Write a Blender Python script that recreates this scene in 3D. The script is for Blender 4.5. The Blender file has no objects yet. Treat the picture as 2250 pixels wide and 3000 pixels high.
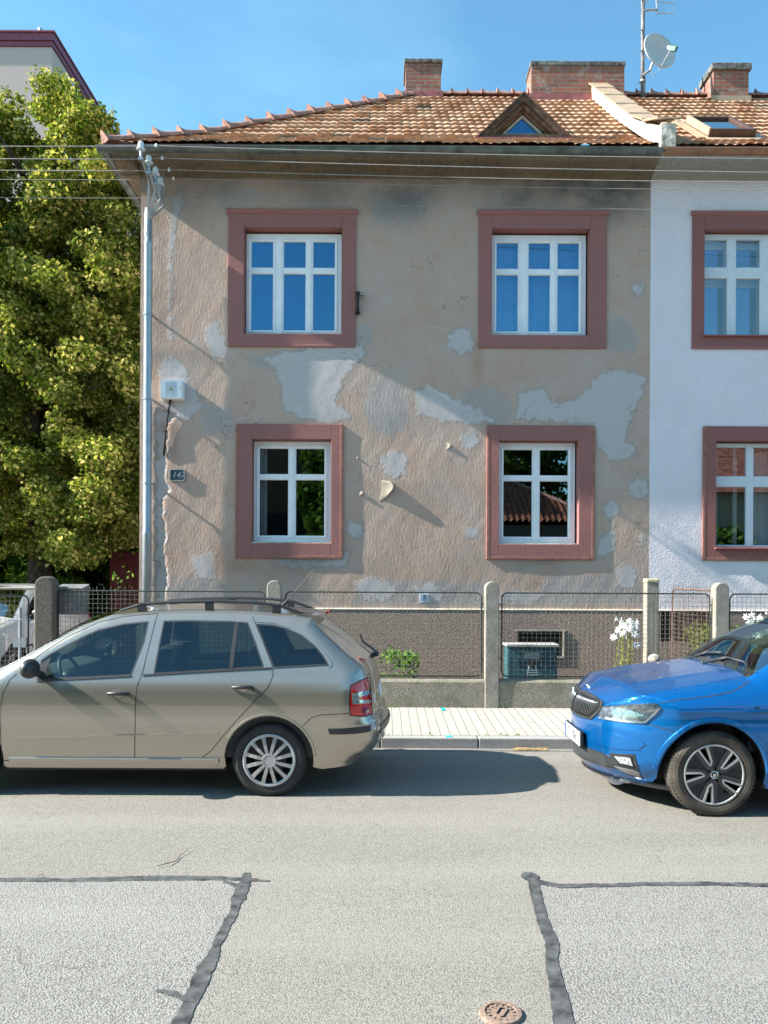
import bpy, bmesh, math, random
import numpy as np
from mathutils import Vector, Matrix, geometry
random.seed(7); rng = np.random.default_rng(7)
rad = math.radians
scene = bpy.context.scene
col = scene.collection

# ------------------------------------------------------------------ camera, sky, sun, exposure
H, F, Y0, ROLL = 1.75, 2320.0, 1690.0, 0.005
cd = bpy.data.cameras.new('camera'); cam = bpy.data.objects.new('camera', cd); col.objects.link(cam)
cam.matrix_world = Matrix.Translation((0, 0, H)) @ Matrix.Rotation(ROLL, 4, Vector((0, -1, 0))) @ Matrix.Rotation(rad(90), 4, 'X')
cd.sensor_fit = 'VERTICAL'; cd.sensor_height = 36; cd.sensor_width = 27
cd.lens = F / 3000 * 36; cd.shift_y = 190 / 3000; cd.clip_start = .05; cd.clip_end = 3000
scene.camera = cam
SUN = Vector((-1.43, -0.130, 1.0)).normalized()
world = bpy.data.worlds.new('World'); scene.world = world; world.use_nodes = True
wn = world.node_tree; bg = wn.nodes['Background']
sky = wn.nodes.new('ShaderNodeTexSky'); sky.sky_type = 'NISHITA'; sky.sun_disc = False
sky.sun_elevation = math.asin(SUN.z); sky.sun_rotation = math.atan2(SUN.x, SUN.y)
sky.air_density = 1.0; sky.dust_density = .6; sky.ozone_density = 1.6
bg.inputs['Strength'].default_value = .086
def sky_clouds():
    tc = wn.nodes.new('ShaderNodeTexCoord'); mp = wn.nodes.new('ShaderNodeMapping'); mp.inputs['Scale'].default_value = (1.2, 1.2, 3.2)
    nz = wn.nodes.new('ShaderNodeTexNoise'); nz.inputs['Scale'].default_value = 1.7; nz.inputs['Detail'].default_value = 7; nz.inputs['Roughness'].default_value = .55
    cr = wn.nodes.new('ShaderNodeMapRange'); cr.inputs[1].default_value = .52; cr.inputs[2].default_value = .85; cr.inputs[3].default_value = 0; cr.inputs[4].default_value = .13
    mx = wn.nodes.new('ShaderNodeMix'); mx.data_type = 'RGBA'; mx.inputs[7].default_value = (6.5, 7.4, 8.2, 1)
    L = wn.links.new
    L(tc.outputs['Generated'], mp.inputs[0]); L(mp.outputs[0], nz.inputs[0]); L(nz.outputs[0], cr.inputs[0]); L(cr.outputs[0], mx.inputs[0])
    L(sky.outputs[0], mx.inputs[6])
    tn = wn.nodes.new('ShaderNodeMix'); tn.data_type = 'RGBA'; tn.blend_type = 'MULTIPLY'; tn.inputs[0].default_value = 1; tn.inputs[7].default_value = (.77, 1.21, 1.20, 1)
    L(mx.outputs[2], tn.inputs[6]); L(tn.outputs[2], bg.inputs[0])
sky_clouds()
sd = bpy.data.lights.new('sun', 'SUN'); sd.energy = 5.0; sd.angle = rad(.53); sd.color = (1, .95, .87)
sun = bpy.data.objects.new('sun', sd); col.objects.link(sun); sun.rotation_euler = (-SUN).to_track_quat('-Z', 'Y').to_euler(); sun.location = (-20, -3, 20)
vs = scene.view_settings; vs.view_transform = 'Standard'; vs.look = 'None'; vs.exposure = 1.55; vs.gamma = 1
scene.render.engine = 'CYCLES'

# ------------------------------------------------------------------ photo pixel -> point at distance Y
def P(px, py, Y):
    dx, dy = px - 1125, py - Y0
    dx, dy = dx + ROLL * dy, dy - ROLL * dx
    return Vector((dx * Y / F, Y, H - dy * Y / F))
def XZ(px, py, Y):
    p = P(px, py, Y); return (p.x, p.z)

# ------------------------------------------------------------------ node / material helpers
def newmat(name):
    m = bpy.data.materials.new(name); m.use_nodes = True
    return m, m.node_tree, m.node_tree.nodes['Principled BSDF']
def node(nt, t, ins=None, **kw):
    n = nt.nodes.new('ShaderNode' + t)
    for k, v in kw.items(): setattr(n, k, v)
    for k, v in (ins or {}).items():
        if hasattr(v, 'node') or isinstance(v, bpy.types.NodeSocket): nt.links.new(v, n.inputs[k])
        else: n.inputs[k].default_value = v
    return n
def rgb(c): return (*c, 1) if len(c) == 3 else c
def mixc(nt, f, a, b, mode='MIX'):
    n = nt.nodes.new('ShaderNodeMix'); n.data_type = 'RGBA'; n.blend_type = mode
    for i, v in ((0, f), (6, a), (7, b)):
        if isinstance(v, bpy.types.NodeSocket): nt.links.new(v, n.inputs[i])
        else: n.inputs[i].default_value = rgb(v) if i else v
    return n.outputs[2]
def objco(nt, scale=(1, 1, 1)):
    tc = node(nt, 'TexCoord'); g = node(nt, 'NewGeometry')
    mp = node(nt, 'Mapping', {0: g.outputs['Position']}); mp.inputs['Scale'].default_value = scale
    return mp.outputs[0]
def noise(nt, co, scale, detail=4, rough=.55):
    return node(nt, 'TexNoise', {'Vector': co, 'Scale': scale, 'Detail': detail, 'Roughness': rough}).outputs[0]
def mrange(nt, v, a, b, c=0, d=1):
    return node(nt, 'MapRange', {0: v, 1: a, 2: b, 3: c, 4: d}).outputs[0]
def bump(nt, h, strength=.5, dist=.01, nrm=None):
    ins = {'Height': h, 'Strength': strength, 'Distance': dist}
    if nrm is not None: ins['Normal'] = nrm
    return node(nt, 'Bump', ins).outputs[0]
def simple(name, c, rough=.6, metal=0, var=.12, nscale=6, bmp=0, bscale=60, coat=0, spec=None, c2=None):
    m, nt, b = newmat(name); co = objco(nt)
    n1 = noise(nt, co, nscale, 5)
    c2 = c2 or tuple(max(0, x * (1 - 2.2 * var)) for x in c)
    c1 = tuple(min(1, x * (1 + var)) for x in c)
    nt.links.new(mixc(nt, mrange(nt, n1, .3, .7), c2, c1), b.inputs['Base Color'])
    b.inputs['Roughness'].default_value = rough; b.inputs['Metallic'].default_value = metal
    b.inputs['Coat Weight'].default_value = coat; b.inputs['Coat Roughness'].default_value = .03
    if spec is not None: b.inputs['Specular IOR Level'].default_value = spec
    if bmp:
        nt.links.new(bump(nt, noise(nt, co, bscale, 5), 1, bmp), b.inputs['Normal'])
    return m
def glass(name, tint, r0, r1, rough=0.0, refl=(1, 1, 1)):
    m, nt, b = newmat(name); nt.nodes.remove(b)
    out = nt.nodes['Material Output']
    lw = node(nt, 'LayerWeight', {'Blend': .25}); f = mrange(nt, lw.outputs['Fresnel'], 0, 1, r0, r1)
    t = node(nt, 'BsdfTransparent', {0: rgb(tint)}); g = node(nt, 'BsdfGlossy', {0: rgb(refl), 'Roughness': rough})
    mx = node(nt, 'MixShader', {0: f, 1: t.outputs[0], 2: g.outputs[0]})
    nt.links.new(mx.outputs[0], out.inputs[0]); return m

# ------------------------------------------------------------------ mesh builder
class MB:
    def __init__(s): s.v = []; s.f = []; s.mi = []; s.cur = 0
    def add(s, vs, fs):
        o = len(s.v); s.v += [tuple(v) for v in vs]; s.f += [tuple(i + o for i in f) for f in fs]; s.mi += [s.cur] * len(fs); return s
    def box(s, x0, x1, y0, y1, z0, z1):
        return s.add([(x, y, z) for x in (x0, x1) for y in (y0, y1) for z in (z0, z1)],
                     [(0, 1, 3, 2), (4, 6, 7, 5), (0, 4, 5, 1), (2, 3, 7, 6), (0, 2, 6, 4), (1, 5, 7, 3)])
    def prism(s, poly, a, b, plane='xz'):
        # poly 2d, extruded from a to b along the remaining axis
        n = len(poly)
        def mk(p, t): return (p[0], t, p[1]) if plane == 'xz' else ((t, p[0], p[1]) if plane == 'yz' else (p[0], p[1], t))
        vs = [mk(p, a) for p in poly] + [mk(p, b) for p in poly]
        fs = [tuple(range(n)), tuple(range(2 * n - 1, n - 1, -1))] + [(i, (i + 1) % n, n + (i + 1) % n, n + i) for i in range(n)]
        return s.add(vs, fs)
    def tube(s, pts, r, n=8, caps=True):
        pts = [Vector(p) for p in pts]; R = r if isinstance(r, (list, tuple)) else [r] * len(pts)
        vs = []; fs = []; up = None
        for i, p in enumerate(pts):
            t = (pts[min(i + 1, len(pts) - 1)] - pts[max(i - 1, 0)]).normalized()
            if up is None: up = t.orthogonal().normalized()
            else: up = (up - t * up.dot(t)).normalized()
            w = t.cross(up)
            for k in range(n):
                a = 2 * math.pi * k / n; vs.append(p + (up * math.cos(a) + w * math.sin(a)) * R[i])
        for i in range(len(pts) - 1):
            for k in range(n): fs.append((i * n + k, i * n + (k + 1) % n, (i + 1) * n + (k + 1) % n, (i + 1) * n + k))
        if caps: fs += [tuple(range(n))[::-1], tuple(range((len(pts) - 1) * n, len(pts) * n))]
        return s.add(vs, fs)
    def lathe(s, prof, c, axis='z', n=24):
        c = Vector(c); vs = []; fs = []; m = len(prof)
        for k in range(n):
            a = 2 * math.pi * k / n; ca, sa = math.cos(a), math.sin(a)
            for (r, h) in prof:
                v = {'z': (r * ca, r * sa, h), 'y': (r * ca, h, r * sa), 'x': (h, r * ca, r * sa)}[axis]
                vs.append(c + Vector(v))
        for k in range(n):
            for j in range(m - 1): fs.append((k * m + j, ((k + 1) % n) * m + j, ((k + 1) % n) * m + j + 1, k * m + j + 1))
        return s.add(vs, fs)
    def ball(s, c, rx, ry=None, rz=None, n=12, m=8):
        ry = ry or rx; rz = rz or rx; vs = []; fs = []
        for j in range(m + 1):
            th = math.pi * j / m
            for k in range(n):
                a = 2 * math.pi * k / n
                vs.append((c[0] + rx * math.sin(th) * math.cos(a), c[1] + ry * math.sin(th) * math.sin(a), c[2] + rz * math.cos(th)))
        for j in range(m):
            for k in range(n): fs.append((j * n + k, (j + 1) * n + k, (j + 1) * n + (k + 1) % n, j * n + (k + 1) % n))
        return s.add(vs, fs)
    def build(s, name, mats, parent=None, base=None, smooth=False, bevel=0, fixn=True, subd=0):
        me = bpy.data.meshes.new(name)
        off = Vector(base) if base is not None else (parent_base(parent) if parent else Vector((0, 0, 0)))
        me.from_pydata([tuple(Vector(v) - off) for v in s.v], [], s.f)
        for m in (mats if isinstance(mats, (list, tuple)) else [mats]): me.materials.append(m)
        me.polygons.foreach_set('material_index', s.mi)
        if smooth: me.polygons.foreach_set('use_smooth', [True] * len(s.f))
        me.update()
        if fixn:
            bm = bmesh.new(); bm.from_mesh(me); bmesh.ops.recalc_face_normals(bm, faces=bm.faces); bm.to_mesh(me); bm.free()
        o = bpy.data.objects.new(name, me); col.objects.link(o)
        if parent: o.parent = parent
        else: o.location = off
        if bevel:
            b = o.modifiers.new('bevel', 'BEVEL'); b.width = bevel; b.segments = 2; b.limit_method = 'ANGLE'; b.angle_limit = rad(40)
        if subd:
            b = o.modifiers.new('sub', 'SUBSURF'); b.levels = b.render_levels = subd
        return o
_base = {}
def parent_base(o):
    return _base.get(o.name, _base.get(o.parent.name if o.parent else '', Vector((0, 0, 0))))
def tag(o, label, cat, group=None, kind=None):
    o['label'] = label; o['category'] = cat
    if group: o['group'] = group
    if kind: o['kind'] = kind
    return o
def thing(name, label, cat, loc=(0, 0, 0), group=None, local=False):
    o = bpy.data.objects.new(name, None); col.objects.link(o); o.location = loc; o.empty_display_size = .2
    _base[o.name] = Vector((0, 0, 0)) if local else Vector(loc)
    return tag(o, label, cat, group)
def struct(o, label, cat, kind='structure'):
    o['label'] = label; o['category'] = cat; o['kind'] = kind; return o

def text_obj(name, s, size, mat, origin, ux, uz, depth=.001, parent=None, bold=0, shear=0, align='CENTER'):
    """writing as real geometry; ux, uz are the reading and up directions"""
    cu = bpy.data.curves.new(name, 'FONT'); cu.body = s; cu.size = size; cu.extrude = depth; cu.offset = bold; cu.shear = shear
    cu.align_x = align; cu.align_y = 'CENTER'
    t = bpy.data.objects.new(name + '_t', cu); col.objects.link(t)
    bpy.context.view_layer.update()
    me = bpy.data.meshes.new_from_object(t.evaluated_get(bpy.context.evaluated_depsgraph_get()))
    bpy.data.objects.remove(t); bpy.data.curves.remove(cu)
    ux, uz = Vector(ux).normalized(), Vector(uz).normalized(); un = ux.cross(uz)
    M = Matrix((ux, uz, un)).transposed().to_4x4(); M.translation = Vector(origin) - (parent_base(parent) if parent else Vector((0, 0, 0)))
    me.transform(M); me.materials.clear(); me.materials.append(mat)
    o = bpy.data.objects.new(name, me); col.objects.link(o)
    if parent: o.parent = parent
    return o

# ------------------------------------------------------------------ materials
def asphalt(name, c, stone, sscale, contrast, bmp, crack=False):
    m, nt, b = newmat(name); co = objco(nt)
    vo = node(nt, 'TexVoronoi', {'Vector': co, 'Scale': sscale}, feature='F1')
    sep = node(nt, 'SeparateColor', {0: vo.outputs['Color']})
    n1 = noise(nt, co, 220, 3); n2 = noise(nt, co, 1.3, 5); n3 = noise(nt, co, 14, 4)
    dk = tuple(x * (1 - contrast) for x in c)
    c1 = mixc(nt, sep.outputs[0], dk, stone)
    c1 = mixc(nt, mrange(nt, n1, .35, .7, 0, .6), c1, c)
    pit = mrange(nt, vo.outputs['Distance'], .42, .75, 0, .75)
    c1 = mixc(nt, pit, c1, tuple(x * .3 for x in c))
    c1 = mixc(nt, mrange(nt, n2, .3, .72, 0, .35), c1, tuple(x * .72 for x in c))
    c1 = mixc(nt, mrange(nt, n3, .55, .8, 0, .25), c1, tuple(x * 1.15 for x in c))
    st = node(nt, 'Mapping', {0: co}); st.inputs['Scale'].default_value = (.22, 1.5, 1)
    c1 = mixc(nt, mrange(nt, noise(nt, st.outputs[0], 1.1, 5), .42, .68, 0, .30), c1, tuple(x * 1.22 for x in c))
    c1 = mixc(nt, mrange(nt, noise(nt, co, .55, 7, .7), .56, .70, 0, .42), c1, tuple(x * .62 for x in c))
    c1 = mixc(nt, mrange(nt, noise(nt, co, 2.6, 4, .6), .66, .74, 0, .5), c1, tuple(x * .55 for x in c))
    wp_ = node(nt, 'VectorMath', {0: co, 1: node(nt, 'TexNoise', {'Vector': co, 'Scale': 2.0, 'Detail': 4}).outputs[1]}, operation='ADD').outputs[0]
    ve = node(nt, 'TexVoronoi', {'Vector': wp_, 'Scale': .9}, feature='DISTANCE_TO_EDGE').outputs['Distance']
    ck = node(nt, 'Math', {0: mrange(nt, ve, .0, .006, .75, 0), 1: mrange(nt, noise(nt, co, .7, 3), .5, .62)}, operation='MULTIPLY').outputs[0]
    c1 = mixc(nt, ck, c1, (.05, .045, .04))
    nt.links.new(c1, b.inputs['Base Color']); b.inputs['Roughness'].default_value = .85
    h = node(nt, 'Math', {0: vo.outputs['Distance'], 1: n1}, operation='SUBTRACT').outputs[0]
    nt.links.new(bump(nt, h, 1, -bmp), b.inputs['Normal'])
    return m
M_road = asphalt('asphalt_fine', (.245, .227, .197), (.33, .31, .275), 150, .30, .0022)
M_old = asphalt('asphalt_coarse', (.25, .24, .218), (.345, .335, .31), 110, .34, .0038)
M_tar = simple('tar', (.082, .084, .082), .6, var=.35, nscale=14, bmp=.0015, bscale=60)
def kerb_mat():
    m, nt, b = newmat('kerb_granite'); co = objco(nt)
    c = mixc(nt, mrange(nt, noise(nt, co, 90, 4), .3, .7), (.20, .20, .19), (.42, .41, .385))
    c = mixc(nt, mrange(nt, noise(nt, co, 3, 5), .45, .7, 0, .5), c, (.26, .25, .23))
    nt.links.new(c, b.inputs['Base Color']); b.inputs['Roughness'].default_value = .85
    nt.links.new(bump(nt, noise(nt, co, 70, 4), 1, .002), b.inputs['Normal']); return m
M_kerb = kerb_mat()
def paver_mat():
    m, nt, b = newmat('pavers'); g = node(nt, 'NewGeometry')
    mp = node(nt, 'Mapping', {0: g.outputs['Position']}); mp.inputs['Rotation'].default_value = (0, 0, rad(90))
    br = node(nt, 'TexBrick', {'Vector': mp.outputs[0], 'Color1': (.36, .34, .30, 1), 'Color2': (.42, .40, .355, 1), 'Mortar': (.07, .065, .055, 1),
              'Scale': 1, 'Mortar Size': .0035, 'Mortar Smooth': .2, 'Brick Width': .3, 'Row Height': .1}, offset=.5)
    n = noise(nt, g.outputs['Position'], 60, 5); n2 = noise(nt, g.outputs['Position'], 1.8, 4)
    c = mixc(nt, mrange(nt, n, .3, .7, 0, .35), br.outputs[0], (.28, .265, .235))
    c = mixc(nt, mrange(nt, n2, .4, .75, 0, .4), c, (.32, .29, .24))
    nt.links.new(c, b.inputs['Base Color']); b.inputs['Roughness'].default_value = .85
    h = node(nt, 'Math', {0: br.outputs['Fac'], 1: -1.0}, operation='MULTIPLY').outputs[0]
    nt.links.new(bump(nt, h, 1, .006), b.inputs['Normal']); return m
M_paver = paver_mat()
M_soil = simple('soil', (.12, .095, .065), .95, var=.4, nscale=9, bmp=.02, bscale=30)
M_concrete = None
def concrete(name, ca, cb, grain=120, bmp=.004, stain=(.12, .11, .09)):
    m, nt, b = newmat(name); co = objco(nt)
    vo = node(nt, 'TexVoronoi', {'Vector': co, 'Scale': grain})
    s = node(nt, 'SeparateColor', {0: vo.outputs['Color']})
    c = mixc(nt, s.outputs[0], ca, cb)
    c = mixc(nt, mrange(nt, noise(nt, co, 5, 6), .45, .72, 0, .6), c, stain)
    nt.links.new(c, b.inputs['Base Color']); b.inputs['Roughness'].default_value = .9
    nt.links.new(bump(nt, noise(nt, co, grain * .7, 4), 1, bmp), b.inputs['Normal']); return m
M_post = concrete('pebble_concrete', (.20, .18, .145), (.36, .33, .28))
M_basewall = concrete('old_concrete', (.17, .15, .115), (.31, .28, .22), 90, .006, (.11, .105, .07))
M_cap = concrete('lichen_concrete', (.36, .33, .24), (.55, .48, .30), 70, .006, (.22, .20, .12))
M_darkpost = simple('brown_concrete', (.13, .105, .085), .85, var=.2, nscale=30, bmp=.002)
def plaster1():
    m, nt, b = newmat('old_plaster'); co = objco(nt)
    A = lambda n: node(nt, 'Attribute', attribute_name=n).outputs['Fac']
    ns = noise(nt, co, 9, 6, .6); nf = noise(nt, co, 45, 4)
    base = mixc(nt, mrange(nt, noise(nt, co, 1.4, 6, .6), .35, .66), (.485, .328, .25), (.495, .372, .315))
    base = mixc(nt, mrange(nt, noise(nt, co, 3.5, 5), .5, .75, 0, .55), base, (.47, .28, .20))
    base = mixc(nt, mrange(nt, nf, .3, .8, 0, .3), base, (.38, .285, .225))
    def edge(attr, soft=.02, amp=.26):
        k = node(nt, 'Math', {0: ns, 1: .5}, operation='SUBTRACT').outputs[0]
        k = node(nt, 'Math', {0: k, 1: amp}, operation='MULTIPLY').outputs[0]
        k2 = node(nt, 'Math', {0: nf, 1: .5}, operation='SUBTRACT').outputs[0]
        k2 = node(nt, 'Math', {0: k2, 1: amp * .45}, operation='MULTIPLY').outputs[0]
        s = node(nt, 'Math', {0: A(attr), 1: k}, operation='ADD').outputs[0]
        s = node(nt, 'Math', {0: s, 1: k2}, operation='ADD').outputs[0]
        return mrange(nt, s, -soft, soft)
    eD = edge('patch_grey', .06); eL = edge('patch_light', .028)
    c = mixc(nt, eD, base, mixc(nt, ns, (.34, .29, .265), (.42, .36, .33)))
    c = mixc(nt, eL, c, mixc(nt, ns, (.43, .38, .36), (.54, .49, .48)))
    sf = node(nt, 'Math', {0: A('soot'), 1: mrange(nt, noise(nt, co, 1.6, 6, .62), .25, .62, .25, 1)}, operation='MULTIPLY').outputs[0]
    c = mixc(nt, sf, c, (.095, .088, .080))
    rim = mrange(nt, node(nt, 'Math', {0: node(nt, 'Math', {0: eL, 1: .5}, operation='SUBTRACT').outputs[0]}, operation='ABSOLUTE').outputs[0], .25, .5, .35, 0)
    c = mixc(nt, rim, c, (.27, .225, .18))
    c = mixc(nt, A('rust'), c, (.36, .19, .12))
    wq = node(nt, 'VectorMath', {0: co, 1: node(nt, 'TexNoise', {'Vector': co, 'Scale': 3.0, 'Detail': 5}).outputs[1]}, operation='ADD').outputs[0]
    vk = node(nt, 'TexVoronoi', {'Vector': wq, 'Scale': 1.3}, feature='DISTANCE_TO_EDGE').outputs['Distance']
    ck = node(nt, 'Math', {0: mrange(nt, vk, .0, .008, .8, 0), 1: mrange(nt, noise(nt, co, 1.1, 3), .50, .60)}, operation='MULTIPLY').outputs[0]
    c = mixc(nt, ck, c, (.12, .10, .085))
    c = mixc(nt, mrange(nt, noise(nt, co, 22, 5, .7), .66, .72, 0, .55), c, (.22, .18, .145))
    nt.links.new(c, b.inputs['Base Color']); b.inputs['Roughness'].default_value = .92
    st = node(nt, 'Mapping', {0: node(nt, 'NewGeometry').outputs['Position']}); st.inputs['Scale'].default_value = (1.7, 1, .6); st.inputs['Rotation'].default_value = (0, rad(-14), 0)
    h = noise(nt, st.outputs[0], 21, 3, .55)
    h2 = noise(nt, co, 7, 5, .6)
    sm = node(nt, 'Math', {0: 1.0, 1: eL}, operation='SUBTRACT').outputs[0]
    h = node(nt, 'Math', {0: h, 1: mrange(nt, sm, 0, 1, .35, 1)}, operation='MULTIPLY').outputs[0]
    n1 = bump(nt, h, 1, .004)
    n1 = bump(nt, h2, 1, .0025, n1)
    n1 = bump(nt, eL, 1, .006, n1)
    nt.links.new(n1, b.inputs['Normal']); return m
M_plaster = plaster1()
def roughcast(name, c1, c2, scale, bmp, c3=None):
    m, nt, b = newmat(name); co = objco(nt)
    c = mixc(nt, mrange(nt, noise(nt, co, scale * 1.5, 4), .3, .7), c2, c1)
    if c3: c = mixc(nt, mrange(nt, noise(nt, co, 1.1, 5), .45, .75, 0, .6), c, c3)
    nt.links.new(c, b.inputs['Base Color']); b.inputs['Roughness'].default_value = .92
    n1 = bump(nt, noise(nt, co, scale, 4, .6), 1, bmp); nt.links.new(n1, b.inputs['Normal']); return m
M_white = roughcast('pale_roughcast', (.84, .75, .78), (.70, .635, .66), 42, .011, (.70, .62, .64))
M_plinth = roughcast('plinth_roughcast', (.42, .30, .245), (.15, .112, .09), 50, .032, (.25, .19, .15))
M_ledge = simple('plinth_ledge', (.42, .375, .31), .85, var=.15, nscale=8)
M_surround = roughcast('red_surround', (.36, .15, .135), (.27, .112, .10), 40, .005, (.24, .115, .095))
M_surround_edge = simple('surround_edge', (.33, .14, .105), .85, var=.15, nscale=12)
M_cornice = roughcast('sooty_cornice', (.19, .14, .085), (.10, .075, .05), 12, .01, (.28, .235, .15))
M_cornice2 = roughcast('pale_cornice', (.36, .35, .31), (.26, .25, .22), 14, .008)
M_pvc = simple('white_pvc', (.88, .87, .88), .35, var=.03)
M_wood = simple('old_white_wood', (.66, .69, .72), .6, var=.03, nscale=12)
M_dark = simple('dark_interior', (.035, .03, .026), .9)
M_floor = simple('room_floor', (.10, .07, .05), .8)
M_curtain = simple('white_curtain', (.62, .66, .72), .9, var=.05)
M_glass = glass('window_glass', (.50, .62, .70), .26, .9, refl=(.25, .62, 1.0))
M_glass_low = glass('window_glass_clear', (.75, .78, .76), .26, .95, refl=(.72, .9, 1))
M_glass_old = glass('old_window_glass', (.8, .85, .88), .16, .95)
def tile_mat():
    m, nt, b = newmat('roof_tiles'); uv = node(nt, 'UVMap')
    fl = node(nt, 'VectorMath', {0: uv.outputs[0]}, operation='FLOOR').outputs[0]
    wn_ = node(nt, 'TexWhiteNoise', {0: fl}, noise_dimensions='2D'); co = objco(nt)
    c = mixc(nt, wn_.outputs[0], (.37, .195, .115), (.48, .28, .17))
    c = mixc(nt, mrange(nt, noise(nt, co, 1.0, 6), .42, .68, 0, .55), c, (.47, .335, .22))
    c = mixc(nt, mrange(nt, noise(nt, co, 14, 6, .7), .52, .72, 0, .8), c, (.16, .095, .06))
    f2 = mrange(nt, wn_.outputs[1], .94, .96); 
    s = node(nt, 'SeparateColor', {0: wn_.outputs[1]}); c = mixc(nt, mrange(nt, s.outputs[2], .95, .97, 0, .7), c, (.13, .12, .10))
    nt.links.new(c, b.inputs['Base Color']); b.inputs['Roughness'].default_value = .8
    nt.links.new(bump(nt, noise(nt, co, 30, 5), 1, .006), b.inputs['Normal']); return m
M_tile = tile_mat()
M_ridge = simple('ridge_tile', (.38, .20, .145), .85, var=.3, nscale=9, bmp=.006, bscale=30, c2=(.20, .10, .085))
M_zinc = simple('old_zinc', (.155, .165, .145), .55, .25, var=.25, nscale=5)
M_copper = simple('painted_gutter', (.33, .155, .085), .5, .1, var=.15, nscale=5)
M_tanmetal = simple('tan_sheet_metal', (.47, .335, .22), .5, .2, var=.1)
M_redmetal = simple('red_flashing', (.30, .10, .10), .6, var=.15)
M_whitewash = simple('whitewash', (.60, .54, .45), .9, var=.3, nscale=7, bmp=.02, bscale=12)
def brick_mat():
    m, nt, b = newmat('chimney_brick'); g = node(nt, 'NewGeometry'); co = g.outputs['Position']
    mp = node(nt, 'Mapping', {0: co}); mp.inputs['Rotation'].default_value = (rad(90), 0, 0)
    mp2 = node(nt, 'Mapping', {0: co}); mp2.inputs['Rotation'].default_value = (rad(90), 0, rad(90))
    s = node(nt, 'SeparateXYZ', {0: co}); a = node(nt, 'Math', {0: s.outputs[0], 1: s.outputs[1]}, operation='ADD').outputs[0]
    v = node(nt, 'CombineXYZ', {0: a, 1: s.outputs[2], 2: 0.0}).outputs[0]
    br = node(nt, 'TexBrick', {'Vector': v, 'Color1': (.33, .105, .06, 1), 'Color2': (.19, .075, .055, 1), 'Mortar': (.24, .20, .165, 1),
              'Scale': 1, 'Mortar Size': .011, 'Mortar Smooth': .3, 'Brick Width': .26, 'Row Height': .078, 'Bias': -.1})
    n = noise(nt, co, 5, 6, .7)
    c = mixc(nt, mrange(nt, n, .53, .66, 0, .75), br.outputs[0], (.38, .32, .27))
    c = mixc(nt, mrange(nt, noise(nt, co, 2.2, 5), .5, .75, 0, .7), c, (.15, .10, .085))
    nt.links.new(c, b.inputs['Base Color']); b.inputs['Roughness'].default_value = .9
    h = node(nt, 'Math', {0: br.outputs['Fac'], 1: -1.0}, operation='MULTIPLY').outputs[0]
    n1 = bump(nt, h, 1, .015); n1 = bump(nt, noise(nt, co, 40, 4), 1, .006, n1); nt.links.new(n1, b.inputs['Normal']); return m
M_brick = brick_mat()
M_chcap = simple('sooty_concrete', (.15, .145, .135), .9, var=.4, nscale=12, bmp=.012, bscale=35)
M_wooddark = simple('weathered_timber', (.10, .058, .035), .85, var=.5, nscale=14, bmp=.008, bscale=30, c2=(.035, .02, .015))
M_steel = simple('galvanised_steel', (.38, .41, .44), .35, .55, var=.08)
M_porcelain = simple('porcelain', (.72, .75, .76), .2, var=.05)
M_wire = simple('wire', (.30, .28, .26), .6)
M_wiremesh = simple('fence_wire', (.30, .285, .23), .7, var=.3, nscale=25)
M_wirerust = simple('rusty_fence_frame', (.15, .085, .065), .8, var=.3, nscale=25)
M_greenframe = simple('dark_green_frame', (.035, .045, .035), .6, var=.2)
M_black = simple('black_plastic', (.022, .023, .025), .5, var=.1)
M_rubber = simple('tyre_rubber', (.028, .027, .026), .75, var=.2, nscale=12)
M_rubber_dusty = simple('dusty_tyre_rubber', (.075, .062, .05), .85, var=.35, nscale=6)
M_iron = simple('rusty_iron', (.035, .022, .02), .7, var=.4, nscale=30)
def leafmat(name, ca, cb, trans=.35, cc=None, pf=.0, patch=None):
    m, nt, b = newmat(name); nt.nodes.remove(b); g = node(nt, 'NewGeometry')
    c = mixc(nt, g.outputs['Random Per Island'], ca, cb)
    if cc:
        w = node(nt, 'TexWhiteNoise', {1: g.outputs['Random Per Island']}, noise_dimensions='1D')
        c = mixc(nt, mrange(nt, w.outputs[0], 1 - pf, 1 - pf + .01), c, cc)
    if patch:
        c = mixc(nt, mrange(nt, noise(nt, objco(nt), 1.35, 3), .34, .54, .85, 0), c, mixc(nt, g.outputs['Random Per Island'], *patch))
    d = node(nt, 'BsdfDiffuse', {0: c}); t = node(nt, 'BsdfTranslucent', {0: mixc(nt, 1.0, c, (1.1, 1.2, .55), 'MULTIPLY')})
    mx = node(nt, 'MixShader', {0: trans, 1: d.outputs[0], 2: t.outputs[0]})
    nt.links.new(mx.outputs[0], nt.nodes['Material Output'].inputs[0]); return m
M_linden = leafmat('linden_leaves', (.07, .125, .018), (.30, .33, .06), .35, (.62, .54, .18), .38, ((.02, .045, .008), (.10, .12, .022)))
M_hedge = leafmat('hedge_leaves', (.025, .06, .012), (.08, .13, .025), .25)
M_bush = leafmat('bush_leaves', (.04, .11, .015), (.20, .32, .08), .3)
M_hedge2 = leafmat('yew_leaves', (.05, .085, .02), (.19, .22, .05), .25)
M_petal = simple('white_petals', (.86, .86, .84), .7, var=.02)
M_stalk = leafmat('flower_stalks', (.20, .26, .05), (.34, .36, .09), .2)
M_bark = simple('bark', (.09, .07, .05), .95, var=.4, nscale=14, bmp=.03, bscale=20)
M_beige = roughcast('beige_render', (.56, .44, .40), (.52, .41, .37), 6, .002)
M_maroon = simple('maroon_fascia', (.22, .045, .075), .5, var=.08)
M_redshed = simple('dark_red_board', (.13, .02, .018), .7, var=.2)

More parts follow.
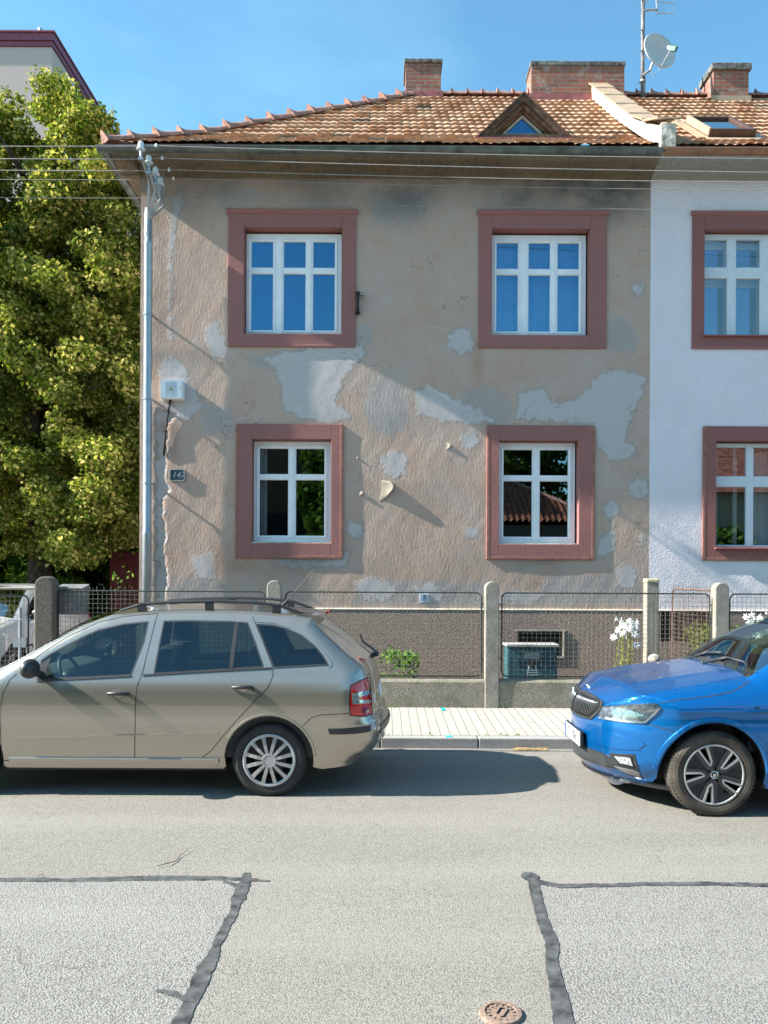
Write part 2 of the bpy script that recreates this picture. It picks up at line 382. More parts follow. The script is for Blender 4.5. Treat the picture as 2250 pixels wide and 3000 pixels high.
# ------------------------------------------------------------------ SETTING: ground, road, kerb, pavement
def jag_ribbon(pts, widths, z, jag=.012, step=.014):
    """flat strip along a line on the ground with an uneven edge"""
    P2 = [Vector(p) for p in pts]; L = []; 
    for i in range(len(P2) - 1):
        n = max(1, int((P2[i + 1] - P2[i]).length / step))
        for k in range(n): t = k / n; L.append((P2[i].lerp(P2[i + 1], t), widths[i] * (1 - t) + widths[i + 1] * t))
    L.append((P2[-1], widths[-1])); vs = []; ja = jb = 0
    for i, (p, w) in enumerate(L):
        d = (L[min(i + 1, len(L) - 1)][0] - L[max(i - 1, 0)][0]).normalized(); n = Vector((-d.y, d.x))
        ja = ja * .82 + random.uniform(-jag, jag) * .55; jb = jb * .82 + random.uniform(-jag, jag) * .55
        a = p + n * (w / 2 + ja); b = p - n * (w / 2 + jb); vs += [(a.x, a.y, z), (b.x, b.y, z)]
    return vs, [(2 * i, 2 * i + 1, 2 * i + 3, 2 * i + 2) for i in range(len(L) - 1)]
def sheet(name, x0, x1, y0, y1, z, mat, label, cat='ground', kind='structure', zf=None, n=1):
    m = MB()
    for j in range(n):
        ya = y0 + (y1 - y0) * j / n; yb = y0 + (y1 - y0) * (j + 1) / n
        f = zf or (lambda y: z)
        m.add([(x0, ya, f(ya)), (x1, ya, f(ya)), (x1, yb, f(yb)), (x0, yb, f(yb))], [(0, 1, 2, 3)])
    return struct(m.build(name, mat), label, cat, kind)
sheet('ground', -700, 700, -700, 1200, -.03, M_soil, 'bare earth ground reaching to the horizon')
sheet('road', -60, 60, -1.2, 8.07, 0, M_road, 'fine pale asphalt street surface between the kerbs', 'road')
sheet('garden_ground', -60, 60, 9.8, 40, .13, M_soil, 'dark garden soil behind the low fence wall')
def old_patches():
    m = MB()
    yA = 4.55; xl = P(690, 2580, yA).x
    l = [P(0, 2590, 0.1)]
    g = lambda px, py: (lambda Y: (P(px, py, Y).x, P(px, py, Y).y))(F * H / (py - Y0))
    L = [(-9, g(0, 2583)[1]), g(0, 2583), g(450, 2577), g(718, 2580), g(715, 2600), g(672, 2700), g(625, 2800), g(590, 2870), g(545, 2960), g(500, 3060), (g(400, 3300)), (-9, g(400, 3300)[1])]
    R = [(9, g(2250, 2590)[1]), g(2250, 2590), g(1900, 2588), g(1640, 2594), g(1575, 2583), g(1575, 2640), g(1597, 2720), g(1617, 2760), g(1618, 2830), g(1640, 2920), g(1655, 3010), g(1710, 3300), (9, g(1700, 3300)[1])]
    m = MB(); m.add([(x, y, .0018) for x, y in L], [tuple(range(len(L)))])
    m.add([(x, y, .0018) for x, y in R], [tuple(range(len(R)))])
    struct(m.build('road_patch', M_old), 'coarser pale old asphalt panels in the foreground', 'road')
    t = MB()
    def rib(px, ws, jag=.010):
        vs, fs = jag_ribbon([g(*p) for p in px], [w * .94 for w in ws], rib.z, jag * .8); t.add(vs, fs); rib.z += .0005
    rib.z = .0032
    rib([(-300, 2582), (0, 2583), (200, 2584), (450, 2577), (640, 2576), (790, 2583)], [.06, .065, .07, .075, .07, .02])
    rib([(725, 2560), (715, 2600), (672, 2700), (625, 2800), (590, 2870), (545, 2960), (500, 3060), (430, 3250)], [.03, .085, .055, .06, .085, .07, .075, .07])
    rib([(655, 2586), (700, 2600), (715, 2640)], [.02, .06, .02])
    rib([(455, 2908), (500, 2915), (545, 2935), (570, 2930)], [.02, .035, .02, .05], .014)
    rib([(1575, 2583), (1640, 2596), (1780, 2592), (1900, 2588), (2100, 2586), (2250, 2590), (4500, 2592)], [.075, .065, .05, .055, .055, .055, .055])
    rib([(1560, 2575), (1575, 2640), (1597, 2720), (1617, 2760), (1618, 2830), (1640, 2920), (1655, 3010), (1700, 3250)], [.07, .06, .065, .07, .065, .075, .085, .07], .006)
    c = g(1552, 2568); n = 22
    t.add([(c[0] + (.050 + random.uniform(-.004, .004)) * math.cos(2 * math.pi * k / n), c[1] + (.070 + random.uniform(-.004, .004)) * math.sin(2 * math.pi * k / n), .0068) for k in range(n)], [tuple(range(n))])
    struct(t.build('road_tar_seam', M_tar), 'dark bitumen seams sealing the joints round the asphalt panels', 'road')
    rc = MB(); rc.box(-40, 40, 7.98, 8.068, .001, .006); struct(rc.build('gutter_strip', M_old), 'narrow worn concrete strip along the foot of the kerb', 'road')
    return g
G = old_patches()
def pave_z(y): return .112 + (y - 8.2) * .028
km = MB(); x = -40.03
while x < 40: km.box(x + .003, x + .997, 8.07, 8.2, -.05, .112); x += 1.0
struct(km.build('kerb', M_kerb, bevel=.012), 'grey granite kerb stones along the pavement', 'kerb')
sheet('pavement', -40, 40, 8.2, 9.78, 0, M_paver, 'pale grey block paving of the pavement', 'pavement', zf=pave_z)
sheet('opposite_pavement', -40, 40, -3.2, -1.2, .1, M_paver, 'pale paving on the near side of the street', 'pavement')

# ------------------------------------------------------------------ HOUSES
YF = 11.9
XL, XM, XR = -3.68, 3.98, 11.6
ZC = 7.74
def fpx(px, py, Y=YF): return XZ(px, py, Y)
def sdf(px, pz, poly):
    poly = np.array(poly); n = len(poly); d = np.full(px.shape, 1e9); inside = np.zeros(px.shape, bool)
    for i in range(n):
        a = poly[i]; b = poly[(i + 1) % n]; e = b - a; w0 = px - a[0]; w1 = pz - a[1]
        t = np.clip((w0 * e[0] + w1 * e[1]) / (e @ e + 1e-12), 0, 1)
        d = np.minimum(d, np.hypot(w0 - t * e[0], w1 - t * e[1]))
        c = (a[1] > pz) != (b[1] > pz)
        inside ^= c & (px < (b[0] - a[0]) * (pz - a[1]) / ((b[1] - a[1]) + 1e-12) + a[0])
    return np.where(inside, d, -d)
def circ(px, py, r, n=12): return [(px + r * math.cos(2 * math.pi * k / n), py + r * math.sin(2 * math.pi * k / n)) for k in range(n)]
LIGHT = [[(760, 1055), (830, 1030), (960, 1015), (1040, 1000), (1075, 1030), (1010, 1110), (985, 1180), (1040, 1225), (960, 1240), (880, 1228), (830, 1200), (822, 1120), (800, 1075)],
 [(1218, 1148), (1260, 1130), (1330, 1165), (1400, 1195), (1450, 1235), (1380, 1245), (1290, 1235), (1225, 1215)],
 [(1510, 1200), (1520, 1155), (1545, 1140), (1590, 1138), (1620, 1180), (1680, 1172), (1725, 1130), (1760, 1090), (1790, 1078), (1860, 1088), (1892, 1105), (1885, 1150), (1850, 1220), (1835, 1290), (1870, 1330), (1800, 1348), (1750, 1310), (1735, 1248), (1640, 1238), (1510, 1225)],
 [(1308, 985), (1345, 957), (1382, 965), (1388, 1025), (1350, 1042), (1312, 1018)],
 [(604, 950), (630, 945), (660, 985), (672, 1050), (620, 1045), (600, 1000)],
 [(1112, 1345), (1150, 1322), (1195, 1340), (1190, 1392), (1130, 1400)],
 [(1045, 1705), (1090, 1692), (1140, 1705), (1165, 1735), (1120, 1760), (1060, 1755)], [(1215, 1725), (1260, 1705), (1300, 1730), (1290, 1765), (1230, 1765)], [(1465, 1738), (1520, 1728), (1590, 1745), (1560, 1772), (1470, 1770)],
 [(1778, 1555), (1800, 1535), (1800, 1612), (1762, 1640), (1748, 1625), (1755, 1590)],
 [(960, 1640), (1030, 1610), (1010, 1660), (860, 1665), (800, 1640)],
 circ(1377, 1290, 26), circ(1380, 1558, 20), circ(1873, 1432, 30), circ(1790, 1492, 26), circ(1835, 1690, 34), circ(1868, 850, 20), circ(1880, 1585, 12), circ(1042, 1552, 24), circ(1160, 1350, 30),
 [(560, 1640), (600, 1615), (640, 1625), (630, 1700), (570, 1690)], [(1750, 1290), (1830, 1290), (1860, 1340), (1790, 1350)],
 [(470, 1060), (510, 1045), (545, 1075), (575, 1150), (600, 1190), (555, 1225), (520, 1230), (470, 1190)],
 [(505, 580), (535, 560), (545, 600), (520, 640), (508, 720), (500, 880), (505, 1000), (492, 1000), (495, 700)]]
GREY = [[(1085, 1115), (1130, 1085), (1185, 1130), (1205, 1180), (1190, 1240), (1150, 1282), (1090, 1255), (1062, 1200)],
 [(1355, 1150), (1420, 1128), (1480, 1158), (1508, 1210), (1480, 1248), (1420, 1242), (1360, 1195)],
 [(1780, 940), (1830, 930), (1868, 980), (1860, 1032), (1800, 1032), (1778, 990)],
 [(600, 1185), (670, 1188), (692, 1240), (660, 1272), (600, 1262), (590, 1220)],
 [(1040, 960), (1080, 950), (1100, 980), (1075, 1030), (1040, 1045)],
 [(720, 1050), (900, 1020), (1060, 1035), (1040, 1060), (760, 1080)],
 [(1040, 1712), (1180, 1700), (1440, 1712), (1440, 1775), (1040, 1775)], [(1600, 1690), (1880, 1680), (1880, 1775), (1560, 1775)], [(490, 1700), (640, 1690), (700, 1775), (490, 1775)],
 [(1080, 560), (1250, 555), (1240, 640), (1100, 650)], [(620, 560), (700, 540), (800, 575), (640, 610)]]
RECESS = [(455, 1190), (520, 1215), (497, 1240), (492, 1290), (488, 1340), (486, 1400), (500, 1438), (482, 1460), (478, 1500), (488, 1560), (480, 1620), (494, 1680), (480, 1800), (455, 1800)]
def lines(a, b, step, extra):
    n = int(round((b - a) / step)); L = sorted([a + (b - a) * i / n for i in range(n + 1)])
    for e in extra:
        if a < e < b:
            k = min(range(len(L)), key=lambda i: abs(L[i] - e))
            if 0 < k < len(L) - 1: L[k] = e
    return np.array(sorted(set(L)))
def facade(name, x0, x1, z0, z1, openings, mat, parent, step=.022, detail=True):
    xs = lines(x0, x1, step, [v for o in openings for v in o[:2]]); zs = lines(z0, z1, step, [v for o in openings for v in o[2:]])
    X, Z = np.meshgrid(xs, zs); x, z = X.ravel(), Z.ravel()
    nx = len(xs)
    wob = .006 * np.sin(x * 2.1 + z * 1.3) + .004 * np.sin(x * 5.3 - z * 3.7 + 1) + .0025 * np.sin(z * 9 + x * 4) + .0015 * np.sin(x * 23 + 3 * np.sin(z * 6))
    wob = (wob - .0065) * .38
    att = {}
    if detail:
        att['patch_light'] = np.max([sdf(x, z, [fpx(*p) for p in q]) for q in LIGHT] , axis=0)
        rec = sdf(x, z, [fpx(*p) for p in RECESS]); rr = rec + .009 * np.sin(z * 23 + 2 * np.sin(z * 5)) + .007 * np.sin(z * 57 + 3 * np.sin(z * 11)) + .004 * np.sin(z * 131)
        att['patch_light'] = np.maximum(att['patch_light'], rr)
        att['patch_grey'] = np.max([sdf(x, z, [fpx(*p) for p in q]) for q in GREY], axis=0)
        wob = wob + np.clip(rr / .02, 0, 1) * .02
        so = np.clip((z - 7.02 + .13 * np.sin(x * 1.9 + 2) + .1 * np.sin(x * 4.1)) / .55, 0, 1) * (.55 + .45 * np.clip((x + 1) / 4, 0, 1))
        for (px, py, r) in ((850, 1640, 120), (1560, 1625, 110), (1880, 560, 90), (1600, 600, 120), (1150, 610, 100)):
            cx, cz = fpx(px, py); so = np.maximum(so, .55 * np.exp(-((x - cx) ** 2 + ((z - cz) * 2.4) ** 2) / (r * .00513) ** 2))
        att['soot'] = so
        ru = np.zeros_like(x)
        for (px, py, rx, rz) in ((640, 1640, 25, 70), (700, 1660, 60, 22), (512, 1300, 14, 60), (480, 1250, 25, 20), (1400, 1060, 18, 60)):
            cx, cz = fpx(px, py); ru = np.maximum(ru, .55 * np.exp(-((x - cx) / (rx * .00513)) ** 2 - ((z - cz) / (rz * .00513)) ** 2))
        att['rust'] = ru
    vs = np.stack([x, YF + wob, z], 1)
    fs = []
    xc = (xs[:-1] + xs[1:]) / 2; zc = (zs[:-1] + zs[1:]) / 2
    keep = np.ones((len(zc), len(xc)), bool)
    for o in openings: keep &= ~(((xc > o[0]) & (xc < o[1]))[None, :] & ((zc > o[2]) & (zc < o[3]))[:, None])
    jj, ii = np.nonzero(keep)
    a = jj * nx + ii; fs = np.stack([a, a + 1, a + nx + 1, a + nx], 1)
    off = parent_base(parent); me = bpy.data.meshes.new(name)
    me.from_pydata((vs - np.array(off)).tolist(), [], fs.tolist()); me.materials.append(mat)
    me.polygons.foreach_set('use_smooth', [True] * len(me.polygons))
    for k, v in att.items():
        at = me.attributes.new(k, 'FLOAT', 'POINT'); at.data.foreach_set('value', v.astype(np.float32))
    me.update(); o = bpy.data.objects.new(name, me); col.objects.link(o); o.parent = parent; return o
def surround(parent, ox, iz, px_in, name='window_surround', upper=False, mat=None):
    x0, x1, z0, z1 = ox; a0, a1, b0, b1 = px_in; m = MB(); ya, yb = YF - .028, YF + .2
    m.box(x0, a0, ya, yb, z0, z1); m.box(a1, x1, ya, yb, z0, z1); m.box(a0, a1, ya, yb, b1, z1); m.box(a0, a1, ya, yb, z0, b0)
    m.cur = 1; w = .045; y2 = ya - .003
    if not upper:
        m.box(x0, x0 + w, y2, ya + .01, z0, z1); m.box(x1 - w, x1, y2, ya + .01, z0, z1); m.box(x0 + w, x1 - w, y2, ya + .01, z0, z0 + w)
    else:
        m.prism([(ya + .01, z1 - .07), (ya - .012, z1 - .06), (ya - .03, z1 - .035), (ya - .035, z1 + .004), (ya + .01, z1 + .004)], x0 - .025, x1 + .025, 'yz')
        m.box(x0 + .002, x1 - .002, ya - .004, ya + .01, z0 - .002, z0 + .035)
    return m.build(name, [mat or M_surround, M_surround_edge if not upper else M_surround], parent, bevel=.006)
def window(parent, x0, x1, z0, z1, cols, rows, mat, gmat, Y, sash=True, name='window'):
    W, Hh = x1 - x0, z1 - z0; m = MB(); T = .055
    cx = [(x0 + a * W, x0 + b * W) for a, b in cols]; rz = [(z1 - b * Hh, z1 - a * Hh) for a, b in rows]
    e = [x0] + [v for c in cx for v in c] + [x1]
    for i in range(0, len(e), 2): m.box(e[i], e[i + 1], Y, Y + T, z0, z1)
    zz = sorted([v for r in rz for v in r]); ez = [z0] + zz + [z1]
    for c in cx:
        for i in range(0, len(ez), 2): m.box(c[0], c[1], Y, Y + T, ez[i], ez[i + 1])
    f = m.build(name, mat, parent, bevel=.004)
    s = MB(); g = MB(); w = .006
    for c in cx:
        for r in rz:
            if sash:
                s.box(c[0], c[0] + w, Y + .014, Y + T - .005, r[0], r[1]); s.box(c[1] - w, c[1], Y + .014, Y + T - .005, r[0], r[1])
                s.box(c[0] + w, c[1] - w, Y + .014, Y + T - .005, r[0], r[0] + w); s.box(c[0] + w, c[1] - w, Y + .014, Y + T - .005, r[1] - w, r[1])
            y = Y + .032; g.add([(c[0], y, r[0]), (c[1], y, r[0]), (c[1], y, r[1]), (c[0], y, r[1])], [(0, 1, 2, 3)])
    # outer sash outline steps, proud of the fixed frame
    for grp in ((0, 0), (1, len(cx) - 1)) if len(cx) == 3 else ((0, len(cx) - 1),):
        if mat is M_pvc:
            a, b = cx[grp[0]][0] - .03, cx[grp[1]][1] + .03; zl, zh = min(r[0] for r in rz) - .03, max(r[1] for r in rz) + .03
            for (xa, xb, za, zb) in ((a, a + .008, zl, zh), (b - .008, b, zl, zh), (a + .008, b - .008, zl, zl + .008), (a + .008, b - .008, zh - .008, zh)):
                s.box(xa, xb, Y - .012, Y + .01, za, zb)
            if grp[1] > grp[0]:
                mid = (cx[grp[1] - 1][1] + cx[grp[1]][0]) / 2; s.box(mid - .022, mid + .022, Y - .014, Y + .01, zl + .008, zh - .008)
    def sub(mm, nm, mt):
        o = mm.build(nm, mt, f, base=parent_base(parent)); o.location = (0, 0, 0); return o
    sub(s, 'sash', mat); sub(g, 'pane', gmat)
    return f, sub
def curtain(sub, x0, x1, z0, z1, y, fold=.1, amp=.02, taper=0, mat=None):
    m = MB(); n = max(8, int((x1 - x0) / fold * 8)); vs = []; nz = 6
    for j in range(nz + 1):
        t = j / nz
        for i in range(n + 1):
            u = i / n; vs.append((x0 + (x1 - x0) * u + taper * t * u, y + amp * math.sin(2 * math.pi * u * (x1 - x0) / fold + .6 * math.sin(3 * t)), z1 + (z0 - z1) * t))
    m.add(vs, [(j * (n + 1) + i, j * (n + 1) + i + 1, (j + 1) * (n + 1) + i + 1, (j + 1) * (n + 1) + i) for j in range(nz) for i in range(n)])
    sub(m, 'curtain', mat or M_curtain)

# roof profile: height above the eaves at inward distance d
EY, EZ = 11.36, 7.93
RD = 3.95
def rz_(d): return EZ + .68 * min(d, 1) + .82 * max(0, d - 1)
def roof_slope(xlo, xhi, parent, name='roof'):
    g = .262; rows = int(RD / g) + 1; g = RD / rows; tw = .27; dx = .0225
    x0, x1 = xlo(0), xhi(0); xs = np.arange(x0, x1 + dx / 2, dx); nx = len(xs)
    vs = []; fs = []; uvs = []
    for r in range(rows):
        for e, lift in ((0, .042), (1, .002)):
            d = (r + e) * g; z = rz_(d); sl = .68 if d < 1 else .82; nl = math.hypot(1, sl)
            lo, hi = xlo(d), xhi(d)
            jit = math.sin(r * 12.9) * .006
            for i, x in enumerate(xs):
                xx = min(max(x, lo), hi)
                wv = abs(math.sin(math.pi * (x / .135))) * .015
                tj = (math.sin(math.floor(x / tw) * 7.3 + r * 3.1) * .5) * .010 * (1 - e)
                h = lift + wv + tj
                vs.append((xx, EY + d - h * sl / nl - (.012 * math.sin(math.floor(x / tw) * 3.7 + r) if e == 0 else 0), z + h / nl))
                uvs.append((x / tw, r + .5))
    for r in range(rows * 2 - 1):
        for i in range(nx - 1):
            if xs[i + 1] < xlo((r + 1) // 2 * g) - dx or xs[i] > xhi((r + 1) // 2 * g) + dx: continue
            a = r * nx + i; fs.append((a, a + 1, a + nx + 1, a + nx))
    off = parent_base(parent); me = bpy.data.meshes.new(name)
    me.from_pydata([tuple(Vector(v) - off) for v in vs], [], fs); me.materials.append(M_tile)
    uv = me.uv_layers.new(name='UVMap'); li = np.zeros(len(me.loops), int); me.loops.foreach_get('vertex_index', li)
    # uv row from the lower vertex of each face so that one tile is one colour
    U = np.array(uvs, np.float32)[li]
    q = U.reshape(-1, 4, 2); q[:, :, 1] = q[:, :1, 1]; q[:, :, 0] = (q[:, :, 0].min(axis=1) + .01)[:, None]
    uv.data.foreach_set('uv', q.reshape(-1))
    me.update(); o = bpy.data.objects.new(name, me); col.objects.link(o); o.parent = parent; return o
def cap_run(m, p0, p1, spacing, r0=.085, peak=.10, up=(0, 0, 1)):
    p0, p1 = Vector(p0), Vector(p1); L = (p1 - p0).length; n = max(1, round(L / spacing)); t = (p1 - p0).normalized()
    w = t.cross(Vector(up)).normalized(); u = w.cross(t).normalized(); ns = 10; K = 8
    for i in range(n):
        a = p0 + t * (L * i / n); ln = L / n * 1.03; vs = []; jr = random.uniform(-.006, .006)
        for s in range(ns + 1):
            q = s / ns; rr = r0 + jr - .012 * q + .02 * math.exp(-q * 9); pk = peak * math.exp(-q * 5.5) * (1 if q > 0 else .97)
            for k in range(K + 1):
                an = math.pi * k / K; h = math.sin(an); vs.append(a + t * (ln * q) + w * (rr * math.cos(an)) + u * (rr * h + pk * h ** 6))
        fs = [(s * (K + 1) + k, s * (K + 1) + k + 1, (s + 1) * (K + 1) + k + 1, (s + 1) * (K + 1) + k) for s in range(ns) for k in range(K)]
        fs.append(tuple(range(K + 1))); m.add(vs, fs)
XH1, XH2 = .55, 7.41
hipk = (XH1 + 4.0) / RD
YB = EY + 2 * RD
def chimney(parent, x0, x1, y0, y1, z0, z1, capw=.05, caph=.09):
    fh = rz_(min(RD, max(0, y0 - EY))) + .12 - z0
    m = MB(); m.box(x0, x1, y0, y1, z0, z1); c = m.build('chimney', M_brick, parent)
    k = MB(); k.box(x0 - capw, x1 + capw, y0 - capw, y1 + capw, z1, z1 + caph); o = k.build('chimney_cap', M_chcap, c, base=parent_base(parent), bevel=.015)
    f = MB(); f.box(x0 - .04, x1 + .04, y0 - .03, y0 - .004, z0, z0 + fh); f.build('flashing', M_redmetal if x0 < 3 else M_tanmetal, c, base=parent_base(parent))
    return c

# ---- left house
H1 = thing('semi_detached_house', 'left half of the house with patched peeling brown plaster and white plastic windows', 'house', (0, YF, .1))
wu = ((710, 998), (1437, 1724)); wl = ((738, 968), (1460, 1692))
so_u = [(-2.364, -.446, 5.195, 7.248), (1.395, 3.319, 5.195, 7.248)]; in_u = [(-2.125, -.652, 5.39, 6.985), (1.60, 3.07, 5.39, 6.985)]
so_l = [(-2.236, -.622, 2.02, 4.035), (1.534, 3.154, 2.02, 4.035)]; in_l = [(-1.99, -.80, 2.25, 3.808), (1.718, 2.915, 2.25, 3.808)]
ops = [(a - .01, b + .01, c - .01, d + .01) for a, b, c, d in in_u + in_l]
facade('wall', XL, XM, 1.27, ZC + .02, ops, M_plaster, H1)
def shell(parent, x0, x1, mat, inner):
    m = MB(); m.add([(x0, YF + .006, .05), (x0, YB - .5, .05), (x0, YB - .5, 7.9), (x0, YF + .006, 7.9)], [(0, 1, 2, 3)])
    m.add([(x1, YF + .006, .05), (x1, YB - .5, .05), (x1, YB - .5, 7.9), (x1, YF + .006, 7.9)], [(0, 1, 2, 3)])
    m.add([(x0, YB - .5, .05), (x1, YB - .5, .05), (x1, YB - .5, 7.9), (x0, YB - .5, 7.9)], [(0, 1, 2, 3)])
    m.build('side_wall', mat, parent)
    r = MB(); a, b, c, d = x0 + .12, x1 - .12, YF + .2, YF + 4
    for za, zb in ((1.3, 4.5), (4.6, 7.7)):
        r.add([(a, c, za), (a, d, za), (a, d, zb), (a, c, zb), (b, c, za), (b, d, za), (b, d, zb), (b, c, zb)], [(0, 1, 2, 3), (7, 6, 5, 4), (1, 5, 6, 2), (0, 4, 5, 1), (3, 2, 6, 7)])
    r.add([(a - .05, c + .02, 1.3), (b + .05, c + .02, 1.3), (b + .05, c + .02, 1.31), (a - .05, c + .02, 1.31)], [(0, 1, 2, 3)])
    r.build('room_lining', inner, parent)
shell(H1, XL, XM - .02, M_white, M_dark)
pl = MB()
bx0, bz1 = XZ(1516, 1849, 11.84); bx1, bz0 = XZ(1649, 1924, 11.84)
py = YF - .055
for (a, b, c, d) in ((XL - .02, bx0, 0, 1.262), (bx1, XM, 0, 1.262), (bx0, bx1, bz1, 1.262), (bx0, bx1, 0, bz0)): pl.box(a, b, py, YF + .18, c, d)
pl.cur = 1; pl.prism([(py - .006, 1.258), (py - .006, 1.266), (YF + .03, 1.292), (YF + .03, 1.25)], XL - .025, XM - .002, 'yz')
pl.build('plinth', [M_plinth, M_ledge], H1)
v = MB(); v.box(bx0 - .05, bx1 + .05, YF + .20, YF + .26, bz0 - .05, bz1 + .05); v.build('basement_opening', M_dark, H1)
v = MB(); v.box(bx0 - .03, bx1 + .05, py - .012, py + .01, bz1, bz1 + .02); v.box(bx1, bx1 + .022, py - .02, py + .02, bz0 - .02, bz1); v.box(bx0, bx1, py - .02, py + .1, bz0 - .02, bz0 + .004); v.build('opening_trim', M_ledge, H1)
for i in range(2):
    surround(H1, so_u[i], None, in_u[i], upper=True); surround(H1, so_l[i], None, in_l[i])
CU = [(.047, .282), (.388, .624), (.697, .931)]; RU = [(.072, .330), (.386, .941)]
CL = [(.068, .448), (.54, .918)]; RL = [(.066, .325), (.377, .933)]
WY = YF + .135
f, sub = window(H1, -2.115, -.665, 5.395, 6.955, CU, RU, M_pvc, M_glass, WY)
f, sub = window(H1, 1.615, 3.045, 5.395, 6.955, CU, RU, M_pvc, M_glass, WY)
for a, b, tp in ((1.66, 2.08, -.0), (2.20, 2.62, -.05)): curtain(sub, a, b, 5.42, 6.93, WY + .16, .11, .018, tp)
curtain(sub, 2.62, 3.0, 5.42, 6.93, WY + .19, .2, .008)
f, sub = window(H1, -1.985, -.812, 2.262, 3.80, CL, RL, M_pvc, M_glass_low, WY); curtain(sub, -1.93, -1.80, 2.3, 3.76, WY + .14, .05, .012)
f, sub = window(H1, 1.725, 2.895, 2.262, 3.80, CL, RL, M_pvc, M_glass_low, WY)
for a, b in ((-1.99, -.80), (1.718, 2.915)):
    sl = MB(); sl.prism([(YF - .02, 2.235), (YF - .02, 2.262), (YF + .15, 2.275), (YF + .15, 2.235)], a, b, 'yz'); sl.build('window_sill', M_whitewash, H1)
def cornice(parent, x0, x1, mat, left=False):
    prof = [(YF + .02, ZC - .01), (YF - .03, ZC - .005), (YF - .05, ZC + .03), (YF - .16, ZC + .045), (YF - .19, ZC + .075), (YF - .36, ZC + .085), (YF - .42, ZC + .12), (YF - .46, ZC + .18), (YF + .02, ZC + .22)]
    m = MB(); m.prism(prof, x0, x1, 'yz')
    if left:
        k = [(XL - (YF - y) * .72, z - .003) for y, z in prof]; m.prism(k, YF - .4, YB - .5, 'xz')
    return m.build('cornice', mat, parent)
cornice(H1, XL - .3, XM, M_cornice, True)
r1 = roof_slope(lambda d: -4.0 + hipk * d, lambda d: 3.93, H1)
hp = lambda d, s=1: Vector((-4.0 + hipk * d, EY + d, rz_(d) + .03))
c = MB(); cap_run(c, hp(-.02), hp(1), .46, .085, .07); cap_run(c, hp(1), hp(RD), .46, .085, .07)
cap_run(c, (XH1 + .1, EY + RD, rz_(RD) + .03), (3.9, EY + RD, rz_(RD) + .03), .30, .085, .07)
c.build('ridge_tiles', M_ridge, r1, base=parent_base(H1), smooth=False)
c = MB(); Yr = EY + RD; ze, z1_, zr = EZ, rz_(1), rz_(RD)
c.add([(-4.0, EY, ze), (-4.0, YB, ze), (-4.0 + hipk, EY + 1, z1_), (-4.0 + hipk, YB - 1, z1_), (XH1, Yr, zr)], [(0, 1, 3, 2), (2, 3, 4)])
c.add([(-4.0, YB, ze), (3.93, YB, ze), (-4.0 + hipk, YB - 1, z1_), (3.93, YB - 1, z1_), (XH1, Yr, zr), (3.93, Yr, zr)], [(0, 1, 3, 2), (2, 3, 5, 4)])
c.build('roof_back', M_ridge, r1, base=parent_base(H1))
def gutter(parent, x0, x1, mat, left=False):
    m = MB(); yc, zc, r = EY - .06, EZ - .095, .068; K = 10
    def half(pts, side):
        vs = []
        for (p, s) in pts:
            for k in range(K + 1):
                a = math.pi + math.pi * k / K; vs.append(Vector(p) + Vector(s) * (r * math.cos(a)) + Vector((0, 0, r * math.sin(a) + .02)))
        m.add(vs, [(i * (K + 1) + k, i * (K + 1) + k + 1, (i + 1) * (K + 1) + k + 1, (i + 1) * (K + 1) + k) for i in range(len(pts) - 1) for k in range(K)])
    xs = np.linspace(x0, x1, 12)
    half([((xx, yc, zc + .004 * math.sin(xx * 1.7)), (0, 1, 0)) for xx in xs], 0)
    m.tube([(x0, yc - r, zc + .022), (x1, yc - r, zc + .022)], .009, 6)
    if left:
        half([((x0 + r, yc - .05, zc), (1, 0, 0)), ((x0 + r, YB, zc), (1, 0, 0))], 0); m.tube([(x0, yc, zc + .022), (x0, YB, zc + .022)], .009, 6)
    xx = x0 + .5
    while xx < x1 - .1:
        vs = []
        for k in range(K + 1):
            a = math.pi + math.pi * k / K
            for rr in (r + .002, r + .006):
                for dx_ in (-.012, .012): vs.append((xx + dx_, yc + rr * math.cos(a), zc + .02 + rr * math.sin(a)))
        fs = []
        for k in range(K):
            o = k * 4; fs += [(o + 2, o + 3, o + 7, o + 6), (o, o + 2, o + 6, o + 4), (o + 1, o + 3, o + 7, o + 5)]
        m.add(vs, fs); xx += .92
    return m.build('gutter', mat, parent)
gutter(H1, -4.12, 3.93, M_zinc, True)
so = MB(); so.add([(XL + .02, EY, ZC + .2), (-4.06, EY, ZC + .2), (-4.06, YB, ZC + .2), (XL + .02, YB, ZC + .2)], [(0, 1, 2, 3)])
so.add([(-4.06, EY - .02, ZC + .203), (3.95, EY - .02, ZC + .203), (3.95, YF + .1, ZC + .203), (-4.06, YF + .1, ZC + .203)], [(0, 1, 2, 3)])
so.build('soffit', M_wooddark, H1)
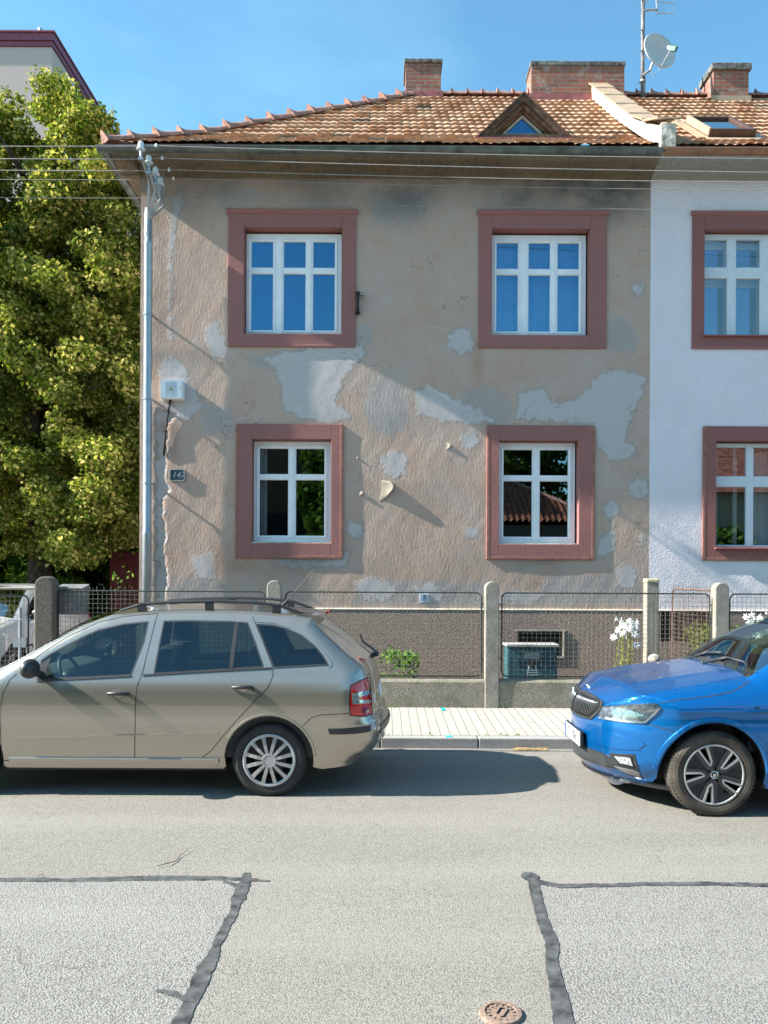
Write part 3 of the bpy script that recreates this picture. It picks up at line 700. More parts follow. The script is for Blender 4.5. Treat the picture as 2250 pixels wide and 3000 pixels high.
# triangular dormer
def dormer(parent):
    Yd = 12.02; ap = XZ(1533, 281, Yd); bl = XZ(1392, 412, Yd); br = XZ(1676, 412, Yd)
    Yb = Yd + 1.15
    m = MB()
    def tri(k, y): # inset triangle
        c = Vector(((bl[0] + br[0]) / 2, (bl[1] * .62 + ap[1] * .38))); return [tuple(c + (Vector(p) - c) * k) for p in (bl, ap, br)]
    o, i = tri(1, 0), tri(.76, 0)
    def band(o, i, y0, y1):
        for a in range(3):
            b = (a + 1) % 3; m.add([(o[a][0], y0, o[a][1]), (o[b][0], y0, o[b][1]), (i[b][0], y0, i[b][1]), (i[a][0], y0, i[a][1]),
                                    (o[a][0], y1, o[a][1]), (o[b][0], y1, o[b][1]), (i[b][0], y1, i[b][1]), (i[a][0], y1, i[a][1])],
                                   [(0, 1, 2, 3), (4, 5, 6, 7), (0, 1, 5, 4), (3, 2, 6, 7)])
    band(o, i, Yd - .05, Yd); d = m.build('dormer', M_wooddark, parent)
    b0 = parent_base(parent)
    m = MB(); k1, k2 = tri(.86, 0), tri(.60, 0); band(k1, k2, Yd + .0025, Yd + .06); k3, k4 = tri(.66, 0), tri(.5, 0); band(k3, k4, Yd + .07, Yd + .18)
    m.build('dormer_board', simple('brown_board', (.20, .115, .06), .8, var=.3, nscale=10), d, base=b0)
    m = MB(); f1, f2 = tri(.46, 0), tri(.36, 0); band(f1, f2, Yd + .10, Yd + .14); m.build('frame', simple('cream_frame', (.55, .5, .42), .5), d, base=b0)
    m = MB(); m.add([(p[0], Yd + .13, p[1]) for p in tri(.40, 0)], [(0, 1, 2)]); m.build('pane', M_glass, d, base=b0)
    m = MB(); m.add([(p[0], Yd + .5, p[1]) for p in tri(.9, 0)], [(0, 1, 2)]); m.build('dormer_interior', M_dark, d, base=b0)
    m = MB(); t = .05
    for s, e in ((0, 1), (2, 1)):
        A, B = o[s], o[e]; m.add([(A[0], Yd - .07, A[1] + .015), (B[0], Yd - .07, B[1] + .03), (B[0], Yb, B[1] + .03), (A[0], Yd + .1, A[1] + .015), (A[0], Yd - .07, A[1] - .01), (B[0], Yd - .07, B[1]), (B[0], Yb, B[1]), (A[0], Yd + .1, A[1] - .01)], [(0, 1, 2, 3), (4, 5, 6, 7), (0, 1, 5, 4)])
    m.build('dormer_roof', M_wooddark, d, base=b0)
    m = MB(); m.box(bl[0] - .02, br[0] + .02, Yd - .12, Yd + .02, bl[1] - .03, bl[1] - .008); m.build('flashing', M_redmetal, d, base=b0)
dormer(H1)
chimney(H1, *[P(px, 290, 15.6).x for px in (1187, 1288)], 15.25, 15.95, zr - .35, P(0, 184, 15.3).z, .03, .08)
chimney(H1, *[P(px, 290, 15.2).x for px in (1552, 1822)], 15.05, 15.55, zr - .25, P(0, 185, 15.05).z + .0, .02, .09)
# fire wall on the party line with sheet coping
pw = MB(); prof = [(EY - .02, rz_(0) - .03)] + [(EY + d, rz_(d) + .30) for d in (.0, .35, 1, 2, 3, RD - .15)] + [(EY + RD - .15, rz_(RD) - .2)]
pw.prism(prof, 3.90, 4.13, 'yz'); pw.box(3.90, 4.13, EY - .10, EY - .021, EZ - .05, EZ + .30)
pwo = pw.build('fire_wall', M_whitewash, H1, bevel=.02)
cp = MB(); dd = [-.14, .55, 1.2, 1.9, 2.6, 3.2, RD - .05]
for a, b in zip(dd[:-1], dd[1:]):
    k = .0 if a != 0 else 0
    cp.add([(xx, EY + d, (rz_(max(d, 0)) + (.315 + h + (.022 if e == 0 else 0)))) for xx in (3.84, 4.19) for d, e in ((a, 0), (b, 1)) for h in (0, .025)],
           [(0, 1, 3, 2), (4, 6, 7, 5), (0, 4, 5, 1), (2, 3, 7, 6), (1, 5, 7, 3), (0, 2, 6, 4)])
cp.build('coping', M_tanmetal, pwo, base=parent_base(H1))
# peeling plaster flaps that stand off the wall
def flap(px, py, w, h, lift):
    m = MB(); x, z = fpx(px, py); n = 10; vs = []
    for j in range(n + 1):
        v_ = j / n
        for i in range(n + 1):
            u = i / n; prof = math.sin(math.pi * min(1, v_ * 1.02)) ** .8; edge = x + (u - 1) * w + .25 * w * math.sin(v_ * 5) * u
            vs.append((edge, YF + .014 - .018 * min(1, u * 3) - lift * (u ** 2.2) * prof, z + h / 2 - h * v_ - .35 * h * (1 - u) * (v_ - .2)))
    m.add(vs, [(j * (n + 1) + i, j * (n + 1) + i + 1, (j + 1) * (n + 1) + i + 1, (j + 1) * (n + 1) + i) for j in range(n) for i in range(n)])
    o = m.build('peeling_plaster', M_flap, H1, smooth=True); s = o.modifiers.new('s', 'SOLIDIFY'); s.thickness = .008; return o
M_flap = simple('plaster_flap', (.37, .31, .24), .9, var=.1, nscale=10, bmp=.004)
flap(1144, 1436, .20, .27, .072); flap(1316, 1308, .06, .10, .022); flap(1047, 1342, .04, .05, .02); flap(1060, 1446, .07, .07, .03)

# ---- right house
H2 = thing('semi_detached_house', 'right half of the house with pale blue-white roughcast and a brown gutter', 'house', (XM, YF, .1))
so2 = [(4.60, 6.51, 5.195, 7.248), (4.775, 6.40, 2.02, 4.035)]; in2 = [(4.785, 6.27, 5.40, 6.985), (4.975, 6.165, 2.20, 3.815)]
mir = lambda t: (15.55 - t[1], 15.55 - t[0], t[2], t[3])
so2b = [mir(t) for t in so2]; in2b = [mir(t) for t in in2]
facade('wall', XM, XR, 1.27, ZC + .02, [(a - .01, b + .01, c_ - .01, d_ + .01) for a, b, c_, d_ in in2 + in2b], M_white, H2, .05, False)
shell(H2, XM + .02, XR, M_white, M_dark)
M_surround2 = roughcast('red_surround_smooth', (.30, .118, .102), (.235, .09, .08), 60, .002)
for i in range(2):
    for so_, in_ in ((so2[i], in2[i]), (so2b[i], in2b[i])): surround(H2, so_, None, in_, upper=(i == 0), mat=M_surround2)
pl = MB(); b20, b2z1 = XZ(1932, 1790, 11.86); b21, b2z0 = XZ(2085, 1880, 11.86)
for (a, b, c_, d_) in ((XM, b20, 0, 1.262), (b21, 6.0, 0, 1.262), (b20, b21, b2z1, 1.262), (b20, b21, 0, b2z0), (6.9, XR, 0, 1.262), (6.0, 6.9, 0, .4), (6.0, 6.9, 1.2, 1.262)): pl.box(a, b, py + .004, YF + .18, c_, d_)
pl.cur = 1; pl.prism([(py - .002, 1.258), (py - .002, 1.266), (YF + .03, 1.292), (YF + .03, 1.25)], XM, XR, 'yz')
pl.build('plinth', [M_plinth, M_ledge], H2)
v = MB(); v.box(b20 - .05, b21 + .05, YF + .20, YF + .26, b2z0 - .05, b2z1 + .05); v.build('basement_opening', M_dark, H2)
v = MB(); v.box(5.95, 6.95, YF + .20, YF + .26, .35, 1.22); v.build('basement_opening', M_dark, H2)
gr = MB()
for i in range(24): xx = b20 + (b21 - b20) * (i + .5) / 24; gr.box(xx - .004, xx + .004, YF - .04, YF - .03, b2z0, b2z1)
for i in range(6): zz = b2z0 + (b2z1 - b2z0) * (i + .5) / 6; gr.box(b20, b21, YF - .03, YF - .022, zz - .004, zz + .004)
gr.build('basement_grille', M_wirerust, H2)
C3 = [(.02, .265), (.355, .605), (.70, .95)]; R3 = [(.05, .325), (.43, .985)]
C4 = [(.03, .43), (.52, .95)]; R4 = [(.035, .32), (.418, .985)]
for (a, b, lo) in ((4.79, 6.265, False), (15.55 - 6.265, 15.55 - 4.79, False)):
    f, sub = window(H2, a, b, 5.42, 6.97, C3, R3, M_wood, M_glass_old, WY - .03)
    m = MB(); xc = [a + (b - a) * t for t in (0, .335, .68, 1)]
    for i in range(3):
        xa, xb = xc[i] + .0, xc[i + 1]; w = .07
        for (p, q, s, t) in ((xa, xa + w * .3, 5.42, 6.97), (xb - w * 1.25, xb, 5.42, 6.97), (xa + w * .3, xb - w * 1.25, 6.80, 6.97), (xa + w * .3, xb - w * 1.25, 6.22, 6.36), (xa + w * .3, xb - w * 1.25, 5.42, 5.45)): m.box(p, q, WY + .13, WY + .17, s, t)
    sub(m, 'inner_frame', M_wood)
    g = MB(); g.add([(a, WY + .15, 5.42), (b, WY + .15, 5.42), (b, WY + .15, 6.97), (a, WY + .15, 6.97)], [(0, 1, 2, 3)]); sub(g, 'inner_pane', M_glass)
for (a, b) in ((4.98, 6.16), (15.55 - 6.16, 15.55 - 4.98)):
    f, sub = window(H2, a, b, 2.23, 3.80, C4, R4, M_wood, M_glass_low, WY - .03)
    m = MB()
    for t in (0, .5):
        xa = a + (b - a) * t; m.box(xa + .36, xa + .42, WY + .1, WY + .13, 2.25, 3.78)
    sub(m, 'inner_frame', M_wood); curtain(sub, a + .05, a + .17, 2.25, 3.7, WY + .2, .06, .015); curtain(sub, a + .68, a + 1.1, 2.25, 3.7, WY + .2, .08, .015)
    sm = MB(); sm.prism([(YF - .07, 2.19), (YF - .07, 2.215), (YF + .12, 2.24), (YF + .12, 2.19)], a - .03, b + .03, 'yz'); sm.build('window_sill', M_redmetal, H2)
for (a, b) in ((4.76, 6.29), (15.55 - 6.29, 15.55 - 4.76)):
    sm = MB(); sm.prism([(YF - .07, 5.375), (YF - .07, 5.395), (YF + .12, 5.425), (YF + .12, 5.375)], a, b, 'yz'); sm.build('window_sill', M_redmetal, H2)
cornice(H2, XM + .002, XR + .3, M_cornice2)
xh = lambda d: 11.95 - (11.95 - XH2) / RD * d
r2 = roof_slope(lambda d: 4.10, xh, H2)
c = MB(); cap_run(c, (4.25, EY + RD, zr + .03), (XH2, EY + RD, zr + .03), .30, .085, .07)
q = lambda d: Vector((xh(d), EY + d, rz_(d) + .03)); cap_run(c, q(1), q(RD), .46); cap_run(c, q(0), q(1), .46)
c.build('ridge_tiles', M_ridge, r2, base=parent_base(H2))
c = MB(); c.add([(11.95, EY, ze), (11.95, YB, ze), (xh(1), EY + 1, z1_), (xh(1), YB - 1, z1_), (XH2, Yr, zr)], [(0, 1, 3, 2), (2, 3, 4)])
c.add([(11.95, YB, ze), (4.1, YB, ze), (xh(1), YB - 1, z1_), (4.1, YB - 1, z1_), (XH2, Yr, zr), (4.1, Yr, zr)], [(0, 1, 3, 2), (2, 3, 5, 4)])
c.build('roof_back', M_ridge, r2, base=parent_base(H2))
gutter(H2, 3.97, 12.0, M_copper)
so = MB(); so.add([(3.97, EY - .02, ZC + .203), (12, EY - .02, ZC + .203), (12, YF + .1, ZC + .203), (3.97, YF + .1, ZC + .203)], [(0, 1, 2, 3)]); so.build('soffit', M_cornice2, H2)
chimney(H2, *[P(px, 290, 14.95).x for px in (2090, 2193)], 14.95, 15.5, zr - .3, P(0, 196, 14.95).z, .045, .13)
def skylight(parent):
    d0, d1 = .72, 1.95; x0, x1 = 4.90, 5.62; sl = .80; nz = Vector((0, -sl, 1)).normalized(); t = Vector((0, 1, sl)).normalized()
    o = Vector((0, EY + d0, rz_(d0) + .02)); L = 1.15; ux = Vector((1, 0, 0))
    def slab(m, a, b, s0, s1, h0, h1): m.add([o + ux * x + t * s + nz * h for x in (a, b) for s in (s0, s1) for h in (h0, h1)], [(0, 1, 3, 2), (4, 6, 7, 5), (0, 4, 5, 1), (2, 3, 7, 6), (0, 2, 6, 4), (1, 5, 7, 3)])
    m = MB(); w = .07
    for a, b, s0, s1 in ((x0, x0 + w, 0, L), (x1 - w, x1, 0, L), (x0 + w, x1 - w, 0, w), (x0 + w, x1 - w, L - w, L)): slab(m, a, b, s0, s1, .0, .15)
    k = m.build('skylight', simple('brown_window_metal', (.10, .05, .035), .4, .3), parent, bevel=.01)
    m = MB(); slab(m, x0 - .16, x0 - .002, -.05, L + .1, .03, .045); slab(m, x1 + .002, x1 + .14, -.05, L + .1, .03, .045); slab(m, x0 - .16, x1 + .14, L + .1, L + .2, .03, .045); slab(m, x0 - .05, x1 + .05, -.2, -.05, .03, .045); slab(m, x0 - .008, x0 + .02, 0, L, .06, .165)
    m.build('flashing', M_tanmetal, k, base=parent_base(parent))
    m = MB(); slab(m, x0 + w, x1 - w, w, L - w, .09, .11); m.build('pane', glass('skylight_glass', (.5, .55, .55), .55, 1, refl=(.85, .95, 1)), k, base=parent_base(parent))
skylight(H2)

# ------------------------------------------------------------------ THINGS ON THE HOUSE
def service_pole():
    X, Yp = -3.515, 11.735; t = thing('service_pole', 'galvanised steel service pole at the house corner carrying porcelain insulators and wires', 'pole', (X, Yp, .13))
    m = MB(); m.lathe([(0, 0.1), (.066, .1), (.066, 2.3), (.068, 2.31), (.068, 2.36), (.066, 2.37), (.062, 2.38), (.062, 6.62), (.064, 6.63), (.064, 6.67), (.056, 6.68), (.056, 7.1), (.05, 7.16), (0, 7.18)], (X, Yp, .03), 'z', 20)
    m.build('pole', M_steel, t, smooth=True)
    m = MB()
    for z in (3.1, 4.35, 5.6):
        m = MB(); m.lathe([(.066, z), (.072, z + .005), (.072, z + .03), (.066, z + .035)], (X, Yp, 0), 'z', 18); m.box(X + .05, X + .075, Yp, YF + .02, z, z + .03); m.build('pole_clamp', M_steel, t)
    wires = []
    spots = [(413, 422, 11.15), (436, 462, 11.3), (456, 496, 11.45), (470, 526, 11.6)]
    m = MB()
    for i, (px, py, Y) in enumerate(spots):
        p = P(px, py + 22, Y); m.tube([Vector((X, Yp, 6.95 + i * .02)), Vector((p.x + .03, (Yp + p.y) / 2, p.z - .25)), Vector((p.x, p.y, p.z - .06)), Vector((p.x, p.y, p.z + .03))], .022, 6)
        m.box(p.x - .035, p.x + .035, p.y - .02, p.y + .02, p.z - .12, p.z - .09)
    m.tube([P(462, 560, 11.7), P(462, 590, 11.66), P(450, 575, 11.72)], .012, 6); m.tube([P(478, 500, 11.75), P(478, 600, 11.78)], .006, 5); m.tube([P(466, 540, 11.75), P(466, 575, 11.75), P(455, 580, 11.75)], .02, 6)
    m.build('crossarm', M_steel, t)
    for i, (px, py, Y) in enumerate(spots):
        c = P(px, py + 8, Y); m = MB(); m.lathe([(0, .075), (.028, .07), (.04, .045), (.042, .02), (.034, .0), (.062, -.03), (.060, -.04), (.03, -.045), (0, -.045)], c, 'z', 16); m.build('insulator', M_porcelain, t, smooth=True)
    for (px, py, Y) in ((458, 427, 11.18), (475, 463, 11.32), (495, 497, 11.47), (508, 523, 11.6)):
        c = P(px, py, Y); m = MB(); m.lathe([(0, .03), (.012, .028), (.02, .0), (.02, -.02), (0, -.022)], c, 'z', 10); m.build('insulator', M_porcelain, t, smooth=True)
    return t
service_pole()
def wire(pts, r, label):
    m = MB(); q = []
    for a, b in zip(pts[:-1], pts[1:]):
        A, B = P(*a), P(*b); n = 10
        for k in range(n): u = k / n; q.append(A.lerp(B, u) - Vector((0, 0, .05 * 4 * u * (1 - u) * min(1, (B - A).length / 12))))
    q.append(P(*pts[-1])); m.tube(q, r, 5)
    tag(m.build('overhead_wire', M_wire, base=P(*pts[0])), label, 'wire', 'overhead wires along the street')
wire([(-700, 418, 11.1), (413, 428, 11.15), (458, 427, 11.18), (3100, 470, 10.7)], .0065, 'topmost overhead wire, running in front of the gutter')
wire([(-700, 452, 11.25), (436, 466, 11.3), (475, 463, 11.32), (3100, 512, 10.8)], .0065, 'second overhead wire from the top, crossing the cornice')
wire([(-700, 486, 11.4), (456, 500, 11.45), (495, 497, 11.47), (3100, 540, 10.9)], .0065, 'third overhead wire from the top, along the foot of the cornice')
wire([(-700, 514, 11.55), (470, 526, 11.6), (508, 523, 11.6), (3100, 562, 11.0)], .0045, 'fourth overhead wire from the top, thin, just above the upper windows')
wire([(-700, 566, 11.6), (455, 580, 11.62), (1400, 606, 11.4), (3100, 612, 11.1)], .004, 'lowest and thinnest overhead wire, skimming the upper window surrounds')
# white electrical box, plate, sign, bracket
x0, z1 = XZ(470, 1113, 11.75); x1, z0 = XZ(534, 1168, 11.75)
t = thing('electrical_box', 'white plastic electrical box on the wall beside the steel pole', 'electrical box', (x0, 11.9, z0))
m = MB(); m.box(x0, x1, 11.755, 11.9, z0, z1); m.build('case', M_pvc, t, bevel=.008)
m = MB(); m.box(x0 + .012, x1 - .012, 11.742, 11.754, z0 + .012, z1 - .012); d = m.build('lid', M_pvc, t, bevel=.005)
m = MB(); m.box(x0 + .08, x1 - .08, 11.738, 11.7415, z0 + .03, z1 - .03); m.build('lid_panel', simple('grey_white_plastic', (.62, .67, .72), .4), t, bevel=.001)
yw = simple('yellow_marking', (.45, .42, .05), .5); xc, zc = (x0 + x1) / 2, (z0 + z1) / 2
m = MB(); m.prism([(xc - .028, zc - .02), (xc + .028, zc - .02), (xc, zc + .03)], 11.735, 11.7375); m.build('warning_triangle', yw, t)
m = MB(); m.box(x1 - .055, x1 - .035, 11.725, 11.737, zc - .0, zc + .03); m.build('lock', M_pvc, t)
m = MB(); m.tube([P(500, 1168, 11.84), P(494, 1200, 11.86), P(487, 1250, 11.87), P(483, 1290, 11.87), P(480, 1335, 11.89)], [.02, .016, .014, .018, .016], 8); m.tube([P(470, 1262, 11.86), P(488, 1262, 11.86)], .006, 5)
tag(m.build('cable', M_iron, base=P(480, 1335, 11.89), smooth=True), 'dark rusty cable running down from the white electrical box', 'cable')
def rrect(x0, x1, z0, z1, r, n=5):
    out = []
    for cx, cz, a0 in ((x1 - r, z1 - r, 0), (x0 + r, z1 - r, 90), (x0 + r, z0 + r, 180), (x1 - r, z0 + r, 270)):
        for k in range(n + 1): a = rad(a0 + 90 * k / n); out.append((cx + r * math.cos(a), cz + r * math.sin(a)))
    return out
x0, z1 = XZ(497, 1374, 11.87); x1, z0 = XZ(541, 1410, 11.87)
t = thing('house_number_plate', 'small weathered slate-blue house number plate reading 147 near the pole', 'number plate', (x0, 11.9, z0))
m = MB(); m.prism(rrect(x0, x1, z0, z1, .03), 11.872, 11.90); m.build('plate', simple('slate_blue', (.055, .085, .12), .5, var=.4, nscale=40), t)
m = MB(); ro = rrect(x0, x1, z0, z1, .03); ri = rrect(x0 + .012, x1 - .012, z0 + .012, z1 - .012, .02); n = len(ro)
m.add([(p[0], 11.866, p[1]) for p in ro] + [(p[0], 11.866, p[1]) for p in ri] + [(p[0], 11.873, p[1]) for p in ro] + [(p[0], 11.873, p[1]) for p in ri],
      [(i, (i + 1) % n, n + (i + 1) % n, n + i) for i in range(n)] + [(i, (i + 1) % n, 2 * n + (i + 1) % n, 2 * n + i) for i in range(n)] + [(n + i, n + (i + 1) % n, 3 * n + (i + 1) % n, 3 * n + i) for i in range(n)])
m.build('rim', simple('plate_rim', (.36, .37, .36), .5), t)
text_obj('number', '147', .13, simple('worn_paint', (.26, .33, .38), .6), ((x0 + x1) / 2 + .015, 11.869, (z0 + z1) / 2), (1, 0, 0), (0, 0, 1), .002, t, shear=.3)
x0, z1 = XZ(1230, 1740, 11.88); x1, z0 = XZ(1256, 1765, 11.88)
t = thing('hydrant_sign', 'small square white and blue hydrant distance sign low on the facade', 'sign', (x0, 11.9, z0))
m = MB(); m.box(x0, x1, 11.882, 11.9, z0, z1); m.build('plate', simple('pale_blue_enamel', (.50, .60, .72), .4), t, bevel=.003)
bl = simple('dark_blue_paint', (.05, .08, .17), .5); xc = (x0 + x1) / 2
text_obj('lettering', '15', .055, bl, (xc, 11.880, z0 + .092), (1, 0, 0), (0, 0, 1), .001, t, .002); text_obj('lettering', '1,3', .05, bl, (xc, 11.880, z0 + .038), (1, 0, 0), (0, 0, 1), .001, t, .002)
m = MB(); m.box(xc - .002, xc + .002, 11.879, 11.8815, z0 + .065, z1 - .012); m.box(x0 + .012, x1 - .012, 11.879, 11.8815, z0 + .063, z0 + .067); m.build('dividing_line', bl, t)
c = P(1048, 890, 11.84)
m = MB(); m.lathe([(0, .175), (.042, .172), (.040, .15), (.026, .145), (.03, .13), (.03, .10), (.022, .095), (.022, -.07), (.03, -.075), (.03, -.085), (.024, -.09), (.024, -.12), (.032, -.125), (.042, -.15), (.008, -.16), (.004, -.2), (0, -.2)], c, 'z', 14)
m.tube([c + Vector((.02, 0, .12)), c + Vector((.07, 0, .12))], .006, 6); m.ball(c + Vector((.075, 0, .12)), .013); m.box(c.x - .012, c.x + .012, c.y, YF + .02, c.z + .06, c.z + .09); m.box(c.x - .012, c.x + .012, c.y, YF + .02, c.z - .11, c.z - .08)
tag(m.build('flag_holder', M_iron, base=c, smooth=False), 'rusty iron flag holder on the wall between the upper windows', 'flag holder')
# antenna mast and satellite dish on the right roof
b = Vector((P(1880, 285, 15.3).x, 15.25, zr)); t = thing('antenna_mast', 'grey rooftop antenna mast with climbing spikes and a grid television aerial', 'antenna mast', b)
m = MB(); m.tube([b - Vector((0, 0, .25)), b + Vector((0, 0, 2.35))], .036, 12); m.build('mast', simple('mast_grey', (.22, .20, .20), .6, .2, var=.3), t, smooth=True)
m = MB()
for zz, s in ((1.86, -1), (1.78, 1), (1.62, 1), (1.28, -1), (.88, -1), (.72, 1), (.28, -1)): m.tube([b + Vector((0, -.02, zz)), b + Vector((s * .12, -.05, zz + s * .06))], [.016, .003], 6)
m.build('climbing_spike', M_steel, t)
m = MB(); m.lathe([(.037, 0), (.06, .01), (.06, .04), (.037, .05)], b + Vector((0, 0, .26)), 'z', 12); m.tube([b + Vector((.05, 0, .0)), b + Vector((.05, -.02, .3)), b + Vector((.04, 0, .4))], .008, 6); m.build('mast_clamp', M_steel, t)
a0 = P(1926, 8, 15.2); k = P(1975, 41, 15.2)
m = MB(); m.tube([P(1884, 31, 15.2), P(1924, 28, 15.2)], .022, 8); m.tube([P(1921, -30, 15.2), P(1927, 41, 15.2)], .02, 6)
m.build('aerial_arm', M_steel, t)
m = MB()
for yy in (8, 40): m.tube([P(1926, yy - 2, 15.2), P(1977, yy + 1, 15.2)], .008, 5)
for xx in (1935, 1942, 1952, 1962, 1977): m.tube([P(xx, 8, 15.2), P(xx, 41, 15.2)], .0035, 4)
for yy in (-30, -70): m.tube([P(1926, yy, 15.2), P(1977, yy, 15.2)], .008, 5)
m.build('aerial_grid', M_steel, t)
for s in (0, 1):
    pass
dc = P(1926, 156, 14.95); t = thing('satellite_dish', 'pale grey satellite dish with a dark green receiver, clamped to the roof mast', 'satellite dish', dc)
nrm = Vector((.34, -1, .18)).normalized(); ux = nrm.cross(Vector((0, 0, 1))).normalized(); uz = ux.cross(nrm) * -1
if uz.z < 0: uz = -uz
m = MB(); vs = [dc - nrm * .0]; R_, S_ = 9, 36
for j in range(1, R_ + 1):
    for k in range(S_):
        q = j / R_; a = 2 * math.pi * k / S_; vs.append(dc + ux * (.345 * q * math.cos(a)) + uz * (.355 * q * math.sin(a)) + nrm * (.07 * q * q))
fs = [(0, 1 + k, 1 + (k + 1) % S_) for k in range(S_)] + [(1 + (j - 1) * S_ + k, 1 + j * S_ + k, 1 + j * S_ + (k + 1) % S_, 1 + (j - 1) * S_ + (k + 1) % S_) for j in range(1, R_) for k in range(S_)]
m.add(vs, fs); dsh = m.build('dish', simple('dish_grey', (.50, .50, .49), .45, var=.06), t, smooth=True); s_ = dsh.modifiers.new('s', 'SOLIDIFY'); s_.thickness = .022; s_.offset = 0
lnb = P(1967, 142, 14.5); lo = P(1930, 207, 14.85)
m = MB(); m.tube([lo, lnb], .012, 6); m.tube([P(1908, 206, 14.95), P(1914, 231, 14.9), P(1923, 212, 14.9)], .006, 5); m.build('feed_arm', M_steel, t)
m = MB(); m.tube([P(1958, 139, 14.55), P(1966, 141, 14.5)], .032, 12); m.build('feed_horn', M_pvc, t)
m = MB(); m.tube([P(1964, 143, 14.5), P(1981, 144, 14.42)], .052, 4); m.tube([P(1962, 134, 14.5), P(1985, 137, 14.42)], .02, 4); m.build('receiver', simple('dark_green_plastic', (.01, .12, .09), .5), t)
m = MB(); m.tube([b + Vector((0, 0, .40)), P(1905, 205, 15.05), dc - nrm * .04], .026, 8); m.build('bracket', M_steel, t)

# ------------------------------------------------------------------ FENCE
FY = 9.76
def roundpost(m, xc, w, y0, y1, z0, z1, n=10, wb=None):
    wb = wb or w; r = w / 2; poly = [(xc - wb / 2, z0), (xc - wb / 2, z0 + .33), (xc - r, z0 + .42), (xc - r, z1 - r)] + [(xc + r * math.cos(rad(180 - 180 * k / n)), z1 - r + r * math.sin(rad(180 - 180 * k / n))) for k in range(1, n)] + [(xc + r, z1 - r), (xc + r, z0 + .42), (xc + wb / 2, z0 + .33), (xc + wb / 2, z0)]
    m.prism(poly, y0, y1)
def wire_panel(m, p0, p1, z0, z1, pitch=.0565, r=.0026, spike=.087, fr=.009, spikes=True):
    p0, p1 = Vector(p0), Vector(p1); L = (p1 - p0).length; t = (p1 - p0).normalized(); q = lambda s, z: Vector((p0.x, p0.y, 0)) + Vector((t.x, t.y, 0)) * s + Vector((0, 0, z))
    w = Vector((-t.y, t.x, 0)) * .006; rr = .07
    loop = []
    for (s, z, a0) in ((L - rr, z1 - rr, 0), (rr, z1 - rr, 90), (rr, z0 + rr, 180), (L - rr, z0 + rr, 270)):
        for k in range(5): a = rad(a0 + 22.5 * k); loop.append(q(s + rr * math.cos(a), z + rr * math.sin(a)))
    m.cur = 1; m.tube(loop + [loop[0]], fr, 6, False); m.cur = 0
    s = pitch * .6
    while s < L - .01: 
        jx = random.uniform(-.003, .003); m.tube([q(s + jx, z0 - .015) - w, q(s + jx + random.uniform(-.002, .002), z1 + .002) - w], r, 4, False); s += pitch
    z = z0 + pitch * .5
    while z < z1: m.tube([q(.01, z) - w, q(L / 2, z - .004) - w, q(L - .01, z) - w], r, 4, False); z += pitch
    if spikes:
        s = spike * .4
        while s < L - .02: m.tube([q(s, z1 - .02) + w, q(s + random.uniform(-.003, .003), z1 + .055) + w], r * 1.15, 4); s += spike
fence = thing('garden_fence', 'low street fence of round-topped concrete posts, wire mesh panels and a concrete base wall', 'fence', (-4.14, FY, .14))
PX = [-1.345, 1.325, 4.135, 6.93, 9.7]
for xx in PX:
    m = MB(); roundpost(m, xx, .172, FY - .09, FY + .06, .13, 1.70); m.build('post', M_post, fence, bevel=.012)
m = MB(); roundpost(m, -4.14, .225, FY - .13, FY + .08, .0, 1.735); m.build('post', M_darkpost, fence, bevel=.015)['label'] = 'wider dark brown end post'
XP = [-4.14] + PX
for a, b in zip(XP[:-1], XP[1:]):
    m = MB(); m.prism([(FY - .075, .10), (FY - .07, .465), (FY - .045, .495), (FY + .055, .50), (FY + .075, .48), (FY + .075, .10)], a + .088, b - .088, 'yz'); m.build('base_wall', M_basewall, fence)
    m = MB(); wire_panel(m, (a + .13, FY), (b - .12, FY), .53, 1.56); m.build('mesh_panel', [M_wiremesh, M_greenframe], fence, fixn=False)
    m = MB()
    for zz in (.75, 1.42):
        for xx in (a + .085, b - .13): m.box(xx, xx + .045, FY - .006, FY + .006, zz - .006, zz + .006)
    m.build('panel_hinge', M_greenframe, fence)
gate = thing('driveway_gate', 'grey wire mesh driveway gate left of the wide brown post', 'gate', (-4.3, FY, .05))
m = MB(); wire_panel(m, (-6.9, FY), (-4.38, FY), .16, 1.50, .0565, .0024, .087, .011); m.build('mesh_panel', [M_wiremesh, M_greenframe], gate, fixn=False)
m = MB(); m.tube([(-6.95, FY - .01, .1), (-6.95, FY - .01, 1.585), (-4.29, FY - .01, 1.585), (-4.29, FY - .01, .1)], .02, 8); m.build('gate_frame', simple('gate_grey', (.25, .24, .20), .6), gate)
m = MB(); m.tube([(-4.48, FY, 1.35), (-4.48, FY, .7)], .022, 8); m.box(-4.56, -4.40, FY - .02, FY + .02, .86, .98); m.tube([(-4.60, FY - .04, 1.2), (-4.44, FY - .04, 1.2)], .01, 6); m.build('latch', M_steel, gate)
m = MB(); m.tube([P(72, 1905, FY), P(76, 1892, FY), P(95, 1888, FY), P(102, 1900, FY), P(102, 1935, FY)], .012, 6); m.build('hinge', M_iron, gate)
x0, z1 = XZ(172, 1722, 9.86); x1, z0 = XZ(248, 1800, 9.86)
t = thing('mailbox', 'grey metal mailbox fixed behind the fence beside the brown post', 'mailbox', (x0, 9.9, z0)); gm = simple('mailbox_grey', (.13, .13, .14), .5, var=.15)
m = MB(); m.box(x0, x1, 9.80, 9.98, z0, z1 - .01); m.build('body', gm, t, bevel=.006)
m = MB(); m.prism([(9.77, z1 - .015), (9.77, z1 + .0), (9.99, z1 + .045), (9.99, z1 - .008)], x0 - .008, x1 + .01, 'yz'); m.build('lid', simple('mailbox_lid', (.21, .21, .21), .5), t)
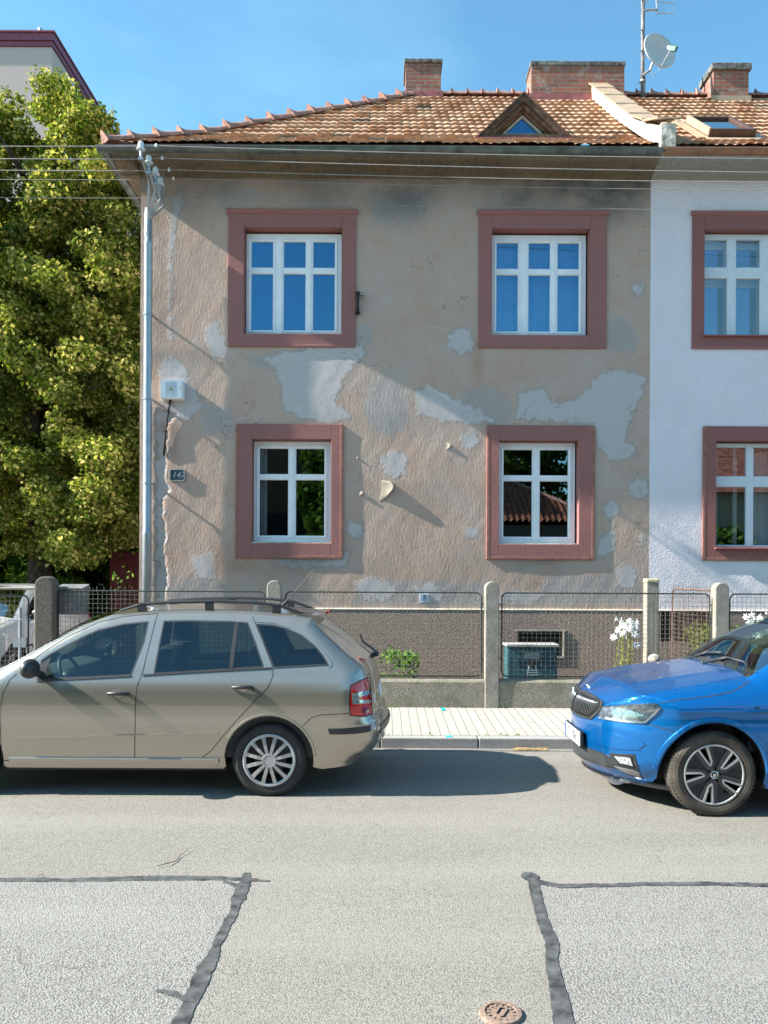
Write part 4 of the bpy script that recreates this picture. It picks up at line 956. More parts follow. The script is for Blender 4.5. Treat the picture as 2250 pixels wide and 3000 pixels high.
m = MB(); m.box(x0 + .09, x1 - .12, 9.795, 9.799, z0 + .08, z0 + .135); m.build('name_slot', simple('slot', (.18, .16, .16), .5), t)
# dividing fence between the gardens
dv = thing('dividing_fence', 'rusty mesh panel between the two front gardens with a lichen-capped post at the house', 'fence', (4.03, 11.4, .14))
xa = P(1893, 1700, 11.35).x; xb = P(1929, 1700, 11.35).x
m = MB(); m.box(xa, xb, 11.32, 11.48, .1, 1.68); m.build('post', M_post, dv, bevel=.012)
m = MB(); m.box(xa - .008, xb + .008, 11.31, 11.49, 1.68, 1.745); m.build('post_cap', M_cap, dv, bevel=.02)
m = MB(); wire_panel(m, (4.11, 11.28), (4.12, FY + .12), .45, 1.60, .0565, .0022, .06, .012); m.build('mesh_panel', [M_wirerust, M_wirerust], dv, fixn=False)
c = P(1918, 1925, 10.9); m = MB(); m.ball(c - Vector((0, 0, .03)), .09, .09, .075, 16, 10); tag(m.build('garden_stone', simple('pale_stone', (.36, .34, .30), .9, var=.2, nscale=20, bmp=.01), base=c, smooth=True), 'round whitish stone at the foot of the dividing fence post', 'stone')
# green gas cabinet
gx0, gz1 = XZ(1487, 1887, 10.3); gx1 = P(1634, 1887, 10.3).x; M_teal = simple('teal_paint', (.035, .115, .135), .5, var=.25, nscale=8)
t = thing('gas_cabinet', 'teal green metal utility cabinet behind the fence below the basement opening', 'utility cabinet', (gx0, 10.4, .14))
m = MB(); m.box(gx0, gx1, 10.32, 10.62, .1, gz1 - .03); m.build('body', M_teal, t, bevel=.006)
m = MB(); m.box(gx0 + .012, gx1 - .035, 10.305, 10.318, .16, gz1 - .07); m.build('door', M_teal, t, bevel=.004)
m = MB(); m.box(gx0 - .02, gx1 + .01, 10.27, 10.64, gz1 - .03, gz1); m.build('roof', simple('cabinet_roof', (.40, .38, .36), .6, var=.2), t, bevel=.004)
m = MB()
for zz in (.0, .035, .07):
    for xx in (gx0 + .12, gx0 + .44): m.box(xx, xx + .085, 10.297, 10.304, gz1 - .27 + zz, gz1 - .262 + zz)
m.build('vent_slot', M_black, t)
a = P(1538, 1912, 10.25); b2 = P(1583, 1932, 10.25)
m = MB(); m.box(a.x, b2.x, 10.292, 10.304, b2.z, a.z); m.build('warning_plate', simple('aged_plate', (.36, .36, .32), .6, var=.25, nscale=60, c2=(.16, .17, .16)), t)
m = MB(); a = P(1552, 1938, 10.25); m.prism([(a.x, a.z), (a.x + .07, a.z), (a.x + .085, a.z - .02), (a.x + .085, a.z - .06), (a.x, a.z - .06)], 10.295, 10.303); m.build('door_gap', M_dark, t)
m = MB(); a = P(1545, 1965, 10.25)
for s in (0, .14): m.tube([(a.x + s, 10.28, a.z - .09), (a.x + .03 + s * .6, 10.28, a.z + .06)], .005, 5)
for i in range(3): m.tube([(a.x, 10.28, a.z - .03 * i), (a.x + .15, 10.28, a.z - .03 * i)], .006, 5)
m.build('wire_bracket', M_steel, t)

# ------------------------------------------------------------------ VEGETATION
def leaf_mesh(name, C_, N_, size, mat, parent=None, base=(0, 0, 0), aspect=1.5, jitter=.9, both=None):
    """many small pointed leaves at C_ (n,3) facing roughly N_"""
    n = len(C_); off = np.array(base if not parent else parent_base(parent))
    Nn = N_ + rng.normal(0, jitter, (n, 3)); Nn /= np.linalg.norm(Nn, axis=1, keepdims=True) + 1e-9
    R = rng.normal(0, 1, (n, 3)); U = np.cross(Nn, R); U /= np.linalg.norm(U, axis=1, keepdims=True) + 1e-9; V = np.cross(Nn, U)
    s = size * rng.uniform(.6, 1.25, (n, 1)); a = s * aspect / 2; b = s / 2
    fold = Nn * s * .15
    q = np.stack([C_ - U * a, C_ + V * b + fold, C_ + U * a, C_ - V * b + fold], 1) - off
    me = bpy.data.meshes.new(name); me.vertices.add(4 * n); me.vertices.foreach_set('co', q.reshape(-1).astype(np.float32))
    me.loops.add(4 * n); me.loops.foreach_set('vertex_index', np.arange(4 * n, dtype=np.int32))
    me.polygons.add(n); me.polygons.foreach_set('loop_start', np.arange(0, 4 * n, 4, dtype=np.int32)); me.polygons.foreach_set('loop_total', np.full(n, 4, np.int32))
    me.materials.append(mat); me.update(calc_edges=True); me.validate()
    o = bpy.data.objects.new(name, me); col.objects.link(o)
    if parent: o.parent = parent
    else: o.location = base
    return o
def clump_points(centers, radii, per, squash=.75, shell=.55):
    Cs, Ns = [], []
    for c, r in zip(centers, radii):
        n = int(per * (r / .4) ** 2); d = rng.normal(0, 1, (n, 3)); d /= np.linalg.norm(d, axis=1, keepdims=True)
        rr = r * rng.uniform(shell, 1.0, (n, 1)) ** .6 * rng.uniform(.85, 1.12, (n, 1))
        Cs.append(np.array(c) + d * rr * np.array([1, 1, squash])); Ns.append(d + np.array([0, 0, .5]))
    return np.concatenate(Cs), np.concatenate(Ns)
def poly_contains(p, x, z): return sdf(np.array([x]), np.array([z]), p)[0]
# linden: outline in the photograph gives the silhouette, clumps fill a real crown 3 m deep
def linden():
    base = (-6.4, 14.6, .12)
    t = thing('linden_tree', 'tall linden covered in yellow-green blossom beside the left house wall', 'tree', base)
    out = [XZ(px, py, 13.8) for px, py in ((-420, 420), (-300, 300), (-120, 250), (0, 290), (22, 252), (78, 258), (98, 330), (98, 400), (112, 420), (108, 380), (84, 290), (82, 215), (122, 200), (180, 222), (215, 250), (268, 282), (315, 335), (360, 405), (385, 460), (405, 600), (418, 800), (420, 1560), (330, 1640), (180, 1660), (60, 1640), (-400, 1640))]
    xs = [p[0] for p in out]; zs = [p[1] for p in out]; cen, rr = [], []
    tries = 0
    while len(cen) < 640 and tries < 20000:
        tries += 1; x, z = random.uniform(min(xs), max(xs)), random.uniform(min(zs), max(zs)); r = random.uniform(.16, .46)
        s = poly_contains(out, x, z)
        if s < r * .5: continue
        y = random.uniform(12.9, 16.2) if s > .5 else random.uniform(13.3, 15.2)
        cen.append((x * (y / 13.8) if y < 14.5 else x, y, 1.75 + (z - 1.75) * min(1.05, y / 13.8))); rr.append(r)
    k = 0
    while k < 170:
        x, z = random.uniform(min(xs), max(xs)), random.uniform(min(zs), max(zs))
        if poly_contains(out, x, z) < .5: continue
        y = random.uniform(15.0, 16.6); cen.append((x * y / 13.8 if x > -8 else x, y, 1.75 + (z - 1.75) * 1.06)); rr.append(.5); k += 1
    Cc, Nn = clump_points(cen, rr, 480, .7, .3)
    Cc[:, 2] -= .12 * rng.random(len(Cc)) ** 2
    leaf_mesh('foliage', Cc, Nn, .062, M_linden, t, aspect=1.35)
    m = MB(); m.tube([(-6.4, 14.6, 0), (-6.35, 14.6, 2), (-6.5, 14.5, 4), (-6.3, 14.5, 6.5), (-6.4, 14.4, 9)], [.26, .2, .17, .11, .04], 10)
    for k in range(16):
        z = 2.2 + k * .42; a = k * 2.4; m.tube([(-6.4, 14.55, z), (-6.4 + .7 * math.cos(a), 14.5 + .6 * math.sin(a), z + .5), (-6.4 + 1.7 * math.cos(a), 14.5 + 1.2 * math.sin(a), z + .8)], [.07, .045, .012], 6)
    m.build('trunk', M_bark, t, smooth=True)
linden()
def bushmass(name, label, cat, x0, x1, y0, y1, z0, z1, ncl, r, per, size, mat, kind=None, wob=.2, group=None):
    cen, rr = [], []
    for i in range(ncl):
        x, y = random.uniform(x0, x1), random.uniform(y0, y1); top = z1 - wob * abs(math.sin(x * 2.3)) - wob * random.random(); z = random.uniform(z0 + r * .5, max(z0 + r * .6, top - r * .6))
        if random.random() < .45: z = top - r * .7
        cen.append((x, y, z)); rr.append(r * random.uniform(.7, 1.15))
    Cc, Nn = clump_points(cen, rr, per, .85, .4); Cc = Cc[Cc[:, 2] > z0]; Nn = Nn[:len(Cc)]
    b = ((x0 + x1) / 2, (y0 + y1) / 2, z0); o = leaf_mesh(name, Cc, Nn, size, mat, base=b); return tag(o, label, cat, group, kind)
bushmass('hedge', 'dark clipped hedge at the back of the driveway behind the linden', 'hedge', -15, -4.6, 17.2, 18.6, .1, 3.6, 300, .5, 170, .11, M_hedge)
bushmass('thuja_row', 'tall dark evergreen row standing behind the linden', 'evergreen', -13.5, -6.3, 19.2, 20.4, .1, 9.6, 420, .6, 120, .13, M_hedge, wob=.6)
x_, z_ = XZ(170, 1690, 15.4)
bushmass('shrub', 'sunlit yellow-green shrub behind the mailbox', 'shrub', x_ - .8, x_ + .45, 15.2, 15.6, .5, z_ + .25, 26, .22, 170, .055, M_bush)
x_, z_ = XZ(350, 1700, 12.8)
bushmass('climbing_plant', 'thin climbing plant on a stick beside the house corner', 'climbing plant', x_ - .16, x_ + .16, 12.7, 12.9, .2, z_ + .35, 20, .09, 60, .045, M_bush)
a = P(376, 1640, 15.0); b2 = P(404, 1740, 15.0)
m = MB(); m.box(a.x - .3, b2.x + .6, 15.0, 15.06, .1, a.z + .15); m.box(a.x - .34, a.x - .301, 14.98, 15.08, .1, a.z + .2)
for i in range(6): m.box(a.x - .3 + i * .13, a.x - .285 + i * .13, 14.985, 14.998, .1, a.z + .15)
tag(m.build('garden_shed', M_redshed, base=(a.x, 15, .1)), 'dark red boarded shed wall between the hedge and the house corner', 'shed')
x_ = P(1172, 1950, 10.15).x
bushmass('peony_bush', 'low leafy green bush poking above the base wall behind the estate car', 'bush', x_ - .19, x_ + .19, 9.98, 10.35, .15, .90, 46, .10, 190, .042, M_bush, wob=.12)
x_ = P(2040, 1900, 10.75).x
bushmass('garden_hedge', 'loose green yew hedge behind the mesh right of the dividing fence', 'hedge', 4.25, 5.05, 10.5, 11.1, .14, 1.22, 230, .15, 190, .036, M_hedge2, wob=.14)
bushmass('flower_bed_shrub', 'leafy green shrub seen through the windscreen of the blue car', 'shrub', 5.05, 8.6, 10.3, 11.0, .14, 1.16, 150, .18, 110, .045, M_bush, wob=.16)
def lilies(px, py, Y, spread, n, label, zb=.15):
    c = P(px, py, Y); t = thing('lily_plant', label, 'flower', (c.x, Y, zb), 'white lilies in the front gardens')
    ms, mf = MB(), MB()
    for i in range(n):
        x = c.x + random.uniform(-spread, spread); y = Y + random.uniform(-.12, .12); zt = c.z + random.uniform(-.16, .06); lean = random.uniform(-.05, .12)
        ms.tube([(x - lean, y, zb), (x - lean * .3, y, (zb + zt) / 2), (x, y, zt)], [.006, .005, .004], 5)
        for k in range(22): 
            z = zb + (zt - zb) * (.12 + .8 * k / 22); a = k * 2.4; q = Vector((x - lean * (1 - k / 22), y, z)); d = Vector((math.cos(a), math.sin(a), .6)) * .075; w = Vector((-math.sin(a), math.cos(a), 0)) * .008
            ms.add([q - w, q + w, q + d], [(0, 1, 2)])
        for f_ in range(random.randint(4, 6)):
            a = random.uniform(0, 6.28); fc = Vector((x, y, zt)) + Vector((math.cos(a) * .06, math.sin(a) * .06, random.uniform(-.10, .07))); ax = Vector((math.cos(a), math.sin(a) - .3, random.uniform(-.1, .4))).normalized()
            u = ax.orthogonal().normalized(); w = ax.cross(u)
            for k in range(6):
                an = k * math.pi / 3; o = u * math.cos(an) + w * math.sin(an); s = ax.cross(o) * .012
                mf.add([fc, fc + ax * .038 + o * .018 + s, fc + ax * .052 + o * .054, fc + ax * .038 + o * .018 - s], [(0, 1, 2, 3)])
    ms.build('stalk', M_stalk, t, fixn=False); mf.build('blossom', M_petal, t, fixn=False)
lilies(1836, 1838, 10.45, .13, 9, 'tall white lilies flowering between the teal cabinet and the dividing fence')
lilies(2218, 1815, 10.15, .14, 8, 'white lilies flowering behind the mesh above the blue car windscreen')
lilies(2330, 1880, 10.15, .25, 8, 'white lilies seen through the blue car windscreen')
# ------------------------------------------------------------------ BLOCK OF FLATS BEHIND
def flats():
    Yn, X1 = 25.0, P(152, 120, 25).x; zt = P(162, 138, 25).z
    t = thing('apartment_building', 'tall beige apartment block with a maroon roof fascia rising behind the linden', 'apartment building', (X1 - 6, Yn, 0))
    m = MB(); m.box(X1 - 14, X1, Yn, Yn + 40, 0, zt); m.build('wall', M_beige, t)
    m = MB(); m.box(X1 - 14.3, X1 + .05, Yn - .05, Yn + 40.2, zt + .003, zt + .16); m.box(X1 - 14.3, X1 + .09, Yn - .09, Yn + 40.2, zt + .162, zt + .40); m.box(X1 - 14.3, X1 + .13, Yn - .13, Yn + 40.3, zt + .402, zt + .45)
    m.build('roof', M_maroon, t)
    for i in range(4):
        for j, zz in enumerate((2.2, 5.2, 8.2)):
            y = Yn + 16 + i * 5; m = MB(); m.box(X1 + .002, X1 + .03, y, y + 1.5, zz, zz + 1.5); f = m.build('window', M_pvc, t)
            m = MB(); m.box(X1 + .031, X1 + .035, y + .08, y + 1.42, zz + .08, zz + 1.42); m.build('pane', M_glass, f, base=parent_base(t))
    c = P(118, 85, 26); m = MB(); m.tube([(c.x, 26, zt + .6), (c.x, 26, c.z)], .09, 6); m.box(c.x - .2, c.x - .12, 25.9, 26.1, zt + .7, c.z - .1); m.ball((c.x - .35, 26, c.z - .3), .28, .08, .28); m.box(c.x + .05, c.x + .16, 25.9, 26, zt + .7, c.z - .15)
    m.build('roof_antenna', M_steel, t)
flats()
# ------------------------------------------------------------------ BEHIND THE CAMERA (seen only as reflections)
def across():
    t = thing('bungalow', 'low bungalow with a hipped orange tile roof across the street, mirrored in the lower windows', 'house', (3, -9, 0))
    x0, x1, y0, y1 = -1.2, 8.8, -16, -7.2; ze, zp = 3.95, 6.6
    m = MB(); m.box(x0 + .4, x1 - .4, y0 + .4, y1 - .4, 0, ze - .1); m.build('wall', simple('bungalow_wall', (.11, .09, .065), .9), t)
    m = MB(); rx0, rx1, ry = x0 + 4.2, x1 - 4.4, (y0 + y1) / 2; A = [(x0, y1, ze), (x1, y1, ze), (x1, y0, ze), (x0, y0, ze), (rx0, ry, zp), (rx1, ry, zp)]
    nx, nr = 260, 26; vs = []; fs = []
    for r in range(nr):
        for e, lift in ((0, .06), (1, 0)):
            q = (r + e) / nr; xa = x0 + (rx0 - x0) * q; xb = x1 + (rx1 - x1) * q; y = y1 + (ry - y1) * q; z = ze + (zp - ze) * q
            for i in range(nx + 1): u = i / nx; x = x0 + (x1 - x0) * u; vs.append((min(max(x, xa), xb), y, z + lift + .05 * math.sin(x * 6.283 / .24)))
    for r in range(2 * nr - 1):
        for i in range(nx): a = r * (nx + 1) + i; fs.append((a, a + 1, a + nx + 2, a + nx + 1))
    m.add(vs, fs); m.add(A, [(1, 2, 5), (2, 3, 4, 5), (3, 0, 4)]); r = m.build('roof', simple('bungalow_tiles', (.36, .12, .06), .8, var=.4, nscale=5), t)
    c = MB(); cap_run(c, (rx1, ry, zp), (x1, y1, ze + .05), .4, .11, .03); cap_run(c, (rx0, ry, zp), (rx1, ry, zp), .4, .11, .03); c.build('ridge_tiles', M_ridge, r, base=parent_base(t))
    def tree(x, y, h, r, n, lab):
        random.seed(int(x * 10))
        t = thing('broadleaf_tree', lab, 'tree', (x, y, 0)); cen = [(x + random.gauss(0, r * .45), y + random.gauss(0, r * .4), h * .35 + random.random() * h * .62) for _ in range(n)]
        Cc, Nn = clump_points(cen, [random.uniform(.5, .95) for _ in cen], 34, .8, .4); leaf_mesh('foliage', Cc, Nn, .22, M_hedge, t)
        m = MB(); m.tube([(x, y, 0), (x, y, h * .7)], [.25, .08], 8); m.build('trunk', M_bark, t)
    k = thing('cottage', 'cream rendered cottage with a red tile roof across the street, mirrored in the right house', 'house', (14, -12, 0))
    m = MB(); m.box(10.6, 24, -18, -8, 0, 5.2); m.build('wall', simple('cottage_wall', (.32, .28, .19), .9), k)
    m = MB(); m.prism([(-18.5, 5.2), (-13, 8.6), (-7.5, 5.2)], 10.2, 24.4, 'yz'); m.build('roof', simple('cottage_tiles', (.30, .09, .05), .8, var=.4, nscale=5), k)
    for x in (12, 15.5, 19): m = MB(); m.box(x, x + 1.2, -7.98, -7.95, 1.6, 3.2); m.build('window', M_dark, k)
    v = thing('villa', 'tall brown rendered villa across the street, mirrored in the lower left window', 'house', (-6, -12, 0))
    m = MB(); m.box(-12, -1.4, -19, -9, 4.4, 10); m.build('wall', simple('villa_wall', (.085, .05, .028), .9), v)
    m = MB(); m.box(-12.002, -1.398, -19, -8.9, 0, 4.398); m.build('ground_floor', simple('villa_base', (.012, .01, .009), .9), v)
    m = MB(); m.prism([(-19.4, 10.001), (-14, 12.5), (-8.4, 10.001)], -12.4, -1.0, 'yz'); m.build('roof', M_ridge, v)
    tree(7.6, -19, 11.5, 2.4, 90, 'dark broadleaf tree rising behind the bungalow ridge'); tree(-2.2, -6.6, 6.6, 1.1, 26, 'slender broadleaf tree in front of the brown villa'); tree(-14.3, -7, 7.4, 2.2, 60, 'dark broadleaf tree left of the brown villa'); tree(13.2, -6.4, 3.4, 1.2, 26, 'small round tree in front of the cream cottage'); tree(-17.5, -13, 9, 3, 70, 'broadleaf tree farther left across the street')
    bushmass('street_hedge', 'clipped hedge on the near side of the street, mirrored in the car windows', 'hedge', -16, 14, -4.6, -3.5, .1, 1.95, 420, .38, 90, .10, M_hedge, wob=.25)
across()
# ------------------------------------------------------------------ SMALL THINGS ON THE GROUND
def manhole():
    x, y = G(1467, 2972); t = thing('manhole_cover', 'small round rusty iron valve cover set in the road', 'manhole cover', (x, y, 0))
    ir = simple('rusty_valve_iron', (.21, .15, .115), .8, var=.4, nscale=70, bmp=.003, c2=(.13, .085, .065))
    m = MB(); m.lathe([(.062, .012), (.064, .016), (.083, .014), (.088, .004), (.09, -.01)], (x, y, 0), 'z', 40); m.build('rim', ir, t)
    m = MB(); m.lathe([(0, .010), (.060, .010), (.061, .002)], (x, y, 0), 'z', 40)
    for k in range(14):
        a = 2 * math.pi * k / 14; c, s = math.cos(a), math.sin(a); m.add([(x + r * c - w * s, y + r * s + w * c, z) for z in (.011, .0145) for r, w in ((.046, -.003), (.058, -.003), (.058, .003), (.046, .003))], [(4, 5, 6, 7), (0, 1, 5, 4), (1, 2, 6, 5), (2, 3, 7, 6), (3, 0, 4, 7)])
    m.build('lid', ir, t)
    m = MB(); pts = rrect(-.036, .036, -.020, .020, .012); inn = rrect(-.027, .027, -.011, .011, .008); n = len(pts); R = Matrix.Rotation(rad(62), 2)
    o = [R @ Vector(p) for p in pts]; i_ = [R @ Vector(p) for p in inn]
    m.add([(x + p.x, y + p.y, .0165) for p in o] + [(x + p.x, y + p.y, .0165) for p in i_] + [(x + p.x, y + p.y, .010) for p in o], [(k, (k + 1) % n, n + (k + 1) % n, n + k) for k in range(n)] + [(k, (k + 1) % n, 2 * n + (k + 1) % n, 2 * n + k) for k in range(n)])
    m.build('lifting_bar', ir, t)
manhole()
x, y = G(500, 2520); m = MB(); pts = [G(458, 2546), G(490, 2541), G(512, 2530), G(530, 2512), G(554, 2496)]
m.tube([(a, b, .012 + .006 * math.sin(i * 2)) for i, (a, b) in enumerate(pts)], [.002, .0028, .0026, .002, .001], 5); a, b = G(512, 2530); c_, d_ = G(520, 2506); m.tube([(a, b, .014), (c_ - .01, d_, .016)], .0009, 4)
tag(m.build('twig', simple('twig', (.16, .09, .05), .9), base=(x, y, 0)), 'thin curved dry twig lying on the road above the left tar seam', 'twig')
m = MB()
for k in range(120):
    u = random.random(); px = 1498 + 98 * u; Y = 8.02 + random.uniform(-.05, .035); c = Vector((P(px, 2200, Y).x, Y, .008)); a = random.uniform(-.6, .6); l = random.uniform(.02, .06)
    m.tube([c, c + Vector((l * math.cos(a), l * math.sin(a) * .6, random.uniform(.004, .02)))], .0022, 3)
tag(m.build('dry_grass', simple('straw', (.42, .30, .14), .9, var=.3), base=(P(1545, 2200, 8).x, 8.02, 0), fixn=False), 'loose wisps of dry straw along the kerb foot', 'dry grass', kind='stuff')
Cc = np.stack([rng.uniform(-6, 9, 420), np.where(rng.random(420) < .7, rng.uniform(9.655, 9.68, 420), rng.uniform(8.2, 8.22, 420)), np.full(420, .16)], 1)
Cc = Cc[(np.sin(Cc[:, 0] * 2.3) + np.sin(Cc[:, 0] * 5.1 + 1)) > .35]; Cc[:, 2] = np.where(Cc[:, 1] > 9, .158, .118) + rng.uniform(0, .02, len(Cc))
tag(leaf_mesh('weeds', Cc, np.tile([0, -.6, .5], (len(Cc), 1)), .022, M_bush, base=(0, 9.66, .15)), 'tiny weeds in the joint along the foot of the fence wall', 'weeds', kind='stuff')
M_cyan = simple('cyan_spray', (.0, .45, .50), .7)
def cyan(px, py, Y, segs, z, lab, z2=None):
    x = P(px, py, Y).x; m = MB()
    for (a, b, c_, d_) in segs: m.add([(x + a, Y + b, z), (x + c_, Y + b, z), (x + c_, Y + d_, z + (d_ - b) * .028), (x + a, Y + d_, z + (d_ - b) * .028)], [(0, 1, 2, 3)])
    tag(m.build('paint_mark', M_cyan, base=(x, Y, z)), lab, 'paint mark', 'cyan survey marks sprayed on the pavement')
cyan(1297, 2079, 9.62, [(-.02, -.12, .02, .02), (-.008, .02, .008, .1), (-.03, -.14, .03, -.11)], pave_z(9.62) + .004, 'cyan survey mark sprayed near the base wall')
cyan(1315, 2158, 8.12, [(-.035, -.02, .035, .05)], .116, 'cyan survey mark sprayed on the kerb')

# ------------------------------------------------------------------ CARS
def paint(name, c, metal, rough, flake=.0, c2=None):
    m, nt, b = newmat(name); co = objco(nt)
    lw = node(nt, 'LayerWeight', {'Blend': .35})
    nt.links.new(mixc(nt, lw.outputs['Facing'], c, c2 or c), b.inputs['Base Color'])
    b.inputs['Metallic'].default_value = metal; b.inputs['Roughness'].default_value = rough
    b.inputs['Coat Weight'].default_value = 1; b.inputs['Coat Roughness'].default_value = .04; b.inputs['Coat IOR'].default_value = 1.45
    vo = node(nt, 'TexVoronoi', {'Vector': co, 'Scale': 900})
    nt.links.new(bump(nt, vo.outputs['Color'], .18, .0006), b.inputs['Normal']); return m
M_champ = paint('champagne_paint', (.455, .41, .345), .75, .22, c2=(.33, .295, .245))
M_blue = paint('blue_paint', (.0, .14, .43), .55, .26, c2=(.0, .07, .28))
M_silverwhite = paint('white_paint', (.62, .61, .59), .1, .35)
M_gap = simple('panel_gap', (.03, .027, .024), .8)
M_carglass = glass('car_glass', (.46, .57, .50), .06, .85, refl=(.85, .95, 1))
M_windscreen = glass('windscreen_glass', (.62, .72, .66), .05, .42, refl=(.9, .97, 1))
M_carglass_dark = glass('rear_car_glass', (.12, .14, .12), .12, .95, refl=(.85, .95, 1))
M_trim = simple('black_trim', (.03, .033, .036), .45, var=.1)
M_seat = simple('seat_fabric', (.035, .036, .042), .95, var=.2, nscale=30)
M_dash = simple('dashboard', (.075, .08, .08), .7, var=.1)
M_red = simple('red_lens', (.66, .010, .010), .12, var=.15, nscale=25, coat=1)
M_clear = simple('clear_lens', (.55, .58, .60), .12, .5, var=.3, nscale=60, coat=1)
M_chrome = simple('chrome', (.75, .77, .80), .12, 1.0, var=.02)
M_lampglass = glass('lamp_glass', (.85, .88, .9), .08, .9)
M_alu = simple('wheel_silver', (.50, .50, .50), .38, .6, var=.08)
M_plate = simple('plate_white', (.78, .78, .76), .4, var=.02)
M_ink = simple('plate_ink', (.02, .02, .02), .6)
M_euroblue = simple('plate_blue', (.02, .10, .42), .5)

class Car:
    def __init__(s, root, Yc, X0, sil, wprof, Wmax, bv=None, pmin=2.):
        s.pmin = pmin
        s.root, s.Yc, s.X0 = root, Yc, X0; s.sil = sil; s.wz = np.array([p[0] for p in wprof]); s.ww = np.array([p[1] for p in wprof]); s.local = X0 is None
        A = np.array([(p[0], p[1]) for p in sil]); s.A, s.B = A[:-1], A[1:]
        n_ = len(sil); s.Bv = []
        for i in range(n_):
            a = np.array(sil[max(i - 1, 0)][:2]); b = np.array(sil[min(i + 1, n_ - 1)][:2]); d = (b - a) / np.linalg.norm(b - a); nn = np.array([-d[1], d[0]])
            if sil[i][0] < .27 and sil[i][1] < .72: nn = np.array([-1., 0.])
            s.Bv.append(nn * sil[i][4])
        s.Bv = np.array(s.Bv)
        for i, v in (bv or {}).items(): s.Bv[i] = v
        s.R = np.array([p[2] for p in sil]); s.D = np.array([p[3] for p in sil])
    def y(s, x, z):
        x = np.atleast_1d(np.asarray(x, float)); z = np.atleast_1d(np.asarray(z, float))
        # smooth width profile
        w = (np.interp(z - .02, s.wz, s.ww) + 2 * np.interp(z, s.wz, s.ww) + np.interp(z + .02, s.wz, s.ww)) / 4
        E = s.B - s.A; L2 = (E ** 2).sum(1) + 1e-12
        t = np.clip(((x[:, None] - s.A[:, 0]) * E[:, 0] + (z[:, None] - s.A[:, 1]) * E[:, 1]) / L2, 0, 1)
        d = np.hypot(x[:, None] - s.A[:, 0] - t * E[:, 0], z[:, None] - s.A[:, 1] - t * E[:, 1])
        R = s.R[:-1] * (1 - t) + s.R[1:] * t; D = s.D[:-1] * (1 - t) + s.D[1:] * t
        q = np.clip(1 - d / D, 0, 1); pw = 2 - (2 - s.pmin) * np.clip((D - .2) / .2, 0, 1); drop = (R * (1 - np.maximum(0, 1 - q ** pw) ** (1 / pw))).max(1)
        return w - drop
    def side(s, x, z, off=0., sgn=-1):
        x = np.atleast_1d(np.asarray(x, float)); z = np.atleast_1d(np.asarray(z, float)); e = .006
        y = s.y(x, z); dx = (s.y(x + e, z) - s.y(x - e, z)) / (2 * e); dz = (s.y(x, z + e) - s.y(x, z - e)) / (2 * e)
        n = np.stack([-dx, np.ones_like(dx), -dz], 1); n /= np.linalg.norm(n, axis=1, keepdims=True)
        p = np.stack([x, y, z], 1) + n * off; p[:, 1] *= sgn; n = n.copy(); n[:, 1] *= sgn
        return p, n
    def front(s, y, z, off=0.):
        """front-view mapping: outermost x of the nose at lateral y and height z"""
        ye = float(s.y([s.xf(min(z, s.nose[-1][1]))], [min(z, s.nose[-1][1])])[0]); a = abs(y)
        if a <= ye:
            g = (1 - (a / ye) ** 2) ** 1.3; k = len(s.nose); zs = [p[1] + s.Bv[i][1] * g for i, p in enumerate(s.nose)]; x = float(np.interp(z, zs, [p[0] + s.Bv[i][0] * g for i, p in enumerate(s.nose)]))
        else:
            lo, hi = s.xf(z), s.xf(z) + .7
            for _ in range(22):
                mid = (lo + hi) / 2
                if s.y([mid], [z])[0] < a: lo = mid
                else: hi = mid
            x = (lo + hi) / 2
        return Vector((x - off, y, z))
    def xf(s, z):
        zs = [p[1] for p in s.nose]; return float(np.interp(z, zs, [p[0] for p in s.nose]))
    def Bf(s, z):
        zs = [p[1] for p in s.nose]; return float(np.interp(z, zs, [p[4] for p in s.nose]))
    def fcap(s, y, z, off=0.): # with a slight forward offset along the real normal
        p = s.front(y, z); a = s.front(y + .004, z) - s.front(y - .004, z); b = s.front(y, z + .004) - s.front(y, z - .004)
        n = b.cross(a).normalized() if a.length > 0 and b.length > 0 else Vector((-1, 0, 0))
        if n.x > 0: n = -n
        return p + n * off
    def px(s, px, py, off=0):
        """photo pixel -> side-view (x,z) on the near side"""
        Y = s.Yc - .8
        for _ in range(14):
            p = P(px, py, Y); w = s.y([p.x - s.X0], [p.z])[0]; Y = .5 * Y + .5 * (s.Yc - w)
        return (p.x - s.X0, p.z)
    def fpx(s, px, py):
        """photo pixel -> front-view (y,z)"""
        best = None; tx, ty = px, py
        def proj(y, z):
            p = s.front(y, z); X, Yw, Z = p.x + s.X0, s.Yc + y, p.z; u = X * F / Yw; v = (H - Z) * F / Yw
            return 1125 + u - ROLL * v, Y0 + v + ROLL * u
        if not hasattr(s, '_tab'):
            s._tab = [(proj(y, z), y, z) for y in np.linspace(-.87, .02, 50) for z in np.linspace(.17, .84, 54)]
        (q, y, z) = min(s._tab, key=lambda e: (e[0][0] - tx) ** 2 + (e[0][1] - ty) ** 2)
        for _ in range(6):
            e = .003; a = proj(y, z); b = proj(y + e, z); c = proj(y, z + e)
            J = np.array([[(b[0] - a[0]) / e, (c[0] - a[0]) / e], [(b[1] - a[1]) / e, (c[1] - a[1]) / e]]); r = np.array([tx - a[0], ty - a[1]])
            try: dl = np.clip(np.linalg.solve(J, r), -.03, .03)
            except Exception: break
            y = float(np.clip(y + dl[0] * .7, -.885, .1)); z = float(np.clip(z + dl[1] * .7, .165, .84))
        return (y, z)
